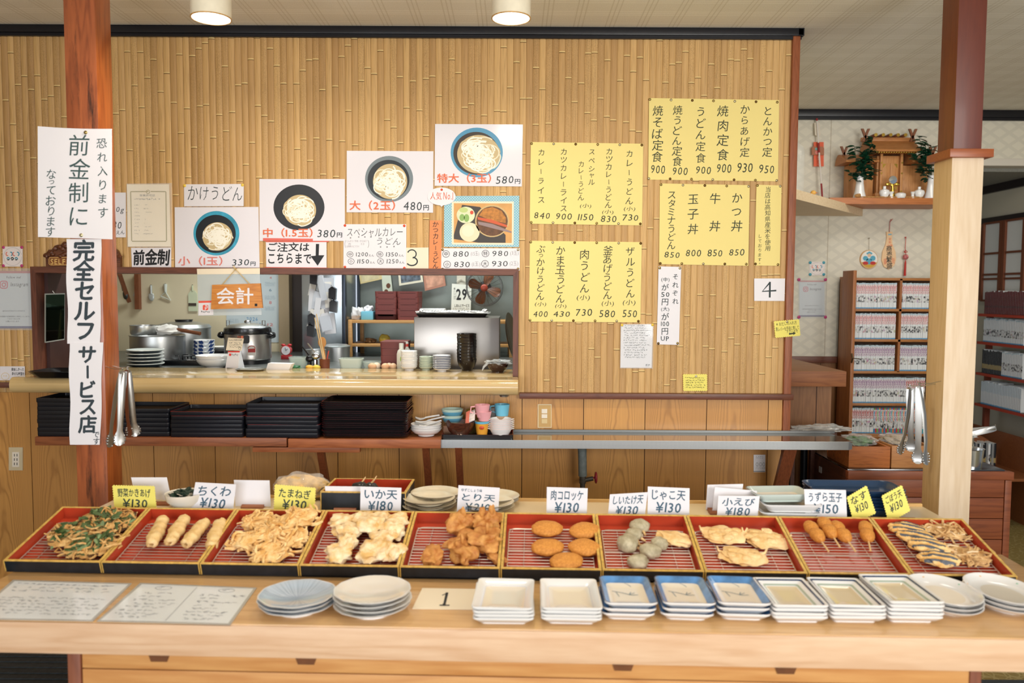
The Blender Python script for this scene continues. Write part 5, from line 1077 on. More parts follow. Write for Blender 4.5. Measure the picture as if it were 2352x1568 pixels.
card([(1256, 1118), (1350, 1121), (1347, 1198), (1255, 1197)], 'white price card above the croquettes', '肉コロッケ', '¥130')
card([(1401, 1135), (1488, 1130), (1479, 1200), (1395, 1198)], 'slightly tilted white price card above the shiitake tempura', 'しいたけ天', '¥130')
card([(1488, 1117), (1584, 1121), (1583, 1198), (1487, 1198)], 'white price card above the whitebait piece', 'じゃこ天', '¥130')
card([(1650, 1138), (1745, 1139), (1739, 1200), (1646, 1199)], 'white price card above the shrimp fritters', '小えび', '¥180')
card([(1847, 1123), (1943, 1125), (1946, 1200), (1851, 1198)], 'white price card above the quail-egg skewers', 'うずら玉子', '¥150')
card([(1946, 1142), (1990, 1116), (2011, 1178), (1962, 1200)], 'pinked yellow price card leaning left, above the aubergine tempura', 'なす', '¥130', 1, hx=2001)
card([(2026, 1139), (2071, 1115), (2090, 1172), (2042, 1200)], 'pinked yellow price card leaning left, above the burdock fritters', 'ごぼう天', '¥130', 1, hx=2076)
card([(301, 1096), (383, 1096), (394, 1150), (310, 1140)], 'blank grey-white card behind the leafy-fritter price card', '', '', yl=.45, blank=1, hx=368, hlab='split-log holder right of the leafy-fritter price card')
card([(537, 1102), (619, 1103), (622, 1163), (541, 1162)], 'blank white card between the fish-stick and onion price cards', '', '', yl=.43, blank=1, hx=582, hlab='split-log holder between fish-stick and onion cards')
card([(746, 1116), (830, 1117), (828, 1168), (752, 1166)], 'blank white card left of the squid price card', '', '', yl=.41, blank=1, hx=794, hlab='split-log holder left of the squid price card')
card([(1625, 1113), (1707, 1111), (1700, 1172), (1621, 1170)], 'blank white card at the back, above the shrimp price card', '', '', yl=.47, blank=1, hx=1650, hlab='split-log holder at the back behind the shrimp price card')
card([(1642, 1118), (1739, 1127), (1735, 1182), (1636, 1172)], 'blank white card between the back card and the shrimp price card', '', '', yl=.43, blank=1, hx=1655, hlab='split-log holder just behind the shrimp price card')
# ---- dishes and goods on the ledge
lp = lambda px, py: PZ(px, py, CT + HP)
CRK = M((226, 214, 188), .2, coat=.3, var=.06, vs=20, name='crackle_glaze'); BRIM = M((92, 78, 66), .3, name='brown_rim')
rp = round_plate('rimmed_plate', [CRK, CRK, BRIM], .092, .022, .05)
k = Ink()
for (a, c, d) in (((-.03, -.01), (.0, .012), (.03, .0)), ((.0, .012), (.02, .03), (.03, .035)), ((-.02, .015), (.0, .012), (.02, -.01))): k.stroke([a, c, d], .004)
m_ = MB(); m_.v = [Vector((x, y, .0085 + q * 2e-5)) for x, y, q in k.p]; m_.f = k.f; m_.m = [0] * len(k.f); m_.build('painted_leaves', M((96, 88, 66), .3, name='leaf_glaze'), rp, recalc=False)
stack(rp, 3, lp(987, 1172), .013, 0, 'cream plate with brown rim, front stack left of the chicken card', 'plate', 'brown-rimmed plates', .004, 31); stack(rp, 3, lp(1003, 1158) + Vector((0, .0, 0)), .013, .5, 'cream plate with brown rim, rear stack left of the chicken card', 'plate', 'brown-rimmed plates', .003, 32)
stack(rp, 2, lp(1122, 1172), .013, 1, 'cream plate with brown rim, front pair right of the chicken card', 'plate', 'brown-rimmed plates', .003, 33); stack(rp, 2, lp(1134, 1158), .013, 2, 'cream plate with brown rim, rear pair right of the chicken card', 'plate', 'brown-rimmed plates', .003, 34)
# a black box like the trays, lying flat
tb = dup(tray0, label='black box with red inside and gold rim behind the squid price card'); c = CXI @ lp(838, 1168); tb.matrix_basis = CX @ Matrix.Translation((c.x, .405, HP + .001)) @ Matrix.Scale(.62, 4, (0, 1, 0)) @ Matrix.Scale(1.7, 4, (0, 0, 1)); tb['group'] = 'lacquer trays of fried food'
DKB = M((44, 40, 40), .3, var=.3, vs=30, name='dark_skin'); 
for q, (dx, dy, s) in enumerate(((-.03, .11, .026), (.008, .13, .02))):
    b = MB(); b.blob((0, 0, .024), (s * 1.3, s, s), 400 + q, .1, 2, 3); o = b.build('aubergine', DKB, origin=None); o.location = CX @ Vector((c.x + dx, .405 + dy * .8, HP + .034)); tag(o, 'glossy dark aubergine in the black box' + (', the larger' if q == 0 else ', the smaller'), 'vegetable', 'aubergines in the black box')
    m_ = MB(); m_.tube([(0, 0, .04), (.012, 0, .055), (.02, .002, .068)], [.004, .003, .0015], 6); m_.build('stem', F_GOB, o)
# bagged batter scraps
c = lp(680, 1148); b = MB(); b.blob((0, 0, .045), (.1, .05, .045), 410, .2, 2, 4, amp2=.12, f2=6, flat=.044); o = b.build('bag_of_batter_bits', M((220, 180, 112), .5, var=.3, vs=30, name='batter_bits')); o.location = c + Vector((.02, .02, 0)); tag(o, 'clear bag of golden batter bits behind the onion price card', 'bag'); b = MB(); b.blob((0, 0, .047), (.108, .056, .05), 411, .12, 3, 4, amp2=.1, f2=8, flat=.046); b.build('clear_bag', M((240, 240, 236), .08, alpha=.22, spec=.9, name='clear_bag'), o)
# bowl of green seaweed
b = MB(); b.lathe([(0, .003), (.03, .003), (.03, 0), (.033, 0), (.034, .006), (.062, .034), (.068, .058), (.0685, .06), (.065, .058), (.058, .034), (.0, .014)], 36); o = b.build('seaweed_bowl', M((236, 228, 212), .2, coat=.3, name='cream_bowl')); o.location = lp(420, 1172) + Vector((0, .02, 0)); tag(o, 'cream bowl of dark green seaweed beside the fish-stick price card', 'bowl')
r = random.Random(6); m_ = leaves(r, 40, .045, .045, .03, .02); [v.__setattr__('z', v.z + .04) for v in m_.v]; stuff(m_.build('seaweed', M((30, 52, 40), .5, var=.3, vs=30, name='dark_seaweed'), o))
# big rectangular dishes
dp = rect_plate('serving_dish', [CHINA, CHINA, IV, INDIGO], .20, .15, .03, .02, 3, .03); stack(dp, 2, CX @ Vector(((CXI @ lp(1800, 1180)).x, .42, HP)), .026, -AC, 'long white dish with blue rim behind the shrimp price card', 'dish', 'long white dishes', .008, 41)
dp2 = rect_plate('serving_dish', [M((196, 208, 202), .15, coat=.4, name='celadon'), M((196, 208, 202), .15, coat=.4), IV, INDIGO], .20, .13, .03, .02, 3, .02); dp2.location = CX @ Vector(((CXI @ lp(1788, 1180)).x, .45, HP + .053)); dp2.rotation_euler = (0, 0, -AC + .1); tag(dp2, 'pale celadon dish on top of the long white dishes', 'dish')
# dark blue trays at the right end of the ledge
NAVY = M((28, 56, 88), .3, var=.2, vs=12, coat=.3, name='navy_tray'); b = MB(); b.loft([rrect(.29, .14, .03, 0), rrect(.325, .17, .035, .022), rrect(.327, .172, .036, .024), rrect(.317, .162, .034, .023), rrect(.285, .135, .03, .004)], mats=[0, 0, 0, 0, 0]); nv = b.build('serving_tray', NAVY)
stack(nv, 7, CX @ Vector(((CXI @ lp(1956, 1170)).x, .493, HP)), .0115, -AC, 'dark blue tray stacked behind the quail-egg price card', 'tray', 'dark blue trays', .006, 51)
# ---- tongs
TONG = M((178, 176, 172), .34, 1.0, name='tong_steel')
def tongs(name, P0, P1, spread, label, tip=.021, group='hanging tongs'):
    """P0 the hinge at the top, P1 the tip centre, spread the half gap at the tips (a vector)"""
    P0, P1, sp_ = Vector(P0), Vector(P1), Vector(spread); root = thing(name, label, 'tongs', P0, group=group); d = (P1 - P0); L = d.length
    for sg in (-1, 1):
        e = d + sp_ * sg; t = e.normalized(); nv_ = Vector((.55 * sg, -1, 0)); nv_ = (nv_ - t * nv_.dot(t)).normalized(); wv = nv_.cross(t).normalized(); nv_ = nv_ * sg; b = MB(); rings = []
        for (s, w_, h_, bow) in ((0, .013, .003, .004), (.1, .0145, .004, .007), (.35, .0135, .005, .010), (.7, .011, .0045, .006), (.8, .0105, .003, .002), (.86, tip * .8, .0025, .0), (.93, tip, .003, -.002), (.98, tip * .7, .003, 0), (1.0, tip * .3, .002, .003)):
            cpt_ = e * s + nv_ * sg * bow; rings.append([cpt_ + wv * (w_ * a) + nv_ * (h_ * c) for a, c in ((-1, .0), (-.6, .8), (0, 1), (.6, .8), (1, 0), (.6, -.15), (0, -.1), (-.6, -.15))])
        b.loft(rings); o = b.build('arm', TONG, root, smooth=60)
        b = MB()
        for q in range(4):
            for u in (-1, 1): b.blob(e * (.86 + .035 * q) + wv * u * tip * (.95 if q in (1, 2) else .75), (.0045, .0045, .0045), q, .05, 2, 1)
        b.build('scalloped_tip', TONG, o)
    b = MB(); wv = d.normalized().cross(sp_).normalized(); b.tube([wv * .011, wv * -.011], .006, 10); b.tube([(0, 0, .002), sp_.normalized() * .004 + Vector((0, 0, .012)), (0, 0, .018), -sp_.normalized() * .004 + Vector((0, 0, .012)), (0, 0, .002)], .0015, 5); b.build('hinge', TONG, root); return root
xr = PY(256, 900, YP).x
q = lambda px, py, Y: PY(px, py, Y)
h1 = q(281, 855, YP - .015); tongs('tongs', h1, q(262, 1025, YP - .03), (.021, -.003, .004), 'pair of steel tongs hanging on the reddish post, nearer the banner')
h2 = q(293, 852, YP + .06); tongs('tongs', h2, q(304, 1003, YP + .07), (.006, .012, 0), 'pair of steel tongs hanging behind the banner-side tongs on the reddish post')
h3 = q(2090, 893, YP + .05); tongs('tongs', h3, q(2080, 1040, YP + .05), (-.022, 0, -.006), 'pair of open steel tongs hanging on the pale post, further back')
h4 = q(2112, 888, YP - .012); tongs('tongs', h4, q(2118, 1066, YP - .02), (.012, -.01, 0), 'pair of steel tongs hanging on the pale post, nearer the trays')
for (h, xs, lab) in ((h1, pl1, 'wire hook holding the nearer tongs on the reddish post'), (h2, pl1, 'wire hook holding the rear tongs on the reddish post'), (h3, pr0 - .007, 'wire hook holding the open tongs on the pale post'), (h4, pr0 - .007, 'wire hook holding the nearer tongs on the pale post')):
    b = MB(); y = max(h.y, YP + .01); b.tube([(xs, y, h.z + .02), (xs + (h.x - xs) * .5, (y + h.y) / 2, h.z + .012), (h.x, h.y, h.z + .012), (h.x + (h.x - xs) * .1, h.y, h.z + .018)], .0018, 6); tag(b.build('hook', STEEL, origin=h), lab, 'hook', 'tong hooks')
# ================================================================== SERVING COUNTER, SHELF, RAIL AND KITCHEN
top = lambda px, py: PZ(px, py, ZC)
yb_ = top(1176, 848).y; x0, x1 = PY(24, 890, 3.72).x, PY(1190, 890, 3.72).x
root = thing('serving_counter', 'glossy yellow-beige laminated serving counter with rounded front below the hatch', 'counter', ((x0 + x1) / 2, 3.8, ZC - .075))
L0 = root.location; LAM = NT('grained_laminate'); t = LAM; tc = t.n('ShaderNodeTexCoord').outputs['Object']; mp = t.n('ShaderNodeMapping', i_Vector=tc); mp.inputs['Scale'].default_value = (1.5, 60, 60)
t.set(Base_Color=t.mix(t.n('ShaderNodeTexNoise', i_Vector=mp.outputs[0], i_Scale=2.0, i_Detail=3.0).outputs[0], (218, 190, 138), (198, 166, 110)), Roughness=.18, Coat_Weight=.5, Coat_Roughness=.06); LAM = LAM.mat
prof = [(3.86, -.074), (3.74, -.074)] + [(3.72 - .03 * math.sin(math.radians(a)) + .02, -.037 - .037 * math.cos(math.radians(a))) for a in range(0, 181, 15)] + [(3.74, 0), (3.86, 0)]
b = MB(); b.prism([Vector((x0, y - .0, ZC + z)) for y, z in prof], (x1 - x0, 0, 0)); b.build('rounded_nosing', LAM, root, L0, smooth=35)
b = MB(); b.bx(OX0 + .012, OX1 - .012, 3.861, yb_, ZC - .05, ZC, 0, .001); b.build('inner_top', LAM, root, L0)
b = MB(); c = PY(1158, 916, 3.75); b.lathe([(0, -.008), (.02, -.008), (.024, 0), (0, .0)], 16, c=(c.x, 3.76, ZC - .076)); b.build('foot_cap', STEELB, root, L0)
# tray shelf
YS = 3.63; ZS = PY(700, 1006, YS).z
shl = wood('shelf_wood', (150, 88, 52), (112, 60, 34), 'x', 1.4, .45, .4); shr = wood('shelf_wood_redder', (176, 104, 60), (140, 74, 40), 'x', 1.4, .45, .4)
root = thing('tray_shelf', 'brown wooden shelf on slanted brackets holding black tray stacks under the hatch', 'shelf', (-.7, 3.76, ZS)); L0 = root.location
xs = [PY(p, 1010, YS).x for p in (80, 658, 662, 1012)]
b = MB(); b.bx(xs[0], xs[1], YS, YW - .012, ZS - .040, ZS, 0, .002); b.build('left_board', shl, root, L0); b = MB(); b.bx(xs[2], xs[3], YS - .004, YW - .012, ZS - .044, ZS - .003, 0, .002); b.build('right_board', shr, root, L0)
b = MB(); b.bx(PY(562, 1, YS).x, PY(818, 1, YS).x, YS + .01, YS + .05, ZS - .068, ZS - .045, 0, .002); b.build('batten', shr, root, L0)
def bracket(par, L0, px, ybot=1118, yt=1040):
    a = PY(px, yt, YS + .03); b = MB(); w_ = .0155
    b.prism([(a.x - w_, YS + .015, ZS - .045), (a.x + w_, YS + .015, ZS - .045), (a.x + w_ + .006, YW - .012, ZS - .52), (a.x - w_ + .006, YW - .012, ZS - .52)], (0, .036, 0)); return b.build('bracket', wood('bracket_wood', (132, 70, 40), (100, 48, 28), 'z', 2, .45, .3), par, L0)
for px in (205, 735, 978): bracket(root, L0, px)
# stacks of black lacquer trays
NB = M((22, 24, 32), .42, coat=.12, name='black_tray_lacquer'); REDL = M((120, 36, 34), .35, name='red_edge_line')
def boxtray(W, D, H, red):
    b = MB(); b.loft([rrect(W - .006, D - .006, .01, 0), rrect(W, D, .012, .004), rrect(W, D, .012, H - .003), rrect(W, D, .012, H - .0012), rrect(W - .001, D - .001, .012, H), rrect(W - .012, D - .012, .008, H), rrect(W - .016, D - .016, .006, .005)], mats=[0, 0, 0, 1 if red else 0, 1 if red else 0, 0, 0]); return b.build('lacquer_tray', [NB, REDL])
tA, tR = boxtray(.338, .235, .0215, 0), boxtray(.338, .235, .0215, 1)
def pile(pa, pb, px0, px1, n, step, lab, reds=(), seed=0, yo=0.0):
    xa, xb = PY(px0, 990, YS + .005).x, PY(px1, 990, YS + .005).x; r = random.Random(seed); cx = (xa + xb) / 2
    for i in range(n):
        pr_ = pb if i in reds else pa
        if pr_.get('used'): o = dup(pr_)
        else: o = pr_; o['used'] = 1
        o.location = (cx + r.uniform(-.003, .003), YS + .125 + yo + r.uniform(-.003, .003), ZS + .0005 + i * step); o.rotation_euler = (0, 0, r.uniform(-.012, .012))
        w_ = 'topmost' if i == n - 1 else 'lowest' if i == 0 else ('second', 'third', 'fourth', 'fifth', 'sixth', 'seventh', 'eighth', 'ninth', 'tenth', 'eleventh', 'twelfth', 'thirteenth', 'fourteenth', 'fifteenth', 'sixteenth', 'seventeenth')[i - 1] + ' from the bottom'
        tag(o, ('red-edged black tray ' if i in reds else 'black lacquer tray ') + lab + ', ' + w_, 'tray', 'stacked black lacquer trays')
pile(tA, tR, 85, 250, 9, .0195, 'in the stack left of the reddish post', (), 1); pile(tA, tR, 215, 387, 6, .0215, 'in the low stack just right of the post', (), 2, .012)
pile(tA, tR, 391, 557, 6, .0195, 'in the low stack right of the rear tongs', (5, 4), 3); pile(tA, tR, 562, 733, 8, .0195, 'in the middle stack beside the tallest one', (4, 2), 4)
b = MB(); W, D = .398, .238; b.loft([rrect(W - .03, D - .03, .02, 0), rrect(W - .006, D - .006, .024, .006), rrect(W, D, .026, .0135), rrect(W, D, .026, .0155), rrect(W - .006, D - .006, .024, .0155), rrect(W - .03, D - .03, .018, .004)], mats=[0, 0, 0, 1, 0, 0]); tB = b.build('lacquer_tray', [BLACKL, REDL])
pile(tB, tB, 737, 935, 18, .0089, 'in the tallest stack under the hatch', (), 5)
# stainless tray rail
ZR = PY(1480, 1012, 3.655).z; xa, xb, xc = PY(1013, 1012, 3.655).x, PY(1959, 1012, 3.655).x, PY(1917, 990, 3.87).x
root = thing('tray_rail', 'long stainless steel tray rail along the wooden wall', 'rail', ((xa + xb) / 2, 3.76, ZR)); L0 = root.location
b = MB(); b.prism([(xa, 3.655, ZR - .004), (xb, 3.655, ZR - .004), (xb, 3.80, ZR - .004), (xb - .02, 3.875, ZR - .004), (xa, 3.875, ZR - .004)], (0, 0, .004)); b.build('deck', M((186, 184, 176), .12, 1.0, name='polished_steel'), root, L0, smooth=0)
PERF = NT('punched_steel'); t = PERF; tc = t.n('ShaderNodeTexCoord').outputs['Object']; s = t.n('ShaderNodeSeparateXYZ', i_Vector=tc); fx = t.math('SUBTRACT', t.math('FRACT', t.math('MULTIPLY', t.math('ADD', s.outputs[0], 9), 170)), .5); fz = t.math('SUBTRACT', t.math('FRACT', t.math('MULTIPLY', t.math('ADD', s.outputs[2], 9), 170)), .5)
k_ = t.math('LESS_THAN', t.math('ADD', t.math('MULTIPLY', fx, fx), t.math('MULTIPLY', fz, fz)), .09); t.set(Base_Color=t.mix(k_, (188, 192, 194), (120, 124, 126)), Metallic=.8, Roughness=.4)
b = MB(); b.bx(xa, xb - .02, 3.650, 3.656, ZR - .038, ZR + .001, 0, .001); b.prism([(xb - .02, 3.650, ZR - .038), (xb, 3.662, ZR - .036), (xb, 3.662, ZR + .002), (xb - .02, 3.650, ZR + .001)], (0, .004, 0)); b.build('front_flange', PERF.mat, root, L0, smooth=0)
b = MB(); b.bx(xa, xc, 3.868, 3.876, ZR, ZR + .013, 0, .001); b.build('back_upstand', M((120, 122, 122), .5, .9, name='dull_steel'), root, L0, smooth=0)
bracket(root, L0, 1053, 1118, 1040); a = PY(1820, 1030, 3.66); b = MB(); b.prism([(a.x - .03, 3.68, ZR - .04), (a.x + .03, 3.68, ZR - .04), (a.x - .005, 3.86, ZR - .52), (a.x - .065, 3.86, ZR - .52)], (0, .03, 0)); b.build('bracket', RWZ, root, L0)
# dishes beside the tallest stack
sh = lambda px: Vector((PY(px, 1000, 3.74).x, 3.74, ZS))
def bowl(name, mats, R_, h, foot, th=.003, mt=None, n=40): b = MB(); b.lathe([(0, .004), (foot * .85, .004), (foot * .88, 0), (foot, 0), (foot * 1.02, .006), (R_ * .8, h * .38), (R_ * .96, h * .75), (R_, h - .001), (R_ - .001, h), (R_ - th, h - .001), (R_ * .93 - th, h * .7), (R_ * .7, h * .38), (0, .009)], n, mats=mt); return b.build(name, mats)
wb = bowl('white_bowl', CHINA, .073, .036, .038); stack(wb, 3, sh(980) + Vector((0, -.02, .0)), .0105, 0, 'white shallow bowl with spoons, right of the tallest tray stack', 'bowl', 'white shallow bowls', .002, 61)
def spoon(p, q, lab):
    p, q = Vector(p), Vector(q); root_ = MB(); d = q - p; t_ = d.normalized(); sd = t_.cross(Vector((0, 0, 1))).normalized(); rings = []
    for (s, w_, z_) in ((0, .002, .004), (.06, .016, .0), (.2, .021, -.004), (.34, .015, .0), (.42, .006, .006), (.7, .005, .014), (.95, .007, .02), (1, .003, .02)): c = p + d * s + Vector((0, 0, z_)); rings.append([c + sd * (w_ * a) + Vector((0, 0, e)) for a, e in ((-1, .003), (-.5, -.002), (0, -.004), (.5, -.002), (1, .003), (.5, .0005), (0, -.001), (-.5, .0005))])
    root_.loft(rings); o = root_.build('soup_spoon', CHINA, origin=p, smooth=60); tag(o, lab, 'spoon', 'white soup spoons'); return o
c = sh(980) + Vector((0, -.02, .058)); spoon(c + Vector((-.05, 0, .004)), c + Vector((.09, -.01, .012)), 'white soup spoon with its handle highest, on the white shallow bowls'); spoon(c + Vector((-.055, .03, .018)), c + Vector((.06, .03, .012)), 'white soup spoon at the back of the white shallow bowls'); spoon(c + Vector((-.03, -.04, -.008)), c + Vector((.075, -.03, -.004)), 'white soup spoon at the front of the white shallow bowls')
Zr = ZR + .0005; rl = lambda px, Y: Vector((PY(px, 1000, Y).x, Y, Zr))
b = MB(); W, D = .335, .17; b.loft([rrect(W, D, .01, 0), rrect(W, D, .012, .02), rrect(W - .006, D - .006, .01, .02), rrect(W - .01, D - .01, .008, .005)], mats=[0, 1, 1, 0]); o = b.build('lacquer_tray', [BLACKL, REDL]); tc_ = (rl(1016, 3.76) + rl(1180, 3.76)) / 2; o.location = tc_; tag(o, 'single black lacquer tray on the rail, under the children\'s cups', 'tray')
zt_ = .0055; P = lambda px, dy=0.0: Vector((PY(px, 985, 3.75 + dy).x, 3.75 + dy, Zr + zt_))
WDB = wood('bowl_wood', (92, 50, 34), (58, 30, 22), 'x', 5, .3, .8, coat=.4)
o = bowl('wooden_bowl', WDB, .068, .072, .034, .004); o.location = P(1057, -.035); tag(o, 'dark wood-grain bowl holding a wrapped packet on the rail tray', 'bowl')
b = MB(); b.box((0, 0, .0), (.022, .09, .012), 0, .003, Matrix.Rotation(.6, 4, 'X') @ Matrix.Rotation(-.6, 4, 'Y')); b.box((.025, .0, .004), (.03, .08, .006), 1, .002, Matrix.Rotation(.5, 4, 'X') @ Matrix.Rotation(-.5, 4, 'Y')); o = b.build('wrapped_packet', [M((232, 130, 112), .4, name='coral_wrap'), M((236, 226, 224), .25, var=.2, vs=60, name='printed_wrap')]); o.location = P(1075, -.035) + Vector((0, 0, .085)); tag(o, 'coral and white wrapped packet standing in the wood-grain bowl', 'packet')
MINT = M((182, 204, 192), .25, name='mint_plastic'); MB2 = M((96, 160, 188), .3, name='blue_print')
gb = bowl('child_bowl', [MINT, MB2], .053, .047, .03, .003, [0, 0, 0, 0, 0, 1, 0, 0, 0, 0, 0, 0], 32); stack(gb, 2, P(1039, .045) + Vector((0, 0, .042)), .03, 0, 'mint green child bowl with blue print behind the wood-grain bowl', 'bowl', 'mint child bowls', .001, 63)
b = MB(); b.box((0, 0, .02), (.085, .07, .04), 0, .006); o = b.build('food_box', M((150, 110, 84), .5, name='brown_box')); o.location = P(1039, .045); tag(o, 'small brown box carrying the mint child bowls', 'box')
def cup(nm, mat, R0, R1, h, p, lab, handle=None, rings=None):
    b = MB(); b.lathe([(0, 0), (R0, 0), (R0 * 1.02, .004), (R1, h - .001), (R1 - .001, h), (R1 - .003, h - .001), (R0 * .95, .005), (0, .005)], 32); o = b.build(nm, mat); o.location = p; tag(o, lab, 'cup')
    if handle: b = MB(); b.tube([(handle * R1 * .9, 0, h * .85), (handle * (R1 + .018), 0, h * .8), (handle * (R1 + .02), 0, h * .4), (handle * R0 * .98, 0, h * .25)], .004, 8); b.build('handle', mat, o)
    return o
ORG = M((232, 164, 60), .3, name='orange_plastic'); PNK = M((236, 170, 176), .3, name='pink_plastic'); BLC = M((110, 186, 214), .3, name='blue_plastic')
o = cup('child_cup', ORG, .024, .034, .072, P(1107, -.03), 'orange child cup with a red spot pattern under the pink cups'); b = MB(); b.blob((0, -.0305, .045), (.012, .004, .009), 1, .02, 1, 2); b.blob((.0, -.034, .046), (.004, .002, .004), 1, .02, 1, 2); b.build('printed_spot', M((204, 82, 50), .4, name='red_spot'), o); b = MB(); b.lathe([(.0334, .062), (.0352, .0725), (.0335, .073)], 32, cap=False); b.build('blue_rim', BLC, o)
o = cup('child_cup', PNK, .026, .036, .045, P(1112, -.028) + Vector((0, 0, .0735)), 'lower pink child cup standing in the orange cup'); o2_ = cup('child_cup', PNK, .026, .036, .06, P(1108, -.028) + Vector((0, 0, .090)), 'upper pink child cup with a handle', -1)
o = cup('child_cup', BLC, .03, .037, .055, P(1153, .04) + Vector((0, 0, .088)), 'blue child cup with a handle behind the white child bowls', -1); b = MB(); b.box((0, 0, .044), (.06, .06, .088), 0, .004); o = b.build('cup_carton', M((170, 140, 110), .5, name='tan_carton')); o.location = P(1153, .04); tag(o, 'tan carton carrying the blue child cup', 'box')
GLS = M((236, 240, 242), .04, trans=.9, spec=.6, name='clear_glass'); cup('tumbler', GLS, .022, .027, .125, P(1128, .055), 'clear tumbler between the pink and blue child cups'); cup('tumbler', M((214, 190, 110), .06, trans=.8, name='amber_glass'), .022, .027, .115, P(1083, .055), 'amber tumbler behind the wood-grain bowl')
kb = bowl('child_bowl', [CHINA, M((216, 160, 160), .3, name='pink_line')], .052, .042, .036, .003, [0, 0, 0, 0, 0, 0, 0, 1, 0, 0, 0, 0]); b = MB()
for sg in (-1, 1): b.tube([(sg * .05, -.014, .038), (sg * .062, 0, .039), (sg * .05, .014, .038)], .0025, 6)
b.build('ear_handles', CHINA, kb); stack(kb, 6, P(1150, -.035), .0088, 0, 'white child bowl with ear handles on the rail tray', 'bowl', 'white child bowls', .001, 65)
# pipe with valve, switch, socket, notices
TAPE = M((104, 112, 110), .6, var=.2, vs=40, bump=.3, bs=90, name='grey_pipe_wrap'); c = PY(1337, 1035, 3.80)
root = thing('water_pipe', 'grey wrapped water pipe with a red valve wheel under the steel rail', 'pipe', (c.x, 3.80, ZR - .26)); L0 = root.location
b = MB(); pts = [Vector((c.x + .012, 3.88, ZR - .05)), Vector((c.x + .005, 3.83, ZR - .042)), Vector((c.x, 3.80, ZR - .06)), Vector((c.x + .002, 3.80, ZR - .12)), Vector((c.x + .004, 3.80, ZR - .2))]; b.tube(pts, [.02, .022, .022, .021, .021], 14); b.build('wrapped_pipe', TAPE, root, L0)
b = MB(); b.tube([(c.x + .004, 3.80, ZR - .195), (c.x + .004, 3.80, ZR - .235)], .017, 10); b.tube([(c.x + .004, 3.80, ZR - .222), (c.x + .055, 3.80, ZR - .212)], .011, 10); b.tube([(c.x + .004, 3.80, ZR - .23), (c.x + .004, 3.80, ZR - .7)], .013, 10); b.build('valve_body', M((84, 78, 70), .5, .5, var=.3, vs=60, name='worn_brass_valve'), root, L0)
b = MB(); ct = Vector((c.x + .068, 3.80, ZR - .208)); b.tube([ct + Vector((0, .024 * math.cos(a * .6283), .024 * math.sin(a * .6283))) for a in range(10)], .005, 6, closed=True); b.tube([ct, ct - Vector((.02, 0, .001))], .005, 6); [b.tube([ct, ct + Vector((0, .022 * math.cos(a), .022 * math.sin(a)))], .003, 5) for a in (0, 2.1, 4.2)]; b.build('valve_wheel', M((150, 40, 52), .4, name='red_valve'), root, L0)
LW = Pl((0, YW - .010, 0), (0, -1, 0)); PLB = M((196, 158, 98), .35, name='bronze_plate'); SWM = M((232, 222, 206), .3, name='switch_ivory')
o = sheet('light_switch', (1235, 928, 1267, 982), LW, M((224, 206, 168), .35, name='plate_rim'), 'brass-coloured switch plate with ivory switches on the wood boards', 'switch', off=.005, th=.005); kk = Ink(); kk.poly([(1237, 930), (1265.5, 930), (1265.5, 980.5), (1237, 980.5)]); kk.build('plate', PLB, o, LW.at(.0054))
for (a, bq, c_, d, m__, n_) in ((1244, 939, 1257, 949, SWM, 'switch'), (1244, 951, 1257, 960, SWM, 'switch'), (1244, 962, 1257, 972, M((214, 190, 140), .35, name='dimmer_ivory'), 'dimmer')): P_ = [LW.at(.008)(*z) for z in ((a, bq), (c_, bq), (c_, d), (a, d))]; b = MB(); b.prism(P_[::-1], (0, .003, 0)); b.build(n_, m__, o, o.location, smooth=0)
o = sheet('power_socket', (20, 1027, 52, 1080), LW, M((206, 190, 156), .35, name='socket_plate'), 'beige wall socket plate on the wood boards at the far left', 'socket', off=.005, th=.005); P_ = [LW.at(.007)(*z) for z in ((28, 1038), (44, 1038), (44, 1072), (28, 1072))]; b = MB(); b.prism(P_[::-1], (0, .002, 0)); b.build('socket_face', SWM, o, o.location, smooth=0); k = Ink(); [k.poly([(x - .8, y - 3), (x + .8, y - 3), (x + .8, y + 3), (x - .8, y + 3)]) for x in (33, 39) for y in (1045, 1055, 1065)]; k.build('slots', INKB, o, LW.at(.0073))
o = sheet('label_card', (1731, 1044, 1758, 1084), LW, WHITE, 'small white printed label low on the wood boards near the end post', 'label', off=.002); k = Ink(); k.scribble(1736, 1047, 1755, 1056, 3.4, 4, .1); k.poly([(1731, 1081.5), (1757.5, 1081.5), (1757.5, 1083), (1731, 1083)])
for x in (1739, 1747, 1754): k.ring(x, 1066, 2.4, 4, .6); k.scribble(x - 3, 1072, x + 3, 1078, 2.6, x, 0)
k.build('print', INKGREY, o, LW.at(.0026))
# carved sign on the hatch frame
o = MB(); zt0 = zt; xa, xb = PY(105, 600, YW - .03).x, PY(276, 600, YW - .03).x; pts = []
for i in range(25): u = i / 24; pts.append((xa + (xb - xa) * u, YW - .03, zt0 + .055 + .075 * math.sin(math.pi * u) ** .6 + .006 * math.sin(i * 2.3)))
o.prism([(xa, YW - .03, zt0 + .001)] + pts + [(xb, YW - .03, zt0 + .001)], (0, .022, 0)); CARV = wood('carved_wood', (110, 62, 34), (66, 34, 20), 'x', 4, .4, .5); s_ = o.build('carved_sign', CARV, origin=((xa + xb) / 2, YW - .02, zt0)); tag(s_, 'carved dark wood sign reading SELF on the hatch frame, behind the post', 'sign')
b = MB(); r = random.Random(9)
for i in range(46): u = r.random(); h = r.uniform(.05, .05 + .07 * math.sin(math.pi * u) ** .6); b.blob((xa + (xb - xa) * u, YW - .033, zt0 + h), (.012, .008, .010), i, .35, 2, 2)
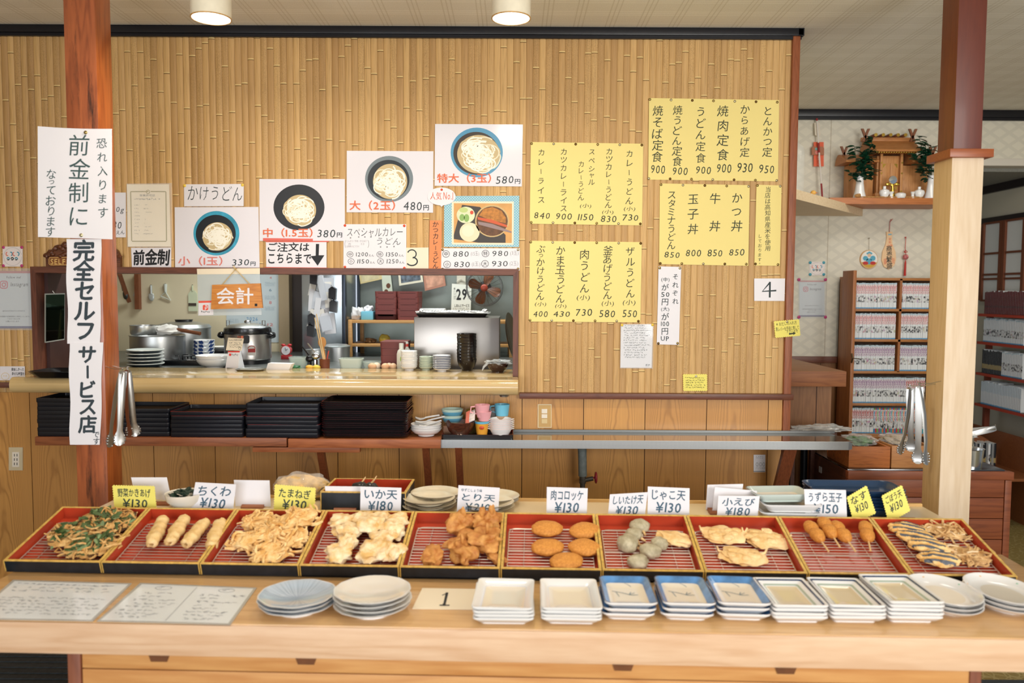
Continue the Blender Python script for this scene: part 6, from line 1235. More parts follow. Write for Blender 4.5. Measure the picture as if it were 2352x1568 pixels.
b.build('carved_leaves', CARV, s_, s_.location); SP = Pl((0, YW - .036, 0), (0, -1, 0)); P_ = [SP.at(0)(*z) for z in ((111, 594), (113, 590), (200, 588), (200, 609), (116, 610), (111, 606))]; b = MB(); b.prism(P_[::-1], (0, .008, 0)); b.build('name_panel', wood('panel_wood', (140, 84, 40), (110, 60, 28), 'x', 4, .4, .5), s_, s_.location, smooth=0)
k = Ink(); k.h('SELF', 116, 594.5, 150, 607, .014, 0); k.stroke([(200, 589.5), (114, 591.5), (112.5, 595), (112.5, 606), (117, 608.5), (200, 607.5)], 1.1); k.build('lettering', M((226, 186, 110), .5, name='gilt'), s_, SP.at(.0006))
# ---- accounts plaque in its plastic sleeve
HPn = Pl((0, YW - .034, 0), (0, -1, 0)); o = sheet('plastic_pocket', [(453, 617), (596, 616), (601, 723), (455, 725)], HPn, M((206, 216, 218), .15, alpha=.55, spec=.8, name='cloudy_plastic'), 'cloudy plastic pocket with cream flap hanging from the hatch frame', 'pocket', off=.001, th=.001)
k = Ink(); k.poly([(452, 617), (597, 615.5), (597, 629), (453, 630)]); k.build('cream_flap', CREAM, o, HPn.at(.0016)); k = Ink(); k.poly([(456, 691), (490, 690), (490, 723), (456, 724)]); k.build('payment_sticker', WHITE, o, HPn.at(.0018)); k = Ink(); k.poly([(456, 691), (490, 690), (490, 694.5), (456, 695.5)]); rr = [(472 + q_.x * 12.5, 706 + q_.y * 12) for q_ in rrect(1, 1, .2, 0)]; k.poly(rr); k.build('red_logo', M((236, 92, 72), .4, name='logo_red'), o, HPn.at(.0022)); k = Ink(); k.stroke(arc(473, 704.5, 3.6, 3.4, 150, -120), 1.4); k.stroke([(471, 711.5), (474, 701)], 1.5); k.build('logo_stroke', WHITE, o, HPn.at(.0026)); k = Ink(); k.h('PayPay', 462, 713.5, 482, 718.5, .01, 0); k.build('lettering', INK, o, HPn.at(.0026))
QP = Pl((0, YW - .044, 0), (0, -1, 0)); o = sheet('accounts_plaque', [(487, 654), (598, 650.5), (603, 707), (484.5, 710)], QP, wood('plaque_wood', (214, 142, 58), (184, 110, 38), 'x', 2, .4, .5), 'orange wooden plaque with white painted characters hung on a string', 'sign', off=.006, th=.012)
k = Ink(); k.h('会計', 497, 660, 582, 699, .016, .0); k.build('lettering', WHITE, o, QP.at(.0066)); k = Ink(); k.poly([(585, 697), (591, 697), (591, 703), (585, 703)]); k.build('seal', INKB, o, QP.at(.0064)); b = MB(); g_ = QP.at(.003); kn = g_(541, 618); b.tube([g_(511, 653), kn, g_(573, 652)], .0022, 6); b.tube([kn, kn + Vector((-.012, -.004, .012)), kn + Vector((-.008, -.004, .018)), kn + Vector((0, -.002, .004))], .0018, 5); b.blob(kn, (.005, .005, .004), 2, .2, 2, 2); b.build('string', M((206, 176, 116), .7, name='hemp_string'), o, o.location)
# mirror on the hatch jamb
MX = Pl((g0 + .024, 0, 0), (.92, -.38, 0)); b = MB(); g_ = lambda px, py: PP(px, py, Vector((g0 + .07, YW + .04, 0)), Vector((.93, -.36, 0)))
q4 = [g_(102, 674), g_(147, 673), g_(146, 780), g_(102, 787)]; b.prism(q4[::-1], (.006, -.002, 0)); cc = sum(q4, Vector()) / 4; o = b.build('mirror', M((182, 190, 190), .3, .6, name='mirror_frame'), origin=cc, smooth=0); tag(o, 'small frameless mirror hanging on the hatch jamb left of the post', 'mirror'); q5 = [cc + (p - cc) * .95 + Vector((.0068, -.0025, 0)) for p in q4]; b = MB(); b.add(q5, [(0, 1, 2, 3)]); b.build('mirror_glass', M((40, 54, 46), .03, .95, name='mirror_glass'), o, cc, smooth=0, recalc=False); b = MB(); b.tube([q4[0] * .5 + q4[1] * .5, q4[0] * .5 + q4[1] * .5 + Vector((-.008, 0, .012))], .002, 5); b.build('hook', STEEL, o, cc)
c = top(128, 866); b = MB(); b.loft([rrect(.26, .17, .03, 0), rrect(.34, .22, .05, .03), rrect(.33, .21, .05, .031), rrect(.25, .16, .03, .006)]); o = b.build('black_tray', BLACKL); o.location = Vector((PY(175, 860, 3.82).x, 3.79, ZC)); tag(o, 'black raised-edge tray on the serving counter, behind the post', 'tray')

# ================================================================== KITCHEN THINGS
ZB = ZC - .012; bn = lambda px, py: PZ(px, py, ZB)
b = MB(); b.bx(WX0 + .05, XR - .08, yb_ + .03, YB - .02, ZB - .04, ZB, 0, .004); b.bx(WX0 + .05, XR - .08, yb_ + .06, YB - .05, .08, ZB - .04, 1); b.bx(WX0 + .1, XR - .1, yb_ + .1, YB - .05, 0, .08, 1)
tag(b.build('kitchen_bench', [M((120, 124, 122), .35, .7, name='bench_steel'), M((92, 88, 80), .5, name='bench_body')], origin=(-.7, 4.8, 0)), 'steel kitchen bench seen through the hatch, carrying pots and tubs', 'bench')
sc_ = lambda p: p.y / FPX
def lth(nm, prof, mat, p, lab, cat, n=36, group=None, mats=None):
    b = MB(); b.lathe(prof, n, mats=mats); o = b.build(nm, mat); o.location = p; return tag(o, lab, cat, group)
# big pots on the left
p = bn(342, 838); p.y += .12; s = sc_(p)
o = lth('stock_pot', [(0, 0), (.145, 0), (.15, .01), (.15, .16), (.156, .163), (.15, .165), (.144, .158), (.14, .02), (0, .015)], STEELB, p, 'large steel stock pot with a saucepan resting on it, left in the kitchen', 'pot')
q = p + Vector((-.06, -.03, .166)); o = lth('saucepan', [(0, 0), (.07, 0), (.078, .01), (.08, .055), (.083, .057), (.078, .056), (.074, .01), (0, .006)], M((206, 208, 206), .3, .9, name='aluminium'), q, 'dented aluminium saucepan with long wooden handle on the stock pot', 'pan')
b = MB(); b.tube([(.07, 0, .045), (.13, -.01, .045)], .007, 8); b.build('ferrule', STEEL, o); b = MB(); b.tube([(.12, -.01, .045), (.34, -.05, .012)], .0105, 8); b.build('handle', wood('handle_wood', (120, 70, 40), (86, 46, 26), 'x', 3, .5, .3), o)
b = MB(); b.blob((0, 0, .03), (.075, .04, .03), 77, .35, 2, 3, amp2=.12, f2=6); o = b.build('white_cloth', M((226, 224, 218), .8, name='white_cloth')); o.location = p + Vector((.075, -.05, .166)); tag(o, 'crumpled white cloth on the stock pot under the pan handle', 'cloth')
p = bn(385, 828); p.y += .25; o = lth('lidded_pot', [(0, 0), (.155, 0), (.16, .01), (.16, .185), (.165, .19), (.15, .21), (.08, .225), (0, .23)], STEELB, p, 'lidded steel pot behind the stock pot in the kitchen', 'pot'); b = MB(); b.lathe([(.05, .228), (.055, .24), (0, .242)], 16); b.build('lid_knob', BLACKL, o)
# five patterned plates stacked at the hatch edge
rings = []
DKG = M((44, 54, 62), .2, coat=.3, var=.5, vs=26, name='dark_glaze_pattern'); PG = M((214, 220, 214), .15, coat=.3, name='pale_rim_glaze')
b = MB(); b.lathe([(0, .003), (.055, .003), (.055, 0), (.06, .0), (.075, .010), (.094, .021), (.0965, .023), (.0965, .027), (.094, .026), (.07, .014), (0, .008)], 40, mats=[1, 1, 1, 0, 0, 0, 1, 1, 1, 1]); dk = b.build('deep_plate', [DKG, PG])
stack(dk, 5, Vector((PY(331, 840, yb_ + .1).x, yb_ + .12, ZB)), .0185, 0, 'dark-patterned deep plate with pale rim beside the post', 'plate', 'dark-patterned deep plates', .002, 71)
# stacked blue and white bowls, gas ring
NVB = NT('indigo_wave_glaze'); t = NVB; tc = t.n('ShaderNodeTexCoord').outputs['Object']; nz = t.n('ShaderNodeTexNoise', i_Vector=tc, i_Scale=34.0, i_Detail=1.0).outputs[0]; t.set(Base_Color=t.mix(t.math('GREATER_THAN', nz, .53), (226, 230, 232), (48, 72, 128)), Roughness=.15); NVB = NVB.mat
p = bn(454, 831); p.y += .1; bb = bowl('patterned_bowl', [NVB, CHINA], .062, .06, .03, .004, [0] * 7 + [1] * 5); stack(bb, 4, p, .022, 0, 'blue and white patterned bowl behind the wide white bowls', 'bowl', 'blue and white bowls', .002, 72)
b = MB(); b.bx(-.2, .2, -.1, .1, 0, .03, 0, .004)
for x in (-.12, 0, .12): b.tube([(x - .05, -.06, .03), (x - .05, -.06, .05), (x + .05, .06, .05), (x + .05, .06, .03)], .005, 6); b.tube([(x + .05, -.06, .03), (x + .05, -.06, .05), (x - .05, .06, .05), (x - .05, .06, .03)], .005, 6)
o = b.build('gas_ring', BLACKL); o.location = bn(440, 838) + Vector((0, .06, -.0)); tag(o, 'black gas ring under the blue and white bowls', 'stove'); 
p = bn(490, 826) + Vector((0, .1, 0)); lth('black_pot', [(0, 0), (.08, 0), (.085, .01), (.085, .05), (.0, .05)], BLACKL, p, 'black pot with white plates on it beside the rice cooker', 'pot'); wp = round_plate('flat_plate', [CHINA, CHINA], .075, .016, .045); stack(wp, 2, p + Vector((0, 0, .0505)), .009, 0, 'flat white plate on the black pot beside the rice cooker', 'plate', 'flat white plates', .002, 73)
wbb = bowl('serving_bowl', CHINA, .098, .05, .045); stack(wbb, 2, Vector((PY(493, 845, yb_ + .14).x, yb_ + .14, ZB)), .02, 0, 'wide white bowl behind the payment card stand', 'bowl', 'wide white bowls', .002, 74)
# rice cooker
p = bn(570, 833); s = sc_(p); Rr = 52 * s
root = thing('rice_cooker', 'large steel rice cooker with black handles in the kitchen', 'cooker', p); b = MB(); b.lathe([(0, 0), (Rr * .9, 0), (Rr * .92, .02), (Rr, .03), (Rr, .175), (Rr * .99, .178)], 44); b.build('body', M((176, 172, 168), .3, .9, name='cooker_steel'), root)
b = MB(); b.lathe([(Rr * 1.0, .172), (Rr * 1.02, .18), (Rr * 1.0, .205), (Rr * .95, .21), (Rr * .9, .212)], 44, cap=False); b.lathe([(Rr * .86, 0), (Rr * .95, 0), (Rr * .95, .022), (Rr * .86, .022)], 40); b.build('black_rim', BLACKL, root); b = MB(); b.lathe([(Rr * .96, .208), (Rr * .8, .225), (Rr * .3, .235), (0, .236)], 44); b.build('lid', STEELB, root); b = MB(); b.blob((0, 0, .242), (.02, .02, .012), 1, .02, 1, 2); b.build('lid_knob', STEEL, root)
for sg in (-1, 1): b = MB(); b.blob((sg * (Rr + .012), -.02, .165), (.026, .03, .02), 3, .1, 1.5, 3); b.build('handle', BLACKL, root); b = MB(); b.tube([(sg * Rr * .85, -.03, .21), (sg * Rr * .85, -.03, .25), (sg * Rr * .72, -.03, .25), (sg * Rr * .72, -.03, .215)], .003, 6); b.build('lid_clip', STEEL, root)
CK = Pl((0, p.y - Rr - .002, 0), (0, -1, 0)); k = Ink(); k.poly([(q_.x * 28 + 559, q_.y * 19 + 779) for q_ in rrect(1, 1, .2, 0)]); k.build('control_panel', BLACKL, root, CK.at(0)); k = Ink(); k.poly([(569, 796), (573, 793), (583, 793), (588, 797), (588, 816), (568, 816)]); k.build('maker_plate', M((222, 216, 208), .4, name='maker_plate'), root, CK.at(0)); k = Ink(); k.poly([(569.5, 801), (586.5, 800), (586.5, 809), (569.5, 809)]); k.stroke(arc(578, 803, 9, 9, 200, 340), 1.6); k.build('maker_mark', M((176, 54, 48), .4, name='maker_red'), root, CK.at(.0006)); k = Ink(); k.h('煮飯', 545, 771, 552, 776); k.poly([(553, 771), (559, 771), (559, 777), (553, 777)]); k.build('panel_lamps', M((230, 120, 80), .4, name='panel_print'), root, CK.at(.0006))
# payment stand and coin tray on the serving counter
PSy = top(535, 851).y; PS = Pl((0, PSy, 0), (0, -1, .12)); o = sheet('payment_stand', [(524, 806), (551, 806), (546, 850), (517, 849)], PS, WHITE, 'white folded card stand with red top edge on the serving counter', 'stand', off=0, th=.0015); k = Ink(); k.poly([(524, 806), (551, 806), (550.6, 809), (523.6, 809)]); k.poly([(526, 811.5), (531, 811.5), (531, 817), (526, 817)]); k.build('red_edge', M((224, 60, 48), .4, name='red_print'), o, PS.at(.0006)); k = Ink(); k.h('PayPay', 532, 812, 547, 817.5, .01, 0); k.stroke([(521, 844.5), (541, 845.5)], .8); k.build('lettering', INK, o, PS.at(.0006))
P_ = [PS.at(-.001)(551, 806), PS.at(-.001)(546, 850)]; b = MB(); b.add([P_[0], P_[1], P_[1] + Vector((.022, .05, .0)), P_[0] + Vector((.002, .008, 0))], [(0, 1, 2, 3)]); b.build('folded_side', M((216, 220, 226), .45, name='stand_side'), o, o.location, smooth=0, recalc=False)
o = sheet('payment_note', [(524, 775), (560, 777), (555, 805), (519, 804)], PS, CREAM, 'cream handwritten note standing above the folded payment stand', 'note', off=.002, th=.0015); k = Ink(); k.h('PayPayご利用のお客様', 526, 779, 556, 783, 0); k.scribble(526, 786, 556, 803, 4.6, 12, .25); k.ring(550.5, 800, 2.6, 2.4, .5); k.build('lettering', INK, o, PS.at(.0026))
b = MB(); b.loft([rrect(.12, .075, .02, 0), rrect(.148, .1, .03, .009), rrect(.144, .096, .03, .01), rrect(.115, .07, .02, .003)]); o = b.build('coin_tray', STEEL); o.location = Vector((top(584, 848).x, PSy + .01, ZC)); tag(o, 'small steel coin tray beside the payment stand', 'tray')
b = MB(); b.prism([(-.06, 0, 0), (.06, 0, 0), (.075, .0, .03), (-.05, 0, .033)], (0, .06, 0)); o = b.build('paper_slips', M((228, 224, 222), .6, name='slip_paper')); o.location = Vector((top(645, 846).x, yb_ - .075, ZC)); tag(o, 'block of white paper slips on the serving counter beside the coin tray', 'paper')
# calendar (year sheet)
KW = Pl((0, YB - .004, 0), (0, -1, 0)); o = sheet('year_calendar', (520, 626, 640, 786), KW, M((206, 218, 222), .5, name='calendar_paper'), 'pale blue year calendar hanging behind the rice cooker', 'calendar', off=0); k = Ink(); k.h('2026', 566, 728, 592, 737, .012); k.h('10', 557, 741, 569, 748, .014); k.h('11', 587, 741, 599, 748, .014); k.build('blue_lettering', M((110, 160, 200), .5, name='calendar_blue'), o, KW.at(.0006)); k = Ink(); k.h('4', 619, 635, 624, 640, .014); k.h('12', 614, 742, 627, 749, .014); k.h('8', 618, 691, 624, 698, .014); k.build('red_lettering', M((214, 130, 130), .5, name='calendar_red'), o, KW.at(.0006)); k = Ink(); k.h('6', 618, 663, 624, 669, .014); [k.scribble(x0_, y0_, x0_ + 24, y0_ + 10, 2.4, y0_, .1) for x0_, y0_ in ((608, 648), (608, 679), (608, 704), (524, 732), (608, 752))]; k.build('date_print', M((120, 150, 170), .5, name='calendar_grey'), o, KW.at(.0006))
# things hung on the kitchen wall
WPL = M((224, 230, 222), .3, name='white_plastic'); KY = YB - .012
def hung(nm, px, py, fn, mat, lab, cat):
    c = PY(px, py, KY); b = MB(); fn(b, c); o = b.build(nm, mat, origin=c, smooth=50); tag(o, lab, cat); b = MB(); b.tube([c + Vector((0, .012, .003)), c + Vector((0, -.004, .0)), c + Vector((0, -.004, .006))], .002, 5); b.build('hook', STEEL, o, c); return o
k3 = YB / FPX
hung('slicer', 314, 655, lambda b, c: b.box(c + Vector((.012, 0, -.035)), (.025, .008, .085), 0, .003, Matrix.Translation(c) @ Matrix.Rotation(.35, 4, 'Y') @ Matrix.Translation(-c)), WPL, 'white plastic slicer handle hanging nearest the wooden bracket', 'utensil')
hung('grater_spoon', 347, 655, lambda b, c: (b.tube([c, c + Vector((0, 0, -.06))], .008, 8), b.blob(c + Vector((0, 0, -.08)), (.021, .006, .03), 1, .03, 1, 3)), M((206, 212, 208), .25, .3, name='grater'), 'small oval grater hanging second along the kitchen wall', 'utensil')
hung('peeler', 380, 652, lambda b, c: (b.tube([c, c + Vector((0, 0, -.055))], [.013, .009], 8), b.tube([c + Vector((0, 0, -.055)), c + Vector((-.035, 0, -.085)), c + Vector((.034, 0, -.112)), c + Vector((0, 0, -.055))], .005, 6)), WPL, 'white Y-shaped peeler hanging third along the kitchen wall', 'peeler')
o = hung('mandoline', 442, 655, lambda b, c: (b.tube([c, c + Vector((0, 0, -.04))], .006, 6), b.prism([c + Vector((x, 0, z)) for x, z in ((-.012, -.035), (.012, -.035), (.031, -.06), (.031, -.18), (-.031, -.18), (-.031, -.06))], (0, .008, 0))), M((214, 222, 190), .35, name='greenish_plastic'), 'pale green mandoline slicer hanging beside the plastic pocket', 'slicer')
c = PY(442, 699, KY - .002); b = MB(); b.box(c, (.055, .003, .02)); b.build('blade', STEEL, o, o.location)
BRW = wood('bracket_brown', (140, 84, 54), (104, 58, 34), 'z', 3, .5, .3); a = PY(297, 640, YB - .04); root = thing('wall_bracket', 'brown wooden bracket at the left end of the kitchen wall', 'bracket', PY(300, 710, YB - .02)); L0 = root.location
b = MB(); b.bx(PY(294, 1, YB - .03).x, PY(304, 1, YB - .03).x, YB - .04, YB - .001, PY(300, 710, YB - .03).z, PY(300, 628, YB - .03).z); b.build('upright', BRW, root, L0); b = MB(); a, c = PY(274, 628, YB - .2), PY(296, 692, YB - .03); b.tube([a, c], .018, 4); b.build('brace', BRW, root, L0)
b = MB(); b.blob(PY(288, 676, YB - .08), (.02, .01, .035), 3, .1, 1, 2); b.tube([PY(282, 668, YB - .08), PY(276, 640, YB - .1)], .004, 5); o = b.build('ladle', M((90, 92, 90), .3, .8, name='dark_steel'), origin=PY(288, 676, YB - .08)); tag(o, 'dark ladle hanging from the wooden bracket', 'ladle')
# fridge front with papers
fy = YB - .45; fx0, fx1 = PY(693, 700, fy).x, PY(790, 700, fy).x; root = thing('fridge', 'tall stainless fridge covered with clipped papers in the kitchen', 'fridge', ((fx0 + fx1) / 2, fy, ZB)); L0 = root.location
b = MB(); b.bx(fx0, fx1, fy, YB - .05, ZB, CEIL - .3, 0, .006); b.build('door', M((180, 190, 196), .25, .85, var=.1, vs=2, name='fridge_steel'), root, L0); b = MB(); b.bx(fx1 - .012, fx1 + .012, fy - .012, fy + .04, ZB, CEIL - .3, 0, .004); b.build('edge', M((58, 66, 78), .3, .6, name='fridge_edge'), root, L0)
FPl = Pl((0, fy, 0), (0, -1, 0)); r = random.Random(5)
for i in range(17):
    px, py = 712 + 46 * r.random(), 660 + 95 * r.random(); a = r.uniform(-.25, .25); w_, h_ = r.uniform(6, 13), r.uniform(16, 30); q4 = [(px + x * math.cos(a) - y * math.sin(a), py + x * math.sin(a) + y * math.cos(a)) for x, y in ((-w_, -h_), (w_, -h_), (w_, h_), (-w_, h_))]
    o = sheet('clipped_paper', q4, FPl, M(((214, 214, 218), (196, 200, 208), (222, 218, 210))[i % 3], .6, name='slip'), ('white paper slip clipped on the fridge door'), 'paper', off=.002 + .0015 * i, group='paper slips clipped on the fridge')
for i, (px, py) in enumerate(((719, 640), (762, 674), (764, 704), (714, 735), (712, 760))):
    c = PY(px, py, fy - .035); b = MB(); b.prism([c + Vector((x, 0, z)) for x, z in ((-.022, -.03), (.022, -.04), (.028, .03), (0, .045), (-.02, .03))], (0, .03, 0)); b.tube([c + Vector((-.01, 0, .03)), c + Vector((0, -.01, .055)), c + Vector((.01, 0, .03))], .002, 5); o = b.build('bulldog_clip', BLACKL, origin=c, smooth=0); tag(o, 'black bulldog clip on the fridge door, ' + ('topmost', 'upper one at the right edge', 'lower one at the right edge', 'upper of the pair at the left', 'lowest')[i], 'clip', 'bulldog clips on the fridge')
# pots, tubs and tools in front of the fridge
p = bn(716, 838); lth('utensil_pot', [(0, 0), (.055, 0), (.058, .08), (.06, .082), (.055, .08), (.05, .01), (0, .01)], STEELB, p + Vector((0, .1, 0)), 'steel pot to the left of the chopstick holder', 'pot'); p2 = bn(764, 832); lth('lidded_pot', [(0, 0), (.075, 0), (.078, .085), (.083, .09), (.06, .1), (0, .105)], STEELB, p2 + Vector((0, .12, 0)), 'steel pot with a black-rimmed lid right of the chopstick holder', 'pot')
p = Vector((PY(745, 845, yb_ + .07).x, yb_ + .08, ZB)); hb = lth('utensil_cup', [(0, 0), (.026, 0), (.028, .055), (.0285, .056), (.025, .055), (.023, .008), (0, .008)], M((124, 66, 42), .5, var=.2, vs=30, name='brown_cup'), p, 'brown cup holding long cooking chopsticks and a spatula', 'holder')
for i, (dx, h, r_) in enumerate(((-.055, .28, .004), (-.045, .3, .004))): b = MB(); b.tube([(.005 * i, 0, .012), (dx, .01, h)], [r_, r_ * .7], 6); o = b.build('cooking_chopstick', M((220, 190, 140), .6, name='bamboo_stick')); o.location = p; tag(o, 'long bamboo cooking chopstick in the brown cup, ' + ('left one' if i == 0 else 'right one'), 'chopstick')
b = MB(); b.tube([(.006, .005, .012), (-.012, .012, .12)], .006, 6); b.blob((-.016, .012, .145), (.022, .005, .03), 4, .05, 1, 3); o = b.build('rice_paddle', M((196, 140, 76), .6, name='paddle_wood')); o.location = p; tag(o, 'round wooden rice paddle in the brown cup', 'paddle')
b = MB(); b.tube([(.004, .0, .012), (.022, 0, .1)], .004, 6); o = b.build('red_spatula', M((176, 62, 46), .5, name='red_handle')); o.location = p; tag(o, 'red-handled spatula leaning right in the brown cup', 'spatula')
for i, (px, py, rr, lab) in enumerate(((711, 824, .024, 'black ladle head left of the brown cup'), (725, 818, .026, 'shiny steel ladle head next to the brown cup'))):
    c = PY(px, py, yb_ + .1); b = MB(); b.blob(c, (rr, rr * .7, rr * .8), 2, .03, 1, 3); b.tube([c + Vector((0, 0, rr * .6)), c + Vector((-.045, .01, .07))], .004, 6); b.tube([c + Vector((0, 0, -rr * .7)), Vector((c.x, c.y, ZB + .001))], .012, 8); o = b.build('ladle', (BLACKL, STEEL)[i], origin=(c.x, c.y, ZB)); tag(o, lab, 'ladle')
TUB = M((214, 222, 208), .25, alpha=.75, name='cloudy_tub')
def tub(px, py0, w, h, dep, mat, lab, cat='tub', yo=.08): c = Vector((PY(px, 845, yb_ + yo).x, yb_ + yo + dep / 2, ZB)); b = MB(); b.loft([rrect(w * .86, dep * .86, .02, 0), rrect(w, dep, .025, h), rrect(w * 1.03, dep * 1.03, .025, h), rrect(w * 1.03, dep * 1.03, .025, h + .006), rrect(w * .95, dep * .95, .022, h + .006), rrect(w * .83, dep * .83, .018, .005)]); o = b.build('tub', mat); o.location = c; return tag(o, lab, cat)
tub(682, 0, .1, .058, .09, M((200, 214, 206), .1, alpha=.4, name='clear_tub'), 'clear tub with greens between the slips and the ladles'); tub(803, 0, .125, .05, .1, TUB, 'round-cornered white tub on the bench right of the brown cup'); tub(853, 0, .1, .036, .09, M((200, 214, 206), .1, alpha=.45, name='clear_tub'), 'low clear tub behind the eggs')
b = MB(); b.blob((0, 0, .012), (.03, .018, .012), 8, .4, 2, 3); o = b.build('spring_onion', M((42, 104, 62), .5, name='green_onion')); o.location = Vector((PY(680, 845, yb_ + .07).x, yb_ + .045, ZB)); tag(o, 'bunch of chopped green onion at the hatch edge', 'vegetable')
for i, (px, c_) in enumerate(((711, (236, 176, 60)), (727, (236, 200, 70)))): b = MB(); b.blob((0, 0, .013), (.022, .018, .013), i, .05, 1, 3); o = b.build('lemon', M(c_, .5, name='citrus')); o.location = Vector((PY(px, 845, yb_ + .05).x, yb_ + .05, ZB)); tag(o, ('orange' if i == 0 else 'yellow') + ' citrus half at the hatch edge before the ladles', 'fruit')
for i, (px, dy, c_) in enumerate(((855, .05, (222, 176, 136)), (865, .08, (236, 216, 190)), (885, .05, (222, 176, 136)), (894, .075, (232, 206, 176)), (903, .05, (226, 186, 150)))):
    b = MB(); b.blob((0, 0, .019), (.0235, .019, .019), 1, .0, 1, 3); o = b.build('egg', M(c_, .5, name='eggshell')); o.location = Vector((PY(px, 845, yb_ + dy).x, yb_ + dy, ZB)); o.rotation_euler = (0, 0, .4 * i); tag(o, ('brown', 'pale', 'brown', 'pale', 'half-hidden brown')[i] + ' egg at the hatch edge, ' + ('leftmost', 'second from the left', 'middle one', 'second from the right', 'rightmost, beside the squeeze bottle')[i], 'egg', 'eggs at the hatch edge')
p = bn(655, 826); root = thing('alarm_clock', 'small red alarm clock beside the rice cooker', 'clock', p + Vector((-.005, .05, 0))); b = MB(); X = Matrix.Translation((0, 0, .055)) @ Matrix.Rotation(math.pi / 2, 4, 'X'); b.lathe([(0, -.02), (.03, -.02), (.032, 0), (.032, .016), (.028, .018)], 28, X=X); [b.blob((sg * .02, 0, .088), (.014, .012, .008), 1, 0, 1, 2) for sg in (-1, 1)]; b.bx(-.03, .03, -.02, .02, 0, .026, 0, .003); b.build('case', M((176, 44, 48), .4, name='red_clock'), root); b = MB(); b.lathe([(0, .0185), (.0275, .0185)], 24, X=X, cap=False); b.build('dial', WHITE, root, smooth=0); b = MB(); b.tube([(0, -.0195, .055), (.012, -.0195, .065)], .0015, 4); b.tube([(0, -.0195, .055), (-.004, -.0195, .074)], .0015, 4); b.build('hands', INKB, root)
# wooden rack with lunch boxes
ry = YB - .42; RX = lambda px: PY(px, 740, ry).x; RZ = lambda py: PY(850, py, ry).z; PINE = wood('pine', (204, 156, 96), (180, 128, 72), 'x', 2, .5, .4)
root = thing('wooden_rack', 'pale wooden two-tier rack carrying maroon lunch boxes in the kitchen', 'rack', (RX(880), ry + .15, ZB)); L0 = root.location; xe = PY(1176, 740, ry).x
for (ya, ybm) in ((735, 742), (789.5, 796)): b = MB(); b.bx(RX(801), xe, ry, ry + .3, RZ(ybm), RZ(ya), 0, .002); b.build('board', PINE, root, L0)
for (px, dy) in ((804, .0), (813, .27), (1174, .0), (1170, .27)): b = MB(); x = RX(px); b.bx(x - .012, x + .012, ry + dy - .004, ry + dy + .024, ZB, RZ(734) + (.0 if px > 900 else .0), 0, .002); b.build('upright', PINE, root, L0)
MAR = M((112, 54, 50), .55, name='maroon_box'); b = MB(); b.loft([rrect(.138, .2, .012, 0), rrect(.142, .2, .014, .034), rrect(.142, .2, .014, .0365), rrect(.13, .19, .012, .037)]); b.bx(-.05, .05, -.1015, -.099, .027, .0372); lb = b.build('lunch_box', MAR, smooth=40)
for c_, (px, n) in enumerate(((890, 5), (941, 5))): stack(lb, n, Vector((PY(px, 735, ry + .1).x, ry + .12, RZ(735))), .0375, 0, 'maroon lunch box on the wooden rack, ' + ('left' if c_ == 0 else 'right') + ' stack', 'box', 'maroon lunch boxes', .001, 80 + c_)
lb2 = dup(lb); lb2['used'] = 1; p = Vector((PY(907, 845, yb_ + .16).x, yb_ + .2, ZB)); stack(lb2, 4, p, .0375, 0, 'maroon lunch box in the stack behind the squeeze bottles', 'box', 'maroon lunch boxes', .001, 83)
b = MB(); b.box((0, 0, .028), (.08, .1, .056), 0, .006); o = b.build('tissue_box', M((110, 178, 200), .5, name='cyan_carton')); o.location = Vector((PY(845, 735, ry + .06).x, ry + .08, RZ(735))); tag(o, 'cyan tissue box on the upper rack board', 'box'); b = MB(); b.blob((0, 0, .06), (.03, .03, .035), 3, .4, 2, 3); b.build('tissue', WHITE, o)
b = MB(); b.blob((0, 0, .04), (.038, .04, .045), 5, .35, 1.8, 3, flat=.04); o = b.build('plastic_bag', M((206, 204, 204), .3, name='white_bag')); o.location = Vector((PY(822, 735, ry + .06).x, ry + .07, RZ(735))); tag(o, 'crumpled white plastic bag at the rack\'s left end', 'bag')
b = MB(); b.blob((0, 0, .03), (.036, .03, .031), 7, .15, 2, 3, flat=.03); o = b.build('bagged_lemons', M((200, 184, 84), .35, var=.2, vs=40, name='lemon_bag')); o.location = Vector((PY(882, 790, ry + .06).x, ry + .07, RZ(789.5))); tag(o, 'bag of yellow lemons on the lower rack board', 'bag')
b = MB(); b.blob((0, 0, .014), (.036, .03, .02), 9, .4, 2, 3, flat=.013); o = b.build('dried_fish_bag', M((110, 84, 56), .6, var=.3, vs=50, name='brown_flakes')); o.location = Vector((PY(850, 790, ry + .06).x, ry + .07, RZ(789.5))); tag(o, 'brown packet of dried flakes on the lower rack board', 'packet')
b = MB(); b.bx(-.09, .09, -.04, .05, 0, .075, 0, .005); o = b.build('styrofoam_box', M((220, 224, 226), .7, name='foam')); o.location = Vector((PY(991, 735, ry + .1).x, ry + .12, RZ(735))); tag(o, 'white foam box on the upper rack board behind the daily calendar', 'box')
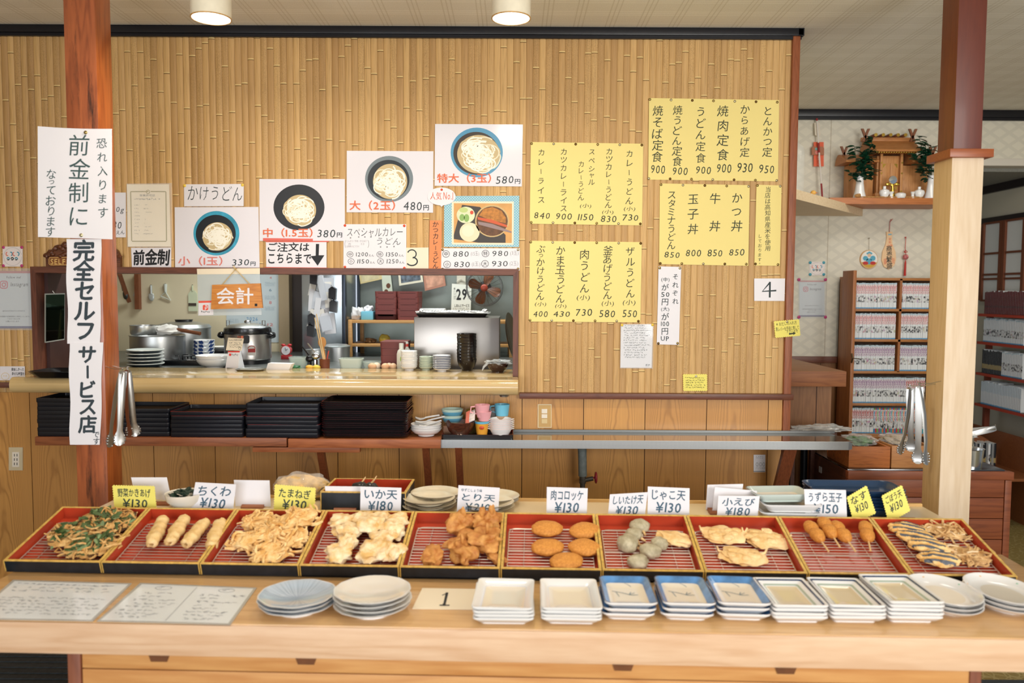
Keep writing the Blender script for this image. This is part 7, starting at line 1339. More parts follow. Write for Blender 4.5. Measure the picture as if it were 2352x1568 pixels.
# hanging pictures, daily calendar, fan
SWP = Pl((0, YB - .02, 0), (0, -1, 0))
def picture(quad, lab, frame, img, tilt=0):
    o = sheet('hung_picture', quad, SWP, frame, lab, 'picture', off=.02, th=.012); c = [sum(q_[i] for q_ in quad) / 4 for i in (0, 1)]; k = Ink(); k.poly([(c[0] + (x - c[0]) * .82, c[1] + (y - c[1]) * .82) for x, y in quad]); k.build('print', img, o, SWP.at(.0206)); return o
picture([(822, 612), (872, 606), (877, 641), (828, 652)], 'pale framed picture at the upper left of the kitchen steel wall', M((206, 190, 140), .5, name='straw_frame'), M((196, 186, 150), .5, var=.3, vs=14, name='photo_beige')); picture([(912, 598), (966, 596), (972, 647), (917, 656)], 'white-framed group photograph on the kitchen steel wall', M((214, 210, 190), .5, name='ivory_frame'), M((92, 104, 116), .5, var=.6, vs=40, name='photo_group')); picture([(970, 612), (1016, 600), (1024, 656), (976, 668)], 'tilted pinkish-brown photograph right of the group photograph', M((170, 120, 100), .5, name='rose_frame'), M((186, 140, 118), .5, var=.4, vs=20, name='photo_rose'))
o = sheet('hung_card', [(874, 608), (895, 610), (903, 680), (880, 681)], SWP, M((196, 204, 188), .5, name='pale_card'), 'narrow pale card with two dark round prints on the steel wall', 'card', off=.01); k = Ink(); k.poly(el(892, 656, 5, 6, 16)); k.poly(el(887, 669, 4.5, 5, 16)); k.build('print', M((96, 60, 40), .5, name='brown_print'), o, SWP.at(.0106))
DP = Pl((0, YB - .10, 0), (0, -1, 0)); o = sheet('daily_calendar', [(1038, 651), (1083, 655), (1081, 716), (1036, 715)], DP, M((214, 218, 210), .6, name='calendar_white'), 'white tear-off calendar with a big 29 beside the fan', 'calendar', off=0, th=.02); k = Ink(); k.h('29', 1048, 663, 1072, 689, .03, 0); k.h('しまんとサービス', 1044, 698, 1078, 705, .02, 0); k.h('金', 1042, 660, 1046, 665); k.scribble(1042, 667, 1047, 690, 3, 4, 0); k.scribble(1074, 667, 1080, 690, 3, 5, 0); k.scribble(1040, 707, 1079, 714, 3.2, 6, .1); k.build('lettering', INKB, o, DP.at(.0006)); b = MB(); c = PY(1059, 640, YB - .08); b.tube([c + Vector((-.03, 0, -.02)), c, c + Vector((.03, 0, -.02))], .004, 6); b.bx(c.x - .03, c.x + .03, c.y + .01, c.y + .07, c.z - .06, c.z + .05); b.build('hanger', M((190, 186, 172), .5, name='hanger_board'), o, o.location)
fc = PY(1113, 661, YB - .3); root = thing('wall_fan', 'dark wall fan with brown blades in the kitchen', 'fan', fc); FRr = 42 * (YB - .3) / FPX; CG = M((92, 92, 88), .35, .7, name='fan_wire'); b = MB()
for rr in (1, .93): b.tube([(FRr * rr * math.cos(a * math.pi / 20), -.04 * (rr < 1) , FRr * rr * math.sin(a * math.pi / 20)) for a in range(40)], .003, 5, closed=True)
for a in range(24): an = a * math.pi / 12; b.tube([(.02 * math.cos(an), -.06, .02 * math.sin(an)), (FRr * .6 * math.cos(an), -.06, FRr * .6 * math.sin(an)), (FRr * math.cos(an), 0, FRr * math.sin(an))], .0012, 4)
b.build('guard', CG, root)
for a in range(4): X = Matrix.Rotation(a * math.pi / 2 + .35, 4, 'Y'); b = MB(); b.loft([[Vector((s_ , -.01 + .012 * c_, w_ * c_)) for c_ in (-1, -.5, 0, .5, 1)] + [Vector((s_, -.006 + .012 * c_, w_ * c_)) for c_ in (1, .5, 0, -.5, -1)] for s_, w_ in ((.018, .012), (FRr * .35, .024), (FRr * .7, .034), (FRr * .86, .026), (FRr * .92, .008))], X=X); b.build('blade', M((118, 74, 50), .35, alpha=.9, name='amber_blade'), root)
b = MB(); b.blob((0, -.06, 0), (.024, .01, .024), 1, 0, 1, 3); b.build('hub_badge', M((150, 62, 44), .4, name='red_badge'), root); b = MB(); b.tube([(0, .0, 0), (0, .1, 0)], .045, 16); b.tube([(0, .1, 0), (0, .29, -.01)], .03, 8); b.build('motor', M((46, 48, 50), .4, name='motor_grey'), root)
# steel box with tray and cloth
sy = yb_ + .06; sx0, sx1 = PY(951, 790, sy).x, PY(1147, 790, sy).x; zt1 = PY(1050, 729, sy).z; b = MB(); b.bx(sx0, sx1, sy, sy + .36, ZB, zt1, 0, .003); o = b.build('steel_cabinet', M((158, 152, 146), .3, .95, var=.06, vs=3, name='satin_steel'), origin=((sx0 + sx1) / 2, sy + .18, ZB)); tag(o, 'brushed steel cabinet standing at the hatch behind the bowls', 'cabinet')
c = Vector((PY(1040, 725, sy + .1).x, sy + .12, zt1)); b = MB(); b.loft([rrect(.36, .2, .01, 0), rrect(.392, .22, .012, .022), rrect(.386, .214, .012, .022), rrect(.352, .19, .01, .004)]); o = b.build('black_tray', BLACKL); o.location = c; tag(o, 'shallow black tray on top of the steel cabinet', 'tray')
CLO = NT('dotted_cloth'); t = CLO; tc = t.n('ShaderNodeTexCoord').outputs['Object']; v = t.n('ShaderNodeTexVoronoi', i_Vector=tc, i_Scale=60.0, i_Randomness=.2).outputs[0]; t.set(Base_Color=t.mix(t.math('LESS_THAN', v, .28), (226, 224, 220), (50, 54, 70)), Roughness=.85); b = MB(); b.blob((0, 0, .026), (.19, .09, .012), 31, .25, 3, 4, flat=.011); b.blob((.175, 0, .035), (.014, .04, .012), 3, .3, 2, 3); b.blob((-.175, 0, .032), (.012, .04, .01), 4, .3, 2, 3); o = b.build('cloth', CLO.mat); o.location = c + Vector((0, 0, -.002)); tag(o, 'folded white dotted cloth lying in the black tray', 'cloth')
b = MB(); n = 16; b.lathe([(0, 0), (.13, .004), (.15, .012), (.155, .016), (.15, .016), (.13, .009), (0, .005)], 40, X=Matrix.Translation((PY(1150, 830, sy + .06).x - .02, sy + .12 + .26, ZB + .15)) @ Matrix.Translation((.075, 0, 0)) @ Matrix.Rotation(1.35, 4, 'Y') @ Matrix.Rotation(.2, 4, 'X')); o = b.build('pan_lid', M((182, 150, 116), .2, .9, name='copper_lid'), origin=(PY(1150, 830, sy + .06).x, sy + .3, ZB)); tag(o, 'large round pan lid leaning beside the steel cabinet', 'lid')
# bowls and bottles on the counter end
TP = lambda px, py: top(px, py)
sm = bowl('small_dish', CHINA, .044, .022, .024); stack(sm, 11, Vector((PY(940, 850, yb_ - .05).x, yb_ - .055, ZC)), .0079, 0, 'small white dish in the tall white pile', 'dish', 'small white dishes', .001, 90)
sg_ = bowl('small_dish', M((188, 200, 182), .2, coat=.3, name='celadon_dish'), .037, .02, .022); stack(sg_, 7, Vector((PY(979, 850, yb_ - .04).x, yb_ - .045, ZC)), .0085, 0, 'small pale green dish in the low green pile', 'dish', 'small green dishes', .001, 91)
sb = bowl('small_dish', [CHINA, DARKBLUE], .0475, .021, .024, .003, [0, 0, 0, 0, 0, 0, 1, 0, 0, 0, 0, 0]); b = MB(); [b.blob((.027 * math.cos(a), .027 * math.sin(a), .0125), (.009, .009, .002), 1, 0, 1, 2) for a in (.6, 1.85, 3.1, 4.4, 5.6)]; b.build('blue_spots', DARKBLUE, sb); stack(sb, 8, Vector((PY(1015, 858, yb_ - .1).x, yb_ - .105, ZC)), .0088, 0, 'small white dish with indigo lines in the blue-lined pile', 'dish', 'small blue-lined dishes', .001, 92)
LQ = M((22, 16, 16), .2, coat=.3, name='dark_lacquer_bowl'); kb2 = bowl('soup_bowl', LQ, .052, .062, .026, .003); stack(kb2, 9, Vector((PY(1072, 855, yb_ - .06).x, yb_ - .065, ZC)), .0165, 0, 'black lacquer soup bowl in the tall black pile', 'bowl', 'black soup bowls', .0012, 93)
o = bowl('sauce_bowl', M((62, 42, 36), .22, coat=.4, name='brown_glaze'), .056, .048, .03); o.location = Vector((PY(1143, 862, yb_ - .15).x, yb_ - .15, ZC)); tag(o, 'brown sauce bowl under crumpled wrap at the counter\'s right end', 'bowl'); b = MB(); b.blob((0, 0, .05), (.06, .058, .014), 12, .4, 3, 4, amp2=.15, f2=7); b.tube([(-.05, -.02, .048), (-.07, -.03, .03), (-.078, -.035, .012)], [.008, .006, .003], 5); b.build('cling_film', M((238, 242, 242), .08, alpha=.3, spec=.9, name='cling_film'), o)
for i, (px, dy, h, lab) in enumerate(((922, .06, .145, 'white squeeze bottle with a green leaf mark behind the white dishes'), (933, .12, .15, 'white squeeze bottle with a red-banded cap behind the leaf-marked one'))):
    o = lth('squeeze_bottle', [(0, 0), (.024, 0), (.025, .004), (.025, h * .6), (.02, h * .72), (.0125, h * .78), (.0125, h * .98), (.011, h), (0, h)], M((224, 226, 214), .35, name='bottle_white'), Vector((PY(px, 845, yb_ + dy).x, yb_ + dy, ZB)), lab, 'bottle', 24)
    b = MB(); (b.blob((.004, -.025, h * .42), (.008, .003, .018), 2, .1, 1, 2) if i == 0 else b.lathe([(.0129, h * .82), (.0129, h * .92)], 20, cap=False)); b.build('leaf_mark' if i == 0 else 'red_band', M((150, 190, 60) if i == 0 else (216, 70, 56), .5, name='mark'), o)
# ================================================================== BACK ROOM ON THE RIGHT
TBW = wood('worn_table_wood', (150, 104, 66), (120, 78, 46), 'x', 1.2, .5, .4); TBE = wood('table_edge_wood', (158, 98, 54), (124, 70, 38), 'x', 1.2, .5, .4)
root = thing('side_counter', 'thick brown wooden counter top behind the end post, panelled below', 'counter', (1.56, 4.5, 0)); L0 = root.location; zt_ = PY(1900, 852, 4.12).z; xr_ = PY(1942, 860, 4.12).x
b = MB(); b.bx(XR + .025, xr_, 4.12, 5.12, zt_ - .078, zt_, 0, .003); b.build('top', TBW, root, L0); b = MB(); b.bx(XR + .025, xr_ + .002, 4.112, 4.121, zt_ - .08, zt_ - .001, 0, .002); b.build('front_edge', TBE, root, L0)
b = MB(); b.bx(XR + .025, xr_ - .03, 4.22, 5.1, 0, zt_ - .078); x = XR + .1
while x < xr_: b.bx(x, x + .004, 4.218, 4.221, 0, zt_ - .08, 1); x += .16
b.build('panel', [WPAN, DARKW], root, L0)
# ---- corner shelf and shrine shelf
PINE2 = wood('pale_shelf_wood', (226, 206, 172), (208, 178, 136), 'x', 1.4, .5, .3); SHW = wood('shrine_shelf_wood', (190, 118, 62), (158, 90, 44), 'x', 1.6, .45, .4)
p0, p1 = PY(1832, 452, 4.45), PY(1983, 478, YB - .01); zs = PY(1983, 478, YB).z
b = MB(); b.prism([(XR + .022, 4.30, zs - .055), (XR + .022, YB - .002, zs - .055), (p1.x, YB - .002, zs - .055)], (0, 0, .055)); o = b.build('corner_shelf', PINE2, origin=(XR + .2, YB - .3, zs - .055), smooth=0); tag(o, 'pale triangular corner shelf high behind the end post', 'shelf')
YK = YB - .30; ZK = PY(2000, 454, YK).z; kx0, kx1 = PY(1906, 460, YK).x, PY(2190, 460, YK).x
b = MB(); b.bx(kx0, kx1, YK, YB - .002, ZK - .042, ZK, 0, .002); o = b.build('shrine_shelf', SHW, origin=((kx0 + kx1) / 2, YK + .15, ZK)); tag(o, 'orange-brown wall shelf carrying a miniature wooden shrine', 'shelf')
kk = lambda px, py, dy=0.0: PY(px, py, YK + dy); s = (YK + .12) / FPX
# shrine
HW = wood('shrine_wood', (206, 150, 92), (178, 116, 62), 'z', 3, .45, .4); HWX = wood('shrine_roof_wood', (196, 134, 78), (160, 100, 52), 'x', 3, .45, .4); GO = M((214, 178, 84), .25, .9, name='gilt_brass'); HD = wood('shrine_dark_wood', (140, 84, 50), (108, 60, 34), 'x', 3, .5, .3)
xc = kk(2046, 400, .15).x; root = thing('miniature_shrine', 'miniature wooden shrine with gilt fittings on the wall shelf', 'shrine', (xc, YK + .17, ZK)); bx_ = lambda b, x0, x1, y0, y1, z0, z1: b.bx(x0, x1, y0, y1, z0, z1, 0, .0015)
b = MB(); bx_(b, -.12, .12, -.05, .09, 0, .02); bx_(b, -.1, .1, -.02, .09, .02, .05); bx_(b, -.085, .085, .0, .09, .05, .30); bx_(b, -.27, -.10, .02, .09, 0, .24); bx_(b, .10, .27, .02, .09, 0, .24); b.build('shrine_body', HW, root)
for sg in (-1, 1): b = MB(); bx_(b, sg * .029 - .026, sg * .029 + .026, -.006, .001, .07, .25); d = b.build('door', HW, root); b = MB(); [b.prism([(sg * .05, -.0075, z), (sg * .05 - sg * .024, -.0075, z), (sg * .05, -.0075, z - .03 * f)], (0, .001, 0)) for z, f in ((.246, 1), (.075, -1))]; b.build('gilt_corner', GO, d, smooth=0)
for sg in (-1, 1): b = MB(); bx_(b, sg * .068 - .008, sg * .068 + .008, -.03, -.014, .02, .31); b.build('pillar', HW, root); b = MB(); [b.tube([(sg * .068, -.031, z), (sg * .068, -.034, z)], .006, 10) for z in (.06, .18, .25)]; b.build('gilt_stud', GO, root)
def roof(par, cx, w_, z, d, mat): b = MB(); b.prism([(cx - w_, -.09, z), (cx - w_, -.085, z + .014), (cx - w_ * .92, .05, z + d), (cx - w_ * .92, .08, z + d), (cx - w_ * .92, .11, z + d * .6), (cx - w_, .1, z)], (2 * w_, 0, 0)); return b.build('roof', mat, par, smooth=0)
roof(root, 0, .165, .315, .10, HWX); roof(root, -.22, .11, .245, .07, HWX); roof(root, .22, .11, .245, .07, HWX)
b = MB(); bx_(b, -.175, .175, .035, .065, .405, .43); b.build('ridge_beam', HWX, root)
for i in range(5): b = MB(); x = -.10 + .05 * i; b.tube([(x, .0, .44), (x, .1, .44)], .011, 12); l = b.build('ridge_log', HD, root); b = MB(); b.tube([(x, -.003, .44), (x, .001, .44)], .0115, 12); b.build('gilt_end', GO, l)
for (cx, z, sc) in ((-.16, .40, 1), (-.30, .29, .9), (.16, .40, 1), (.30, .29, .9)):
    for sg in (-1, 1): b = MB(); b.prism([(cx - sg * .02 * sc, .02, z), (cx - sg * .005 * sc, .02, z), (cx + sg * .03 * sc, .02, z + .085 * sc), (cx + sg * .014 * sc, .02, z + .085 * sc)], (0, .012, 0)); b.build('crossed_finial', HD, root, smooth=0)
b = MB(); [b.tube([(-.13 + .0165 * i, -.088, .309), (-.13 + .0165 * i, -.07, .309)], .0045, 8) for i in range(17)]; stuff(b.build('rafter_end', GO, root))
b = MB(); [bx_(b, -.05, .05, -.10 + .018 * i, -.05, .004, .018 + .012 * i) for i in range(3)]; b.build('steps', HW, root)
MIRS = M((232, 236, 240), .05, 1.0, name='mirror_silver'); c = kk(2051, 413, .06); root = thing('shrine_mirror', 'round silver shrine mirror on a small cloud stand', 'mirror', (c.x, YK + .06, ZK)); h = c.z - ZK; b = MB(); b.lathe([(0, -.004), (.027, -.004), (.0275, 0), (.026, .003), (0, .004)], 30, X=Matrix.Translation((0, 0, h)) @ Matrix.Rotation(math.pi / 2, 4, 'X')); b.build('mirror_disc', MIRS, root); b = MB(); [b.blob((x, .004, h - .028 + z), (.018, .008, .012), i, .15, 2, 2) for i, (x, z) in enumerate(((-.03, 0), (0, -.006), (.03, 0)))]; b.tube([(0, .004, h - .035), (0, .004, 0)], [.008, .022], 10); b.build('cloud_stand', GO, root)
# shrine vessels
WCH = CHINA
def vessel(px, r_, h_, kind, lab, dy=.03):
    c = kk(px, 450, dy); prof = {'jar': [(0, 0), (r_ * .6, 0), (r_ * .62, .004), (r_, h_ * .45), (r_ * .9, h_ * .66), (r_ * .28, h_ * .8), (r_ * .3, h_), (r_ * .2, h_), (0, h_ * .97)], 'cup': [(0, 0), (r_ * .9, 0), (r_ * .6, h_ * .4), (r_ * .6, h_ * .6), (r_, h_), (r_ * .9, h_), (0, h_ * .8)], 'dish': [(0, 0), (r_ * .8, 0), (r_, h_ * .45), (r_ * .95, h_ * .8), (r_ * .6, h_), (0, h_)]}[kind]; lth('offering_' + kind, prof, WCH, Vector((c.x, YK + dy, ZK)), lab, 'jar' if kind == 'jar' else kind, 28)
vessel(2031, .033, .078, 'jar', 'left round white offering jar in front of the shrine'); vessel(2047, .016, .042, 'cup', 'left small white offering cup beside the left jar', .02); vessel(2068, .034, .036, 'dish', 'low white offering dish in front of the shrine steps', .02); vessel(2096, .015, .042, 'cup', 'right small white offering cup beside the right jar', .02); vessel(2111, .033, .076, 'jar', 'right round white offering jar near the pale post')
OFU = M((228, 214, 188), .6, name='talisman_wood')
def talisman(x0, x1, y0, y1, lean, txt, lab, dy):
    pl = Pl((0, YK + dy, 0), (0, -1, .12)); o = sheet('talisman', [(x0 + lean, y0), (x1 + lean, y0 - 2), (x1, y1), (x0, y1)], pl, OFU, lab, 'talisman', off=0, th=.006); k = Ink(); k.v(txt, (x0 + x1) / 2 + lean, y0 + 4, y1 - 3, (x1 - x0) * .75, 0, xb=(x0 + x1) / 2); k.build('lettering', INKB, o, pl.at(.0008)); k = Ink(); ym = y0 + (y1 - y0) * .05; k.stroke([(x0 + lean, ym), (x1 + lean, ym - 1)], 1.6); k.build('red_cord', M((176, 40, 44), .5, name='red_cord'), o, pl.at(.0016))
talisman(1997, 2018, 398, 452, -6, '諸大願幸福守', 'wooden talisman with brush writing left of the shrine mirror, nearer front', .07); talisman(1990, 2004, 404, 451, -5, '金刀', 'half-hidden wooden talisman between the white vase and its neighbour', .09); talisman(2089, 2115, 366, 446, -8, '祈祷御守', 'tall wooden talisman right of the shrine mirror', .09)
# sakaki branches
LEAF = M((20, 62, 42), .3, var=.4, vs=30, coat=.2, name='sakaki_leaf'); VAS = CHINA
def sakaki(px, pvy, lab, lab2, spots, dy, seed):
    c = kk(px, 450, dy); c.z = ZK; o = lth('vase', [(0, 0), (.04, 0), (.042, .004), (.03, .05), (.024, .1), (.022, .14), (.026, .152), (.022, .152), (.018, .14), (.02, .02), (0, .02)], VAS, Vector((c.x, YK + dy, ZK)), lab, 'vase'); r = random.Random(seed)
    root = thing('sakaki_branch', lab2, 'plant', (c.x, YK + dy, ZK + .022)); L0 = root.location; st = MB(); lf = MB()
    for (x, y, n) in spots:
        tipp = kk(x, y, dy - .03 + r.uniform(-.03, .03)) - L0; st.tube([(0, 0, 0), (0, 0, .12), tipp * .6 + Vector((0, 0, .03)), tipp], [.003, .003, .002, .0012], 5)
        for q in range(int(n * 1.6)):
            u = .4 + .62 * q / (n * 1.6); base = tipp * u + Vector((0, 0, .05 * (1 - u))); a = r.uniform(0, 6.28); d = Vector((math.cos(a), .7 * math.sin(a), r.uniform(-.3, .6))).normalized(); up = d.cross(Vector((-d.y, d.x, .3))).normalized(); sd = d.cross(up); L = r.uniform(.04, .062)
            rings = [[base + d * (L * t_) + sd * (w_ * L * e) + up * (.006 * abs(e) - .01 * t_ * t_) for e in (-1, -.4, .4, 1)] for t_, w_ in ((0, .02), (.2, .22), (.5, .32), (.8, .2), (1, .01))]
            vs_ = [p for g_ in rings for p in g_]; lf.add(vs_, [(4 * i + j, 4 * i + j + 1, 4 * i + j + 5, 4 * i + j + 4) for i in range(4) for j in range(3)])
    st.build('stem', M((60, 70, 40), .6, name='green_stem'), root); lf.build('foliage', LEAF, root, recalc=False)
sakaki(1974, 405, 'white porcelain vase at the left end of the shrine shelf', 'dark green sakaki branch in the left white vase', ((2005, 318, 24), (1962, 335, 14), (1995, 350, 22), (1950, 395, 9), (2008, 390, 12), (1985, 375, 16)), .05, 3)
sakaki(2138, 405, 'white porcelain vase half hidden by the pale post', 'dark green sakaki branch in the right-hand vase, beside the post', ((2110, 312, 16), (2125, 330, 14), (2100, 355, 12), (2118, 385, 10), (2140, 340, 12)), .05, 5)
b = MB(); pts = [kk(1972 + 150 * i / 20, 457 - 2 * math.sin(i), -.0) + Vector((0, .012, .0)) for i in range(21)]
for p in pts: p.z = ZK + .006
b.tube(pts, .005, 6); b.blob(pts[0] + Vector((-.0, 0, .008)), (.022, .012, .014), 5, .3, 3, 2); o = b.build('straw_rope', M((176, 130, 76), .8, var=.3, vs=80, name='straw'), origin=pts[10]); tag(o, 'thin twisted straw rope lying along the shrine shelf\'s front edge', 'rope')
# things on the corner shelf: dome, chick, box, arrow
zc_ = zs; cs = lambda px, Y: Vector((PY(px, 450, Y).x, Y, zc_))
gd = Vector((PY(1827, 440, 5.0).x, 5.0, zc_)); root = thing('glass_dome', 'glass dome on a turned wooden base on the corner shelf', 'dome', gd); b = MB(); b.lathe([(.05, .03), (.05, .27), (.043, .31), (.02, .335), (0, .338)], 28, cap=False); b.build('glass_cover', CLEAR, root); b = MB(); b.lathe([(0, 0), (.065, 0), (.066, .01), (.055, .02), (.05, .03), (0, .03)], 28); b.build('base', M((176, 132, 66), .35, .4, name='turned_base'), root)
b = MB(); b.blob((0, 0, .028), (.032, .022, .028), 3, .08, 1.5, 3); b.blob((.012, -.004, .058), (.018, .016, .016), 4, .03, 1, 2); o = b.build('chick_figurine', M((240, 186, 92), .45, name='chick_orange')); o.location = cs(1863, 5.2); tag(o, 'small orange bird figurine on the corner shelf', 'figurine'); b = MB(); b.blob((.032, -.006, .057), (.007, .004, .003), 1, 0, 1, 1); b.build('beak', M((224, 96, 50), .5, name='beak_red'), o)
b = MB(); b.bx(-.025, .025, -.02, .02, 0, .03, 0, .002); o = b.build('small_box', M((226, 226, 224), .4, name='white_card')); o.location = cs(1879, 5.3); tag(o, 'small white box beside the bird figurine', 'box')
a0, a1 = PY(1876, 272, YB - .03), PY(1889, 459, YB - .07); root = thing('ritual_arrow', 'white ritual arrow with red ends leaning on the pale wall', 'arrow', a1); L0 = root.location; b = MB(); b.tube([a0, a1], .0055, 8); b.build('shaft', M((226, 220, 212), .5, name='white_paint'), root, L0); b = MB(); b.tube([a1, a1 + (a0 - a1) * .2], .0062, 8); b.tube([a0, a0 + (a1 - a0) * .03], .0065, 8); b.tube([a0 + (a1 - a0) * .3, a0 + (a1 - a0) * .42], .0065, 8); b.build('red_end', M((150, 34, 40), .45, name='red_paint'), root, L0)
b = MB(); f_ = [a0 + (a1 - a0) * u + Vector((dx, .006, 0)) for u, dx in ((.05, .0), (.05, .018), (.2, .022), (.22, 0), (.2, -.018), (.05, -.016))]; b.prism(f_, (0, .003, 0)); b.build('feather', M((224, 214, 196), .7, name='feather'), root, L0, smooth=0)
AWP = Pl((0, YB - .022, 0), (0, -1, 0)); o = sheet('talisman_strip', (1869, 326, 1892, 382), AWP, M((226, 96, 56), .5, name='vermilion_paper'), 'orange paper strip with writing hung behind the ritual arrow', 'talisman', off=.0, th=.002); k = Ink(); k.v('おみくじ', 1881, 358, 380, 8, 0); k.build('lettering', WHITE, o, AWP.at(.0006)); b = MB(); g_ = AWP.at(.004); b.prism([g_(*q_) for q_ in ((1864, 339), (1867, 336), (1889, 337), (1892, 340), (1892, 356), (1864, 356))][::-1], (0, -.006, 0)); b.build('votive_tablet', M((170, 106, 72), .5, name='tablet_wood'), o, o.location, smooth=0); k = Ink(); k.poly(el(1877, 350, 5, 4.5, 16)); k.build('tablet_print', M((214, 120, 110), .5, name='tablet_print'), o, AWP.at(.0105)); k = Ink(); k.poly([(1872, 340), (1877, 339), (1878, 344), (1873, 345)]); k.build('teal_print', M((100, 170, 170), .5, name='teal_print'), o, AWP.at(.0105))
# hanging charms
HPl = Pl((0, YB - .006, 0), (0, -1, 0))
o = sheet('round_plaque', el(1996, 595.5, 20.5, 21.5, 40), HPl, M((206, 160, 104), .5, name='plaque_edge'), 'round painted good-luck plaque hanging above the bookcase', 'plaque', off=.004, th=.01); P5 = HPl.at(.0046)
def pl_(nm, col, off, *polys): k = Ink(); [k.poly(p) for p in polys]; k.build(nm, M(col, .45, name='plaque_paint'), o, HPl.at(off))
pl_('white_ground', (236, 234, 226), .0046, el(1996.5, 595.5, 19, 20, 36)); pl_('gold_ground', (206, 164, 62), .005, el(1996.5, 595.5, 18.6, 19.6, 24, 20, 168)); pl_('blue_robe', (88, 168, 196), .0054, el(1988, 593, 6, 5.5, 20), el(2005, 593, 6, 6, 20), el(1996, 600, 7, 7, 20), [(1990, 581), (1997, 577), (2004, 581), (2003, 584), (1991, 584)]); pl_('face', (226, 190, 160), .0058, el(1997, 586, 4.2, 4.2, 16)); pl_('red_trousers', (190, 50, 46), .0058, el(1988, 604, 6.5, 4, 16), el(2005, 604, 6.5, 4, 16)); b = MB(); g_ = HPl.at(.003); b.tube([g_(1996, 575), g_(1996, 548)], .001, 4); b.tube([g_(1996, 548), g_(1996, 546)], .006, 6); b.build('string', M((150, 140, 120), .6, name='string'), o, o.location)
pts = [(2036, 532), (2050, 532), (2049, 545), (2050, 560), (2057, 578), (2058.5, 595), (2054, 610), (2042, 618.5), (2030, 612), (2025, 597), (2027, 578), (2034, 562), (2037, 546)]
o = sheet('rice_scoop_charm', pts, HPl, M((236, 200, 156), .5, name='charm_wood'), 'pale wooden rice-scoop charm with bold brush writing above the bookcase', 'charm', off=.004, th=.008); k = Ink(); k.v('商売繁盛', 2042.5, 564, 616, 15, .012); k.build('lettering', INKB, o, HPl.at(.0046)); k = Ink(); k.v('宮島', 2044, 545, 560, 6); k.h('必勝', 2038, 561, 2050, 566); k.v('|家内安全', 2052, 575, 608, 6); k.v('|招福開運', 2033, 578, 610, 6); k.build('red_lettering', M((222, 92, 58), .5, name='red_ink'), o, HPl.at(.0044)); k = Ink(); k.poly([(2040, 537), (2048, 536.5), (2048, 539.5), (2040, 540)]); k.build('blue_label', M((120, 184, 206), .5, name='label_blue'), o, HPl.at(.0046)); b = MB(); g_ = HPl.at(.006); b.tube([g_(2043, 533), g_(2044, 510), g_(2047, 503)], .002, 5); b.tube([g_(2044, 510), g_(2051, 502)], .0016, 5); b.build('red_cord', M((170, 50, 50), .5, name='cord_red'), o, o.location)
c = HPl.at(.02)(2080, 590); root = thing('tassel_charm', 'small ball charm with a long red tassel beside the pale post', 'charm', c); b = MB(); b.blob((0, 0, 0), (.019, .019, .019), 3, .04, 1, 3); b.build('ball', M((206, 120, 120), .4, var=.6, vs=70, name='flower_ball'), root); b = MB(); b.tube([(0, 0, .02), (0, .01, .06), (.003, .012, .135)], .002, 5); b.tube([(-.012, 0, .035), (0, 0, .045), (.012, 0, .035), (0, 0, .028), (-.012, 0, .035)], .003, 5); b.tube([(.003, .012, .135), (.003, .02, .136)], .005, 6); b.tube([(0, 0, -.02), (0, 0, -.04), (-.001, 0, -.13)], [.002, .006, .008], 8); b.build('tassel', M((190, 50, 44), .6, name='tassel_red'), root)
# ---- bookcase with volumes
YC = 5.32; BCW = wood('bookcase_wood', (176, 116, 58), (146, 90, 42), 'x', 1.2, .45, .4); BCZ = wood('bookcase_upright', (166, 104, 54), (134, 78, 38), 'z', 1.2, .45, .4)
cx0, cx1 = PY(1966, 640, YC).x, PY(2185, 640, YC).x; zr_ = [PY(2020, y, YC).z for y in (640, 711, 781, 854, 928, 998)]; root = thing('bookcase', 'brown wooden bookcase packed with white manga volumes behind the pale post', 'bookcase', ((cx0 + cx1) / 2, YC + .1, 0)); L0 = root.location
b = MB(); b.bx(cx0 - .02, cx0, YC, YB - .035, 0, zr_[0] + .015, 0, .002); b.bx(cx1, cx1 + .02, YC, YB - .035, 0, zr_[0] + .015, 0, .002); b.build('side_panel', BCZ, root, L0); b = MB(); b.bx(cx0 - .02, cx1 + .02, YB - .045, YB - .034, 0, zr_[0]); b.build('back_panel', M((84, 54, 32), .6, name='dark_back'), root, L0)
for i, z in enumerate(zr_): b = MB(); b.bx(cx0, cx1, YC, YB - .045, z - .011, z + .006, 0, .001); b.build('board', BCW, root, L0)
xm = PY(2069, 680, YC).x; b = MB(); b.bx(xm - .008, xm + .008, YC, YB - .045, zr_[3], zr_[0]); b.build('divider', BCZ, root, L0); b = MB(); b.bx(cx0, cx1, YC, YB - .045, 0, zr_[5] - .1); b.build('plinth', BCZ, root, L0)
b = MB(); dx = PY(1955, 700, YC - .15).x; b.bx(dx, dx + .022, YC - .17, YC - .004, .1, zr_[0] + .05, 0, .002); d_ = b.build('open_door', BCZ, root, L0); b = MB(); z = PY(1950, 822, YC - .17).z; b.tube([(dx + .004, YC - .175, z - .03), (dx + .004, YC - .19, z), (dx + .004, YC - .175, z + .03)], .005, 6); b.tube([(dx + .01, YC - .18, z), (dx + .05, YC - .19, z - .005)], .003, 6); b.build('latch', M((90, 72, 50), .4, .8, name='bronze_latch'), d_, L0)
ARTC = {}
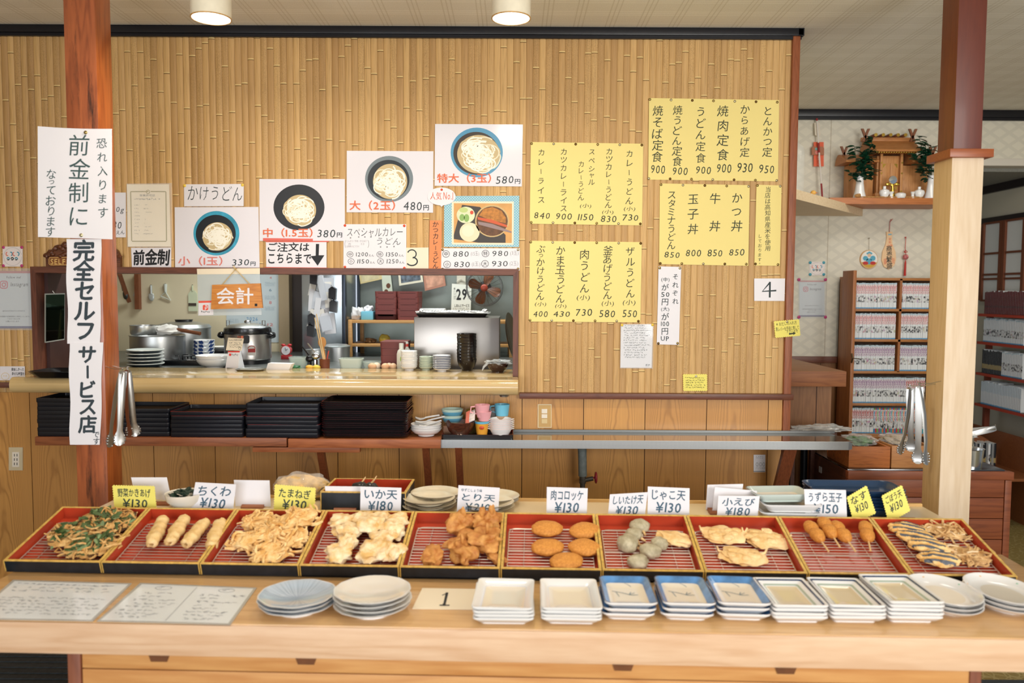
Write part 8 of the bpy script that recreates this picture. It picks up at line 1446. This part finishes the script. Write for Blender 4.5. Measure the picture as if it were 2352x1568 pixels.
def artmat(name, ground, lo):
    t = NT(name); oi = t.n('ShaderNodeObjectInfo').outputs['Random']; tc = t.n('ShaderNodeTexCoord').outputs['Object']; off = t.n('ShaderNodeVectorMath', operation='ADD', i_0=tc); cmb = t.n('ShaderNodeCombineXYZ', i_X=t.math('MULTIPLY', oi, 91.0), i_Z=t.math('MULTIPLY', oi, 37.0)); t.l(cmb.outputs[0], off.inputs[1])
    nz = t.n('ShaderNodeTexNoise', i_Vector=off.outputs[0], i_Scale=55.0, i_Detail=2.0); hs = t.n('ShaderNodeHueSaturation', i_Color=nz.outputs['Color'], i_Saturation=lo, i_Value=.8)
    k = t.n('ShaderNodeMapRange', i_Value=nz.outputs[0]); k.inputs[1].default_value = .45; k.inputs[2].default_value = .6; dk = t.mix(t.math('GREATER_THAN', oi, .6), (40, 40, 46), hs.outputs[0]); t.set(Base_Color=t.mix(k.outputs[0], ground, dk), Roughness=.3); return t.mat
BW = M((226, 230, 232), .3, name='spine_white'); BBL = M((92, 156, 196), .3, name='spine_blue'); BTP = M((190, 212, 222), .3, name='spine_pale'); BART = artmat('spine_art', (222, 224, 224), 1.2); PAGE = M((226, 218, 200), .7, name='pages')
def titmat(name, c): 
    t = NT(name); oi = t.n('ShaderNodeObjectInfo').outputs['Random']; tc = t.n('ShaderNodeTexCoord').outputs['Object']; s_ = t.n('ShaderNodeSeparateXYZ', i_Vector=tc); w_ = t.n('ShaderNodeTexNoise', i_Vector=tc, i_Scale=110.0, i_Detail=1.0).outputs[0]; t.set(Base_Color=t.mix(t.math('GREATER_THAN', w_, .5), (230, 226, 226), c), Roughness=.3); return t.mat
def book(name, H_, T_, D_, bands):
    """bands: (height fraction, material); spine faces -y"""
    b = MB(); mats = [PAGE, BW]; b.bx(-T_ / 2 + .001, T_ / 2 - .001, .002, D_, .002, H_ - .002, 0); z = 0
    b.bx(-T_ / 2, -T_ / 2 + .001, .001, D_ + .002, 0, H_, 1); b.bx(T_ / 2 - .001, T_ / 2, .001, D_ + .002, 0, H_, 1)
    for f, m in bands:
        if m not in mats: mats.append(m)
        x = T_ / 2; z2 = z + H_ * f; b.add([(-x, 0, z), (-x * .5, -.0012, z), (x * .5, -.0012, z), (x, 0, z), (-x, 0, z2), (-x * .5, -.0012, z2), (x * .5, -.0012, z2), (x, 0, z2)], [(0, 1, 5, 4), (1, 2, 6, 5), (2, 3, 7, 6)], mats.index(m)); z = z2
    return b.build(name, mats, smooth=0, recalc=False)
Hb, Tb, Db = .172, .0106, .112; TP_, TPU, TRS = titmat('pink_title', (206, 120, 124)), titmat('purple_title', (148, 104, 150)), titmat('red_title', (176, 44, 50))
bands = lambda tm: [(.05, BBL), (.20, BW), (.25, BART), (.08, BW), (.36, tm), (.06, BTP)]
bkP, bkU, bkR = book('manga_volume', Hb, Tb, Db, bands(TP_)), book('manga_volume', Hb, Tb, Db, bands(TPU)), book('manga_volume', Hb, Tb, Db, bands(TRS)); CLR = artmat('colour_spine', (150, 160, 170), 2.2)
cols = ((226, 120, 60), (60, 130, 180), (200, 60, 60), (120, 170, 80), (150, 80, 140), (60, 160, 170)); bkC = [book('manga_volume', Hb, Tb, Db, [(.03, BBL), (.16, M(c, .3, name='spine_colour')), (.3, BART), (.45, titmat('colour_title', c)), (.06, M(cols[(i + 2) % 6], .3, name='spine_colour'))]) for i, c in enumerate(cols)]
protos = set()
def shelve(bk, x, y, z, lab, grp, rz=0.0, sc=None, lean=0.0):
    o = bk if bk.name not in protos else dup(bk); protos.add(bk.name); o.location = (x, y, z); o.rotation_euler = (0, lean, rz); o.scale = sc or (1, 1, 1); tag(o, lab, 'book', grp); return o
r = random.Random(12); rows = ((bkP, 'pink title band, top row of the bookcase'), (bkP, 'pink title band, second row of the bookcase'), (bkU, 'purple title band, third row of the bookcase'), (bkU, 'purple title band, fourth row of the bookcase'), (bkR, 'red title, bottom visible row of the bookcase'))
xlim = PY(2136, 700, YC).x
for i, (bk, lab) in enumerate(rows):
    x = cx0 + .008; z = zr_[i + 1] + .0065; n = 0
    while x < xlim:
        if i < 3 and xm - .010 - Tb / 2 < x < xm + .010 + Tb / 2: x = xm + .009 + Tb / 2
        bb_, lb = bk, 'white manga volume with ' + lab; g_ = 'manga volumes, row ' + ('one', 'two', 'three', 'four', 'five')[i]
        if i == 3 and n > 30: bb_, lb, g_ = bkR, 'white manga volume with red title at the right end of the fourth bookcase row', 'red-titled volumes, row four'
        if i == 4 and n > 12: bb_, lb, g_ = bkC[n % 6], 'bright coloured manga volume right of the red-titled ones, bottom visible row', 'coloured manga volumes'
        h_ = r.uniform(.985, 1.012); shelve(bb_, x, YC + .012 + r.uniform(0, .004), z, lb, g_, 0, (1, 1, h_)); x += Tb + .0011; n += 1
# ---- red shelf along the right wall of the next room
RS = M((178, 66, 44), .4, name='red_shelf_paint'); XF = 3.62; ya, yz = 5.2, 6.18; zsv = [1.45, 1.235, .995, .755]; root = thing('red_wall_shelf', 'dark shelf unit with red-edged boards along the next room\'s wall', 'shelf', (3.7, 5.7, 0)); L0 = root.location
for z in zsv: b = MB(); b.bx(XF, XS - .002, ya, yz, z - .018, z, 0, .001); bd = b.build('board', M((70, 52, 44), .5, name='dark_board_top'), root, L0); b = MB(); b.bx(XF - .006, XF, ya, yz, z - .02, z + .001); b.build('red_edge', RS, bd, L0)
for y in (ya, yz - .03): b = MB(); b.bx(XF + .06, XF + .1, y, y + .03, 0, 1.45); b.build('upright', M((130, 62, 40), .5, name='upright_red_brown'), root, L0)
RED_B = M((104, 34, 34), .4, var=.2, vs=60, name='dark_red_spine'); BKD = M((30, 34, 40), .4, name='black_spine'); bdR = book('paperback_volume', 0.17, .0162, .11, [(.3, RED_B), (.06, M((70, 40, 40), .5, name='band_dark')), (.64, RED_B)]); bdW = book('paperback_volume', .178, .0162, .11, [(.05, BBL), (.2, BW), (.3, BART), (.4, BW), (.05, BTP)]); bdK = book('paperback_volume', .175, .0162, .11, [(.2, BKD), (.2, M((160, 140, 90), .4, name='tan_band')), (.6, BKD)]); bdB = book('paperback_volume', .175, .0162, .11, [(.06, BBL), (.5, BW), (.44, M((206, 218, 226), .35, name='pale_spine'))])
for i, (bk, lab) in enumerate(((bdR, 'dark red paperback volume on the top red-edged board'), (bdW, 'pale art-spined paperback volume on the second red-edged board'), (bdK, 'black paperback volume on the third red-edged board'), (bdB, 'pale blue-white paperback volume on the lowest red-edged board'))):
    y = 5.66; n = 0
    while y < yz - .05:
        bb_, lb = (bk, lab) if not (i == 2 and n < 13) else (bdW, 'pale art-spined paperback volume on the third red-edged board, nearer end'); shelve(bb_, XF + .016, y, zsv[i] + .0015, lb, lab.split(' on the ')[1] + (' pale' if bb_ is not bk else '') + ' volumes', -math.pi / 2, (1, 1, r.uniform(.96, 1.03))); y += .0188; n += 1
# low curved book bins
BIN = wood('bin_wood', (140, 84, 46), (110, 62, 32), 'x', 2, .45, .3); root = thing('book_bin', 'low wooden book bin with curved dividers under the red-edged shelf', 'bin', (3.35, 5.6, 0)); L0 = root.location
b = MB(); b.bx(3.05, 3.58, 5.3, 6.3, .34, .36, 0, .002); b.bx(3.05, 3.07, 5.3, 6.3, 0, .40); b.bx(3.56, 3.58, 5.3, 6.3, 0, .6); b.bx(3.05, 3.58, 6.28, 6.3, 0, .6); b.build('bin_body', BIN, root, L0)
for y in (5.75, 6.12): b = MB(); b.prism([(3.10, y, .36)] + [(3.32 - .22 * math.cos(math.radians(a)), y, .42 + .17 * math.sin(math.radians(a))) for a in range(0, 181, 15)] + [(3.54, y, .36)], (0, .018, 0)); b.build('curved_divider', BIN, root, L0)
for n in range(16): bb_ = (bdK, bdW)[n % 3 == 1]; shelve(bb_, 3.16 + .02 * n, 5.64 if n % 2 else 5.66, .3605, ('black' if bb_ is bdK else 'pale art-spined') + ' paperback volume standing in the low book bin', 'volumes in the low bin, ' + ('black' if bb_ is bdK else 'pale'), 0, (1, 1, r.uniform(.95, 1.05)))
# ---- brown plank cabinet with boxes
CBW = wood('cabinet_plank', (146, 80, 46), (112, 56, 32), 'x', 1.2, .45, .4); CBD = wood('cabinet_side', (92, 52, 36), (66, 36, 26), 'y', 1.2, .5, .3); YF = 3.66; q0_, q1_ = PY(1946, 1085, YF).x, PY(2326, 1085, YF).x; zc2 = PY(2130, 1082, YF).z; root = thing('plank_cabinet', 'brown plank-fronted cabinet with steel top behind the pale post', 'cabinet', ((q0_ + q1_) / 2, 3.9, 0)); L0 = root.location
zz = zc2
for h in (.040, .085, .099, .099, .099, .099, .099, .099): b = MB(); lo = max(.02, zz - h); b.bx(q0_, q1_ - (0 if h == .040 else .036), YF - (.012 if h == .040 else 0), YF + .02, lo + .003, zz, 0, .002); b.build('plank', CBW, root, L0); zz -= h
b = MB(); b.bx(q1_ - .034, q1_ - .004, YF - .004, YF + .026, 0, zc2 - .04, 0, .002); b.build('corner_post', CBW, root, L0); b = MB(); b.bx(q0_, q0_ + .02, YF + .02, 4.14, 0, zc2); b.bx(q1_ - .03, q1_ - .01, YF + .02, 4.14, 0, zc2); b.bx(q0_, q1_ - .01, 4.12, 4.14, 0, zc2); b.build('carcass', CBD, root, L0); b = MB(); b.bx(q0_ + .005, q1_ - .03, YF + .01, 4.14, zc2 - .004, zc2 + .006, 0, .002); b.build('steel_top', M((120, 126, 130), .15, 1.0, name='dark_steel_top'), root, L0)
for dy, z in ((.12, .08), (.3, .05)): b = MB(); b.bx(q0_ - .004, q0_, YF + dy, YF + dy + .03, zc2 - z - .03, zc2 - z); b.build('cable_clip', M((200, 204, 208), .4, name='grey_clip'), root, L0)
OBX = wood('orange_box_wood', (190, 112, 52), (156, 84, 34), 'x', 2, .5, .4, stains=(100, 60, 30)); OB2 = wood('tan_box_wood', (186, 128, 72), (156, 100, 52), 'x', 2, .5, .4)
def wbox(px0, px1, py0, mat, lab):
    xa, xb = PY(px0, 1070, YF + .04).x, PY(px1, 1070, YF + .04).x; h = PY(px0, py0, YF + .04).z - zc2 - .006; root = thing('wooden_box', lab, 'box', ((xa + xb) / 2, YF + .17, zc2 + .0065)); w_ = (xb - xa) / 2
    for (x0, x1, y0, y1, nm) in ((-w_, w_, -.13, -.116, 'front_board'), (-w_, w_, .116, .13, 'back_board'), (-w_, -w_ + .012, -.116, .116, 'side_board'), (w_ - .012, w_, -.116, .116, 'side_board')): b = MB(); b.bx(x0, x1, y0, y1, 0, h, 0, .0015); b.build(nm, mat, root)
    b = MB(); b.bx(-w_ + .012, w_ - .012, -.116, .116, .004, .012); b.build('bottom_board', mat, root); return root, h
b1, h1 = wbox(1949, 2044, 1026, OBX, 'orange-brown jointed wooden box on the plank cabinet'); b2, h2 = wbox(2047, 2142, 1024, OB2, 'tan wooden box on the plank cabinet, half behind the pale post')
def wrapped(p, sx, sy, sz, nm, mat, lab, cat='food'):
    b = MB(); b.blob((0, 0, 0), (sx * .85, sy * .85, sz), 21, .4, 3, 3, amp2=.3, f2=8); o = b.build(nm, mat); o.location = p; tag(o, lab, cat); b = MB(); b.blob((0, 0, sz * .25), (sx * 1.12, sy * 1.1, sz * 1.1), 22, .3, 2.5, 4, amp2=.2, f2=7); b.build('cling_film', M((238, 242, 242), .06, alpha=.22, spec=1, name='clear_film'), o)
wrapped(b1.location + Vector((.0, -.01, h1 + .004)), .07, .085, .022, 'chopped_greens', M((70, 120, 56), .6, var=.5, vs=60, name='greens'), 'film-covered chopped green onions in the orange-brown box'); wrapped(b2.location + Vector((-.02, 0, h2 + .004)), .06, .08, .02, 'film_covered_topping', M((180, 160, 130), .6, var=.4, vs=60, name='topping'), 'film-covered topping in the tan wooden box')
sx = PY(2236, 1070, YF + .1).x; lth('steel_container', [(0, 0), (.05, 0), (.058, .085), (.062, .088), (.056, .086), (.048, .006), (0, .006)], STEEL, Vector((sx - .03, YF + .08, zc2 + .0065)), 'steel container beside the pale post, nearer the diners', 'container'); cc = Vector((sx + .0, YF + .22, zc2 + .0065)); lth('steel_container', [(0, 0), (.052, 0), (.06, .125), (.064, .128), (.058, .126), (.05, .006), (0, .006)], STEEL, cc, 'taller steel container behind the nearer one, with film on it', 'container'); b = MB(); b.blob((0, 0, .13), (.075, .06, .02), 5, .35, 3, 3); b.tube([(.03, 0, .14), (.13, -.02, .165)], [.02, .008], 6); o = b.build('cling_film', M((238, 242, 242), .06, alpha=.3, spec=1, name='clear_film2')); o.location = cc; tag(o, 'crumpled cling film over the taller steel container', 'film'); tongs('tongs', cc + Vector((.15, -.03, .165)), cc + Vector((-.02, -.01, .118)), (.0, .01, .0), 'pair of steel tongs lying on the taller steel container', .012, 'tongs in use')
b = MB(); b.tube([(0, 0, 0), (0, 0, .86)], .014, 10); b.tube([(0, 0, .62), (0, 0, .8)], .018, 10); b.tube([(0, 0, .3), (-.2, 0, .3)], .01, 8); o = b.build('metal_stand', M((30, 34, 40), .35, .6, name='black_metal')); o.location = (PY(1860, 1060, 4.05).x - .02, 4.08, 0); tag(o, 'black metal stand in the gap between rail and plank cabinet', 'stand')
b = MB(); b.blob((0, 0, .012), (.14, .05, .02), 41, .35, 2.5, 4, amp2=.2, f2=7, flat=.011); o = b.build('plastic_film_roll', M((228, 230, 226), .1, alpha=.4, spec=1, name='film_heap')); o.location = Vector((PY(1880, 985, 4.0).x, 3.98, PY(1880, 990, 3.98).z)); tag(o, 'heap of crumpled clear film behind the rail\'s right end', 'film'); zt3 = o.location.z; b = MB(); b.bx(XR + .03, q0_ + .06, 3.93, 4.09, zt3 - .03, zt3, 0, .003); b.bx(XR + .05, XR + .07, 3.98, 4.0, 0, zt3 - .03); b.bx(q0_ - .02, q0_ + .0, 4.06, 4.085, 0, zt3 - .03); o = b.build('side_table', CBD, origin=(XR + .1, 4.0, 0)); tag(o, 'narrow dark side table under the crumpled clear film', 'table')
bpy.data.objects.remove(_to); bpy.context.view_layer.update()
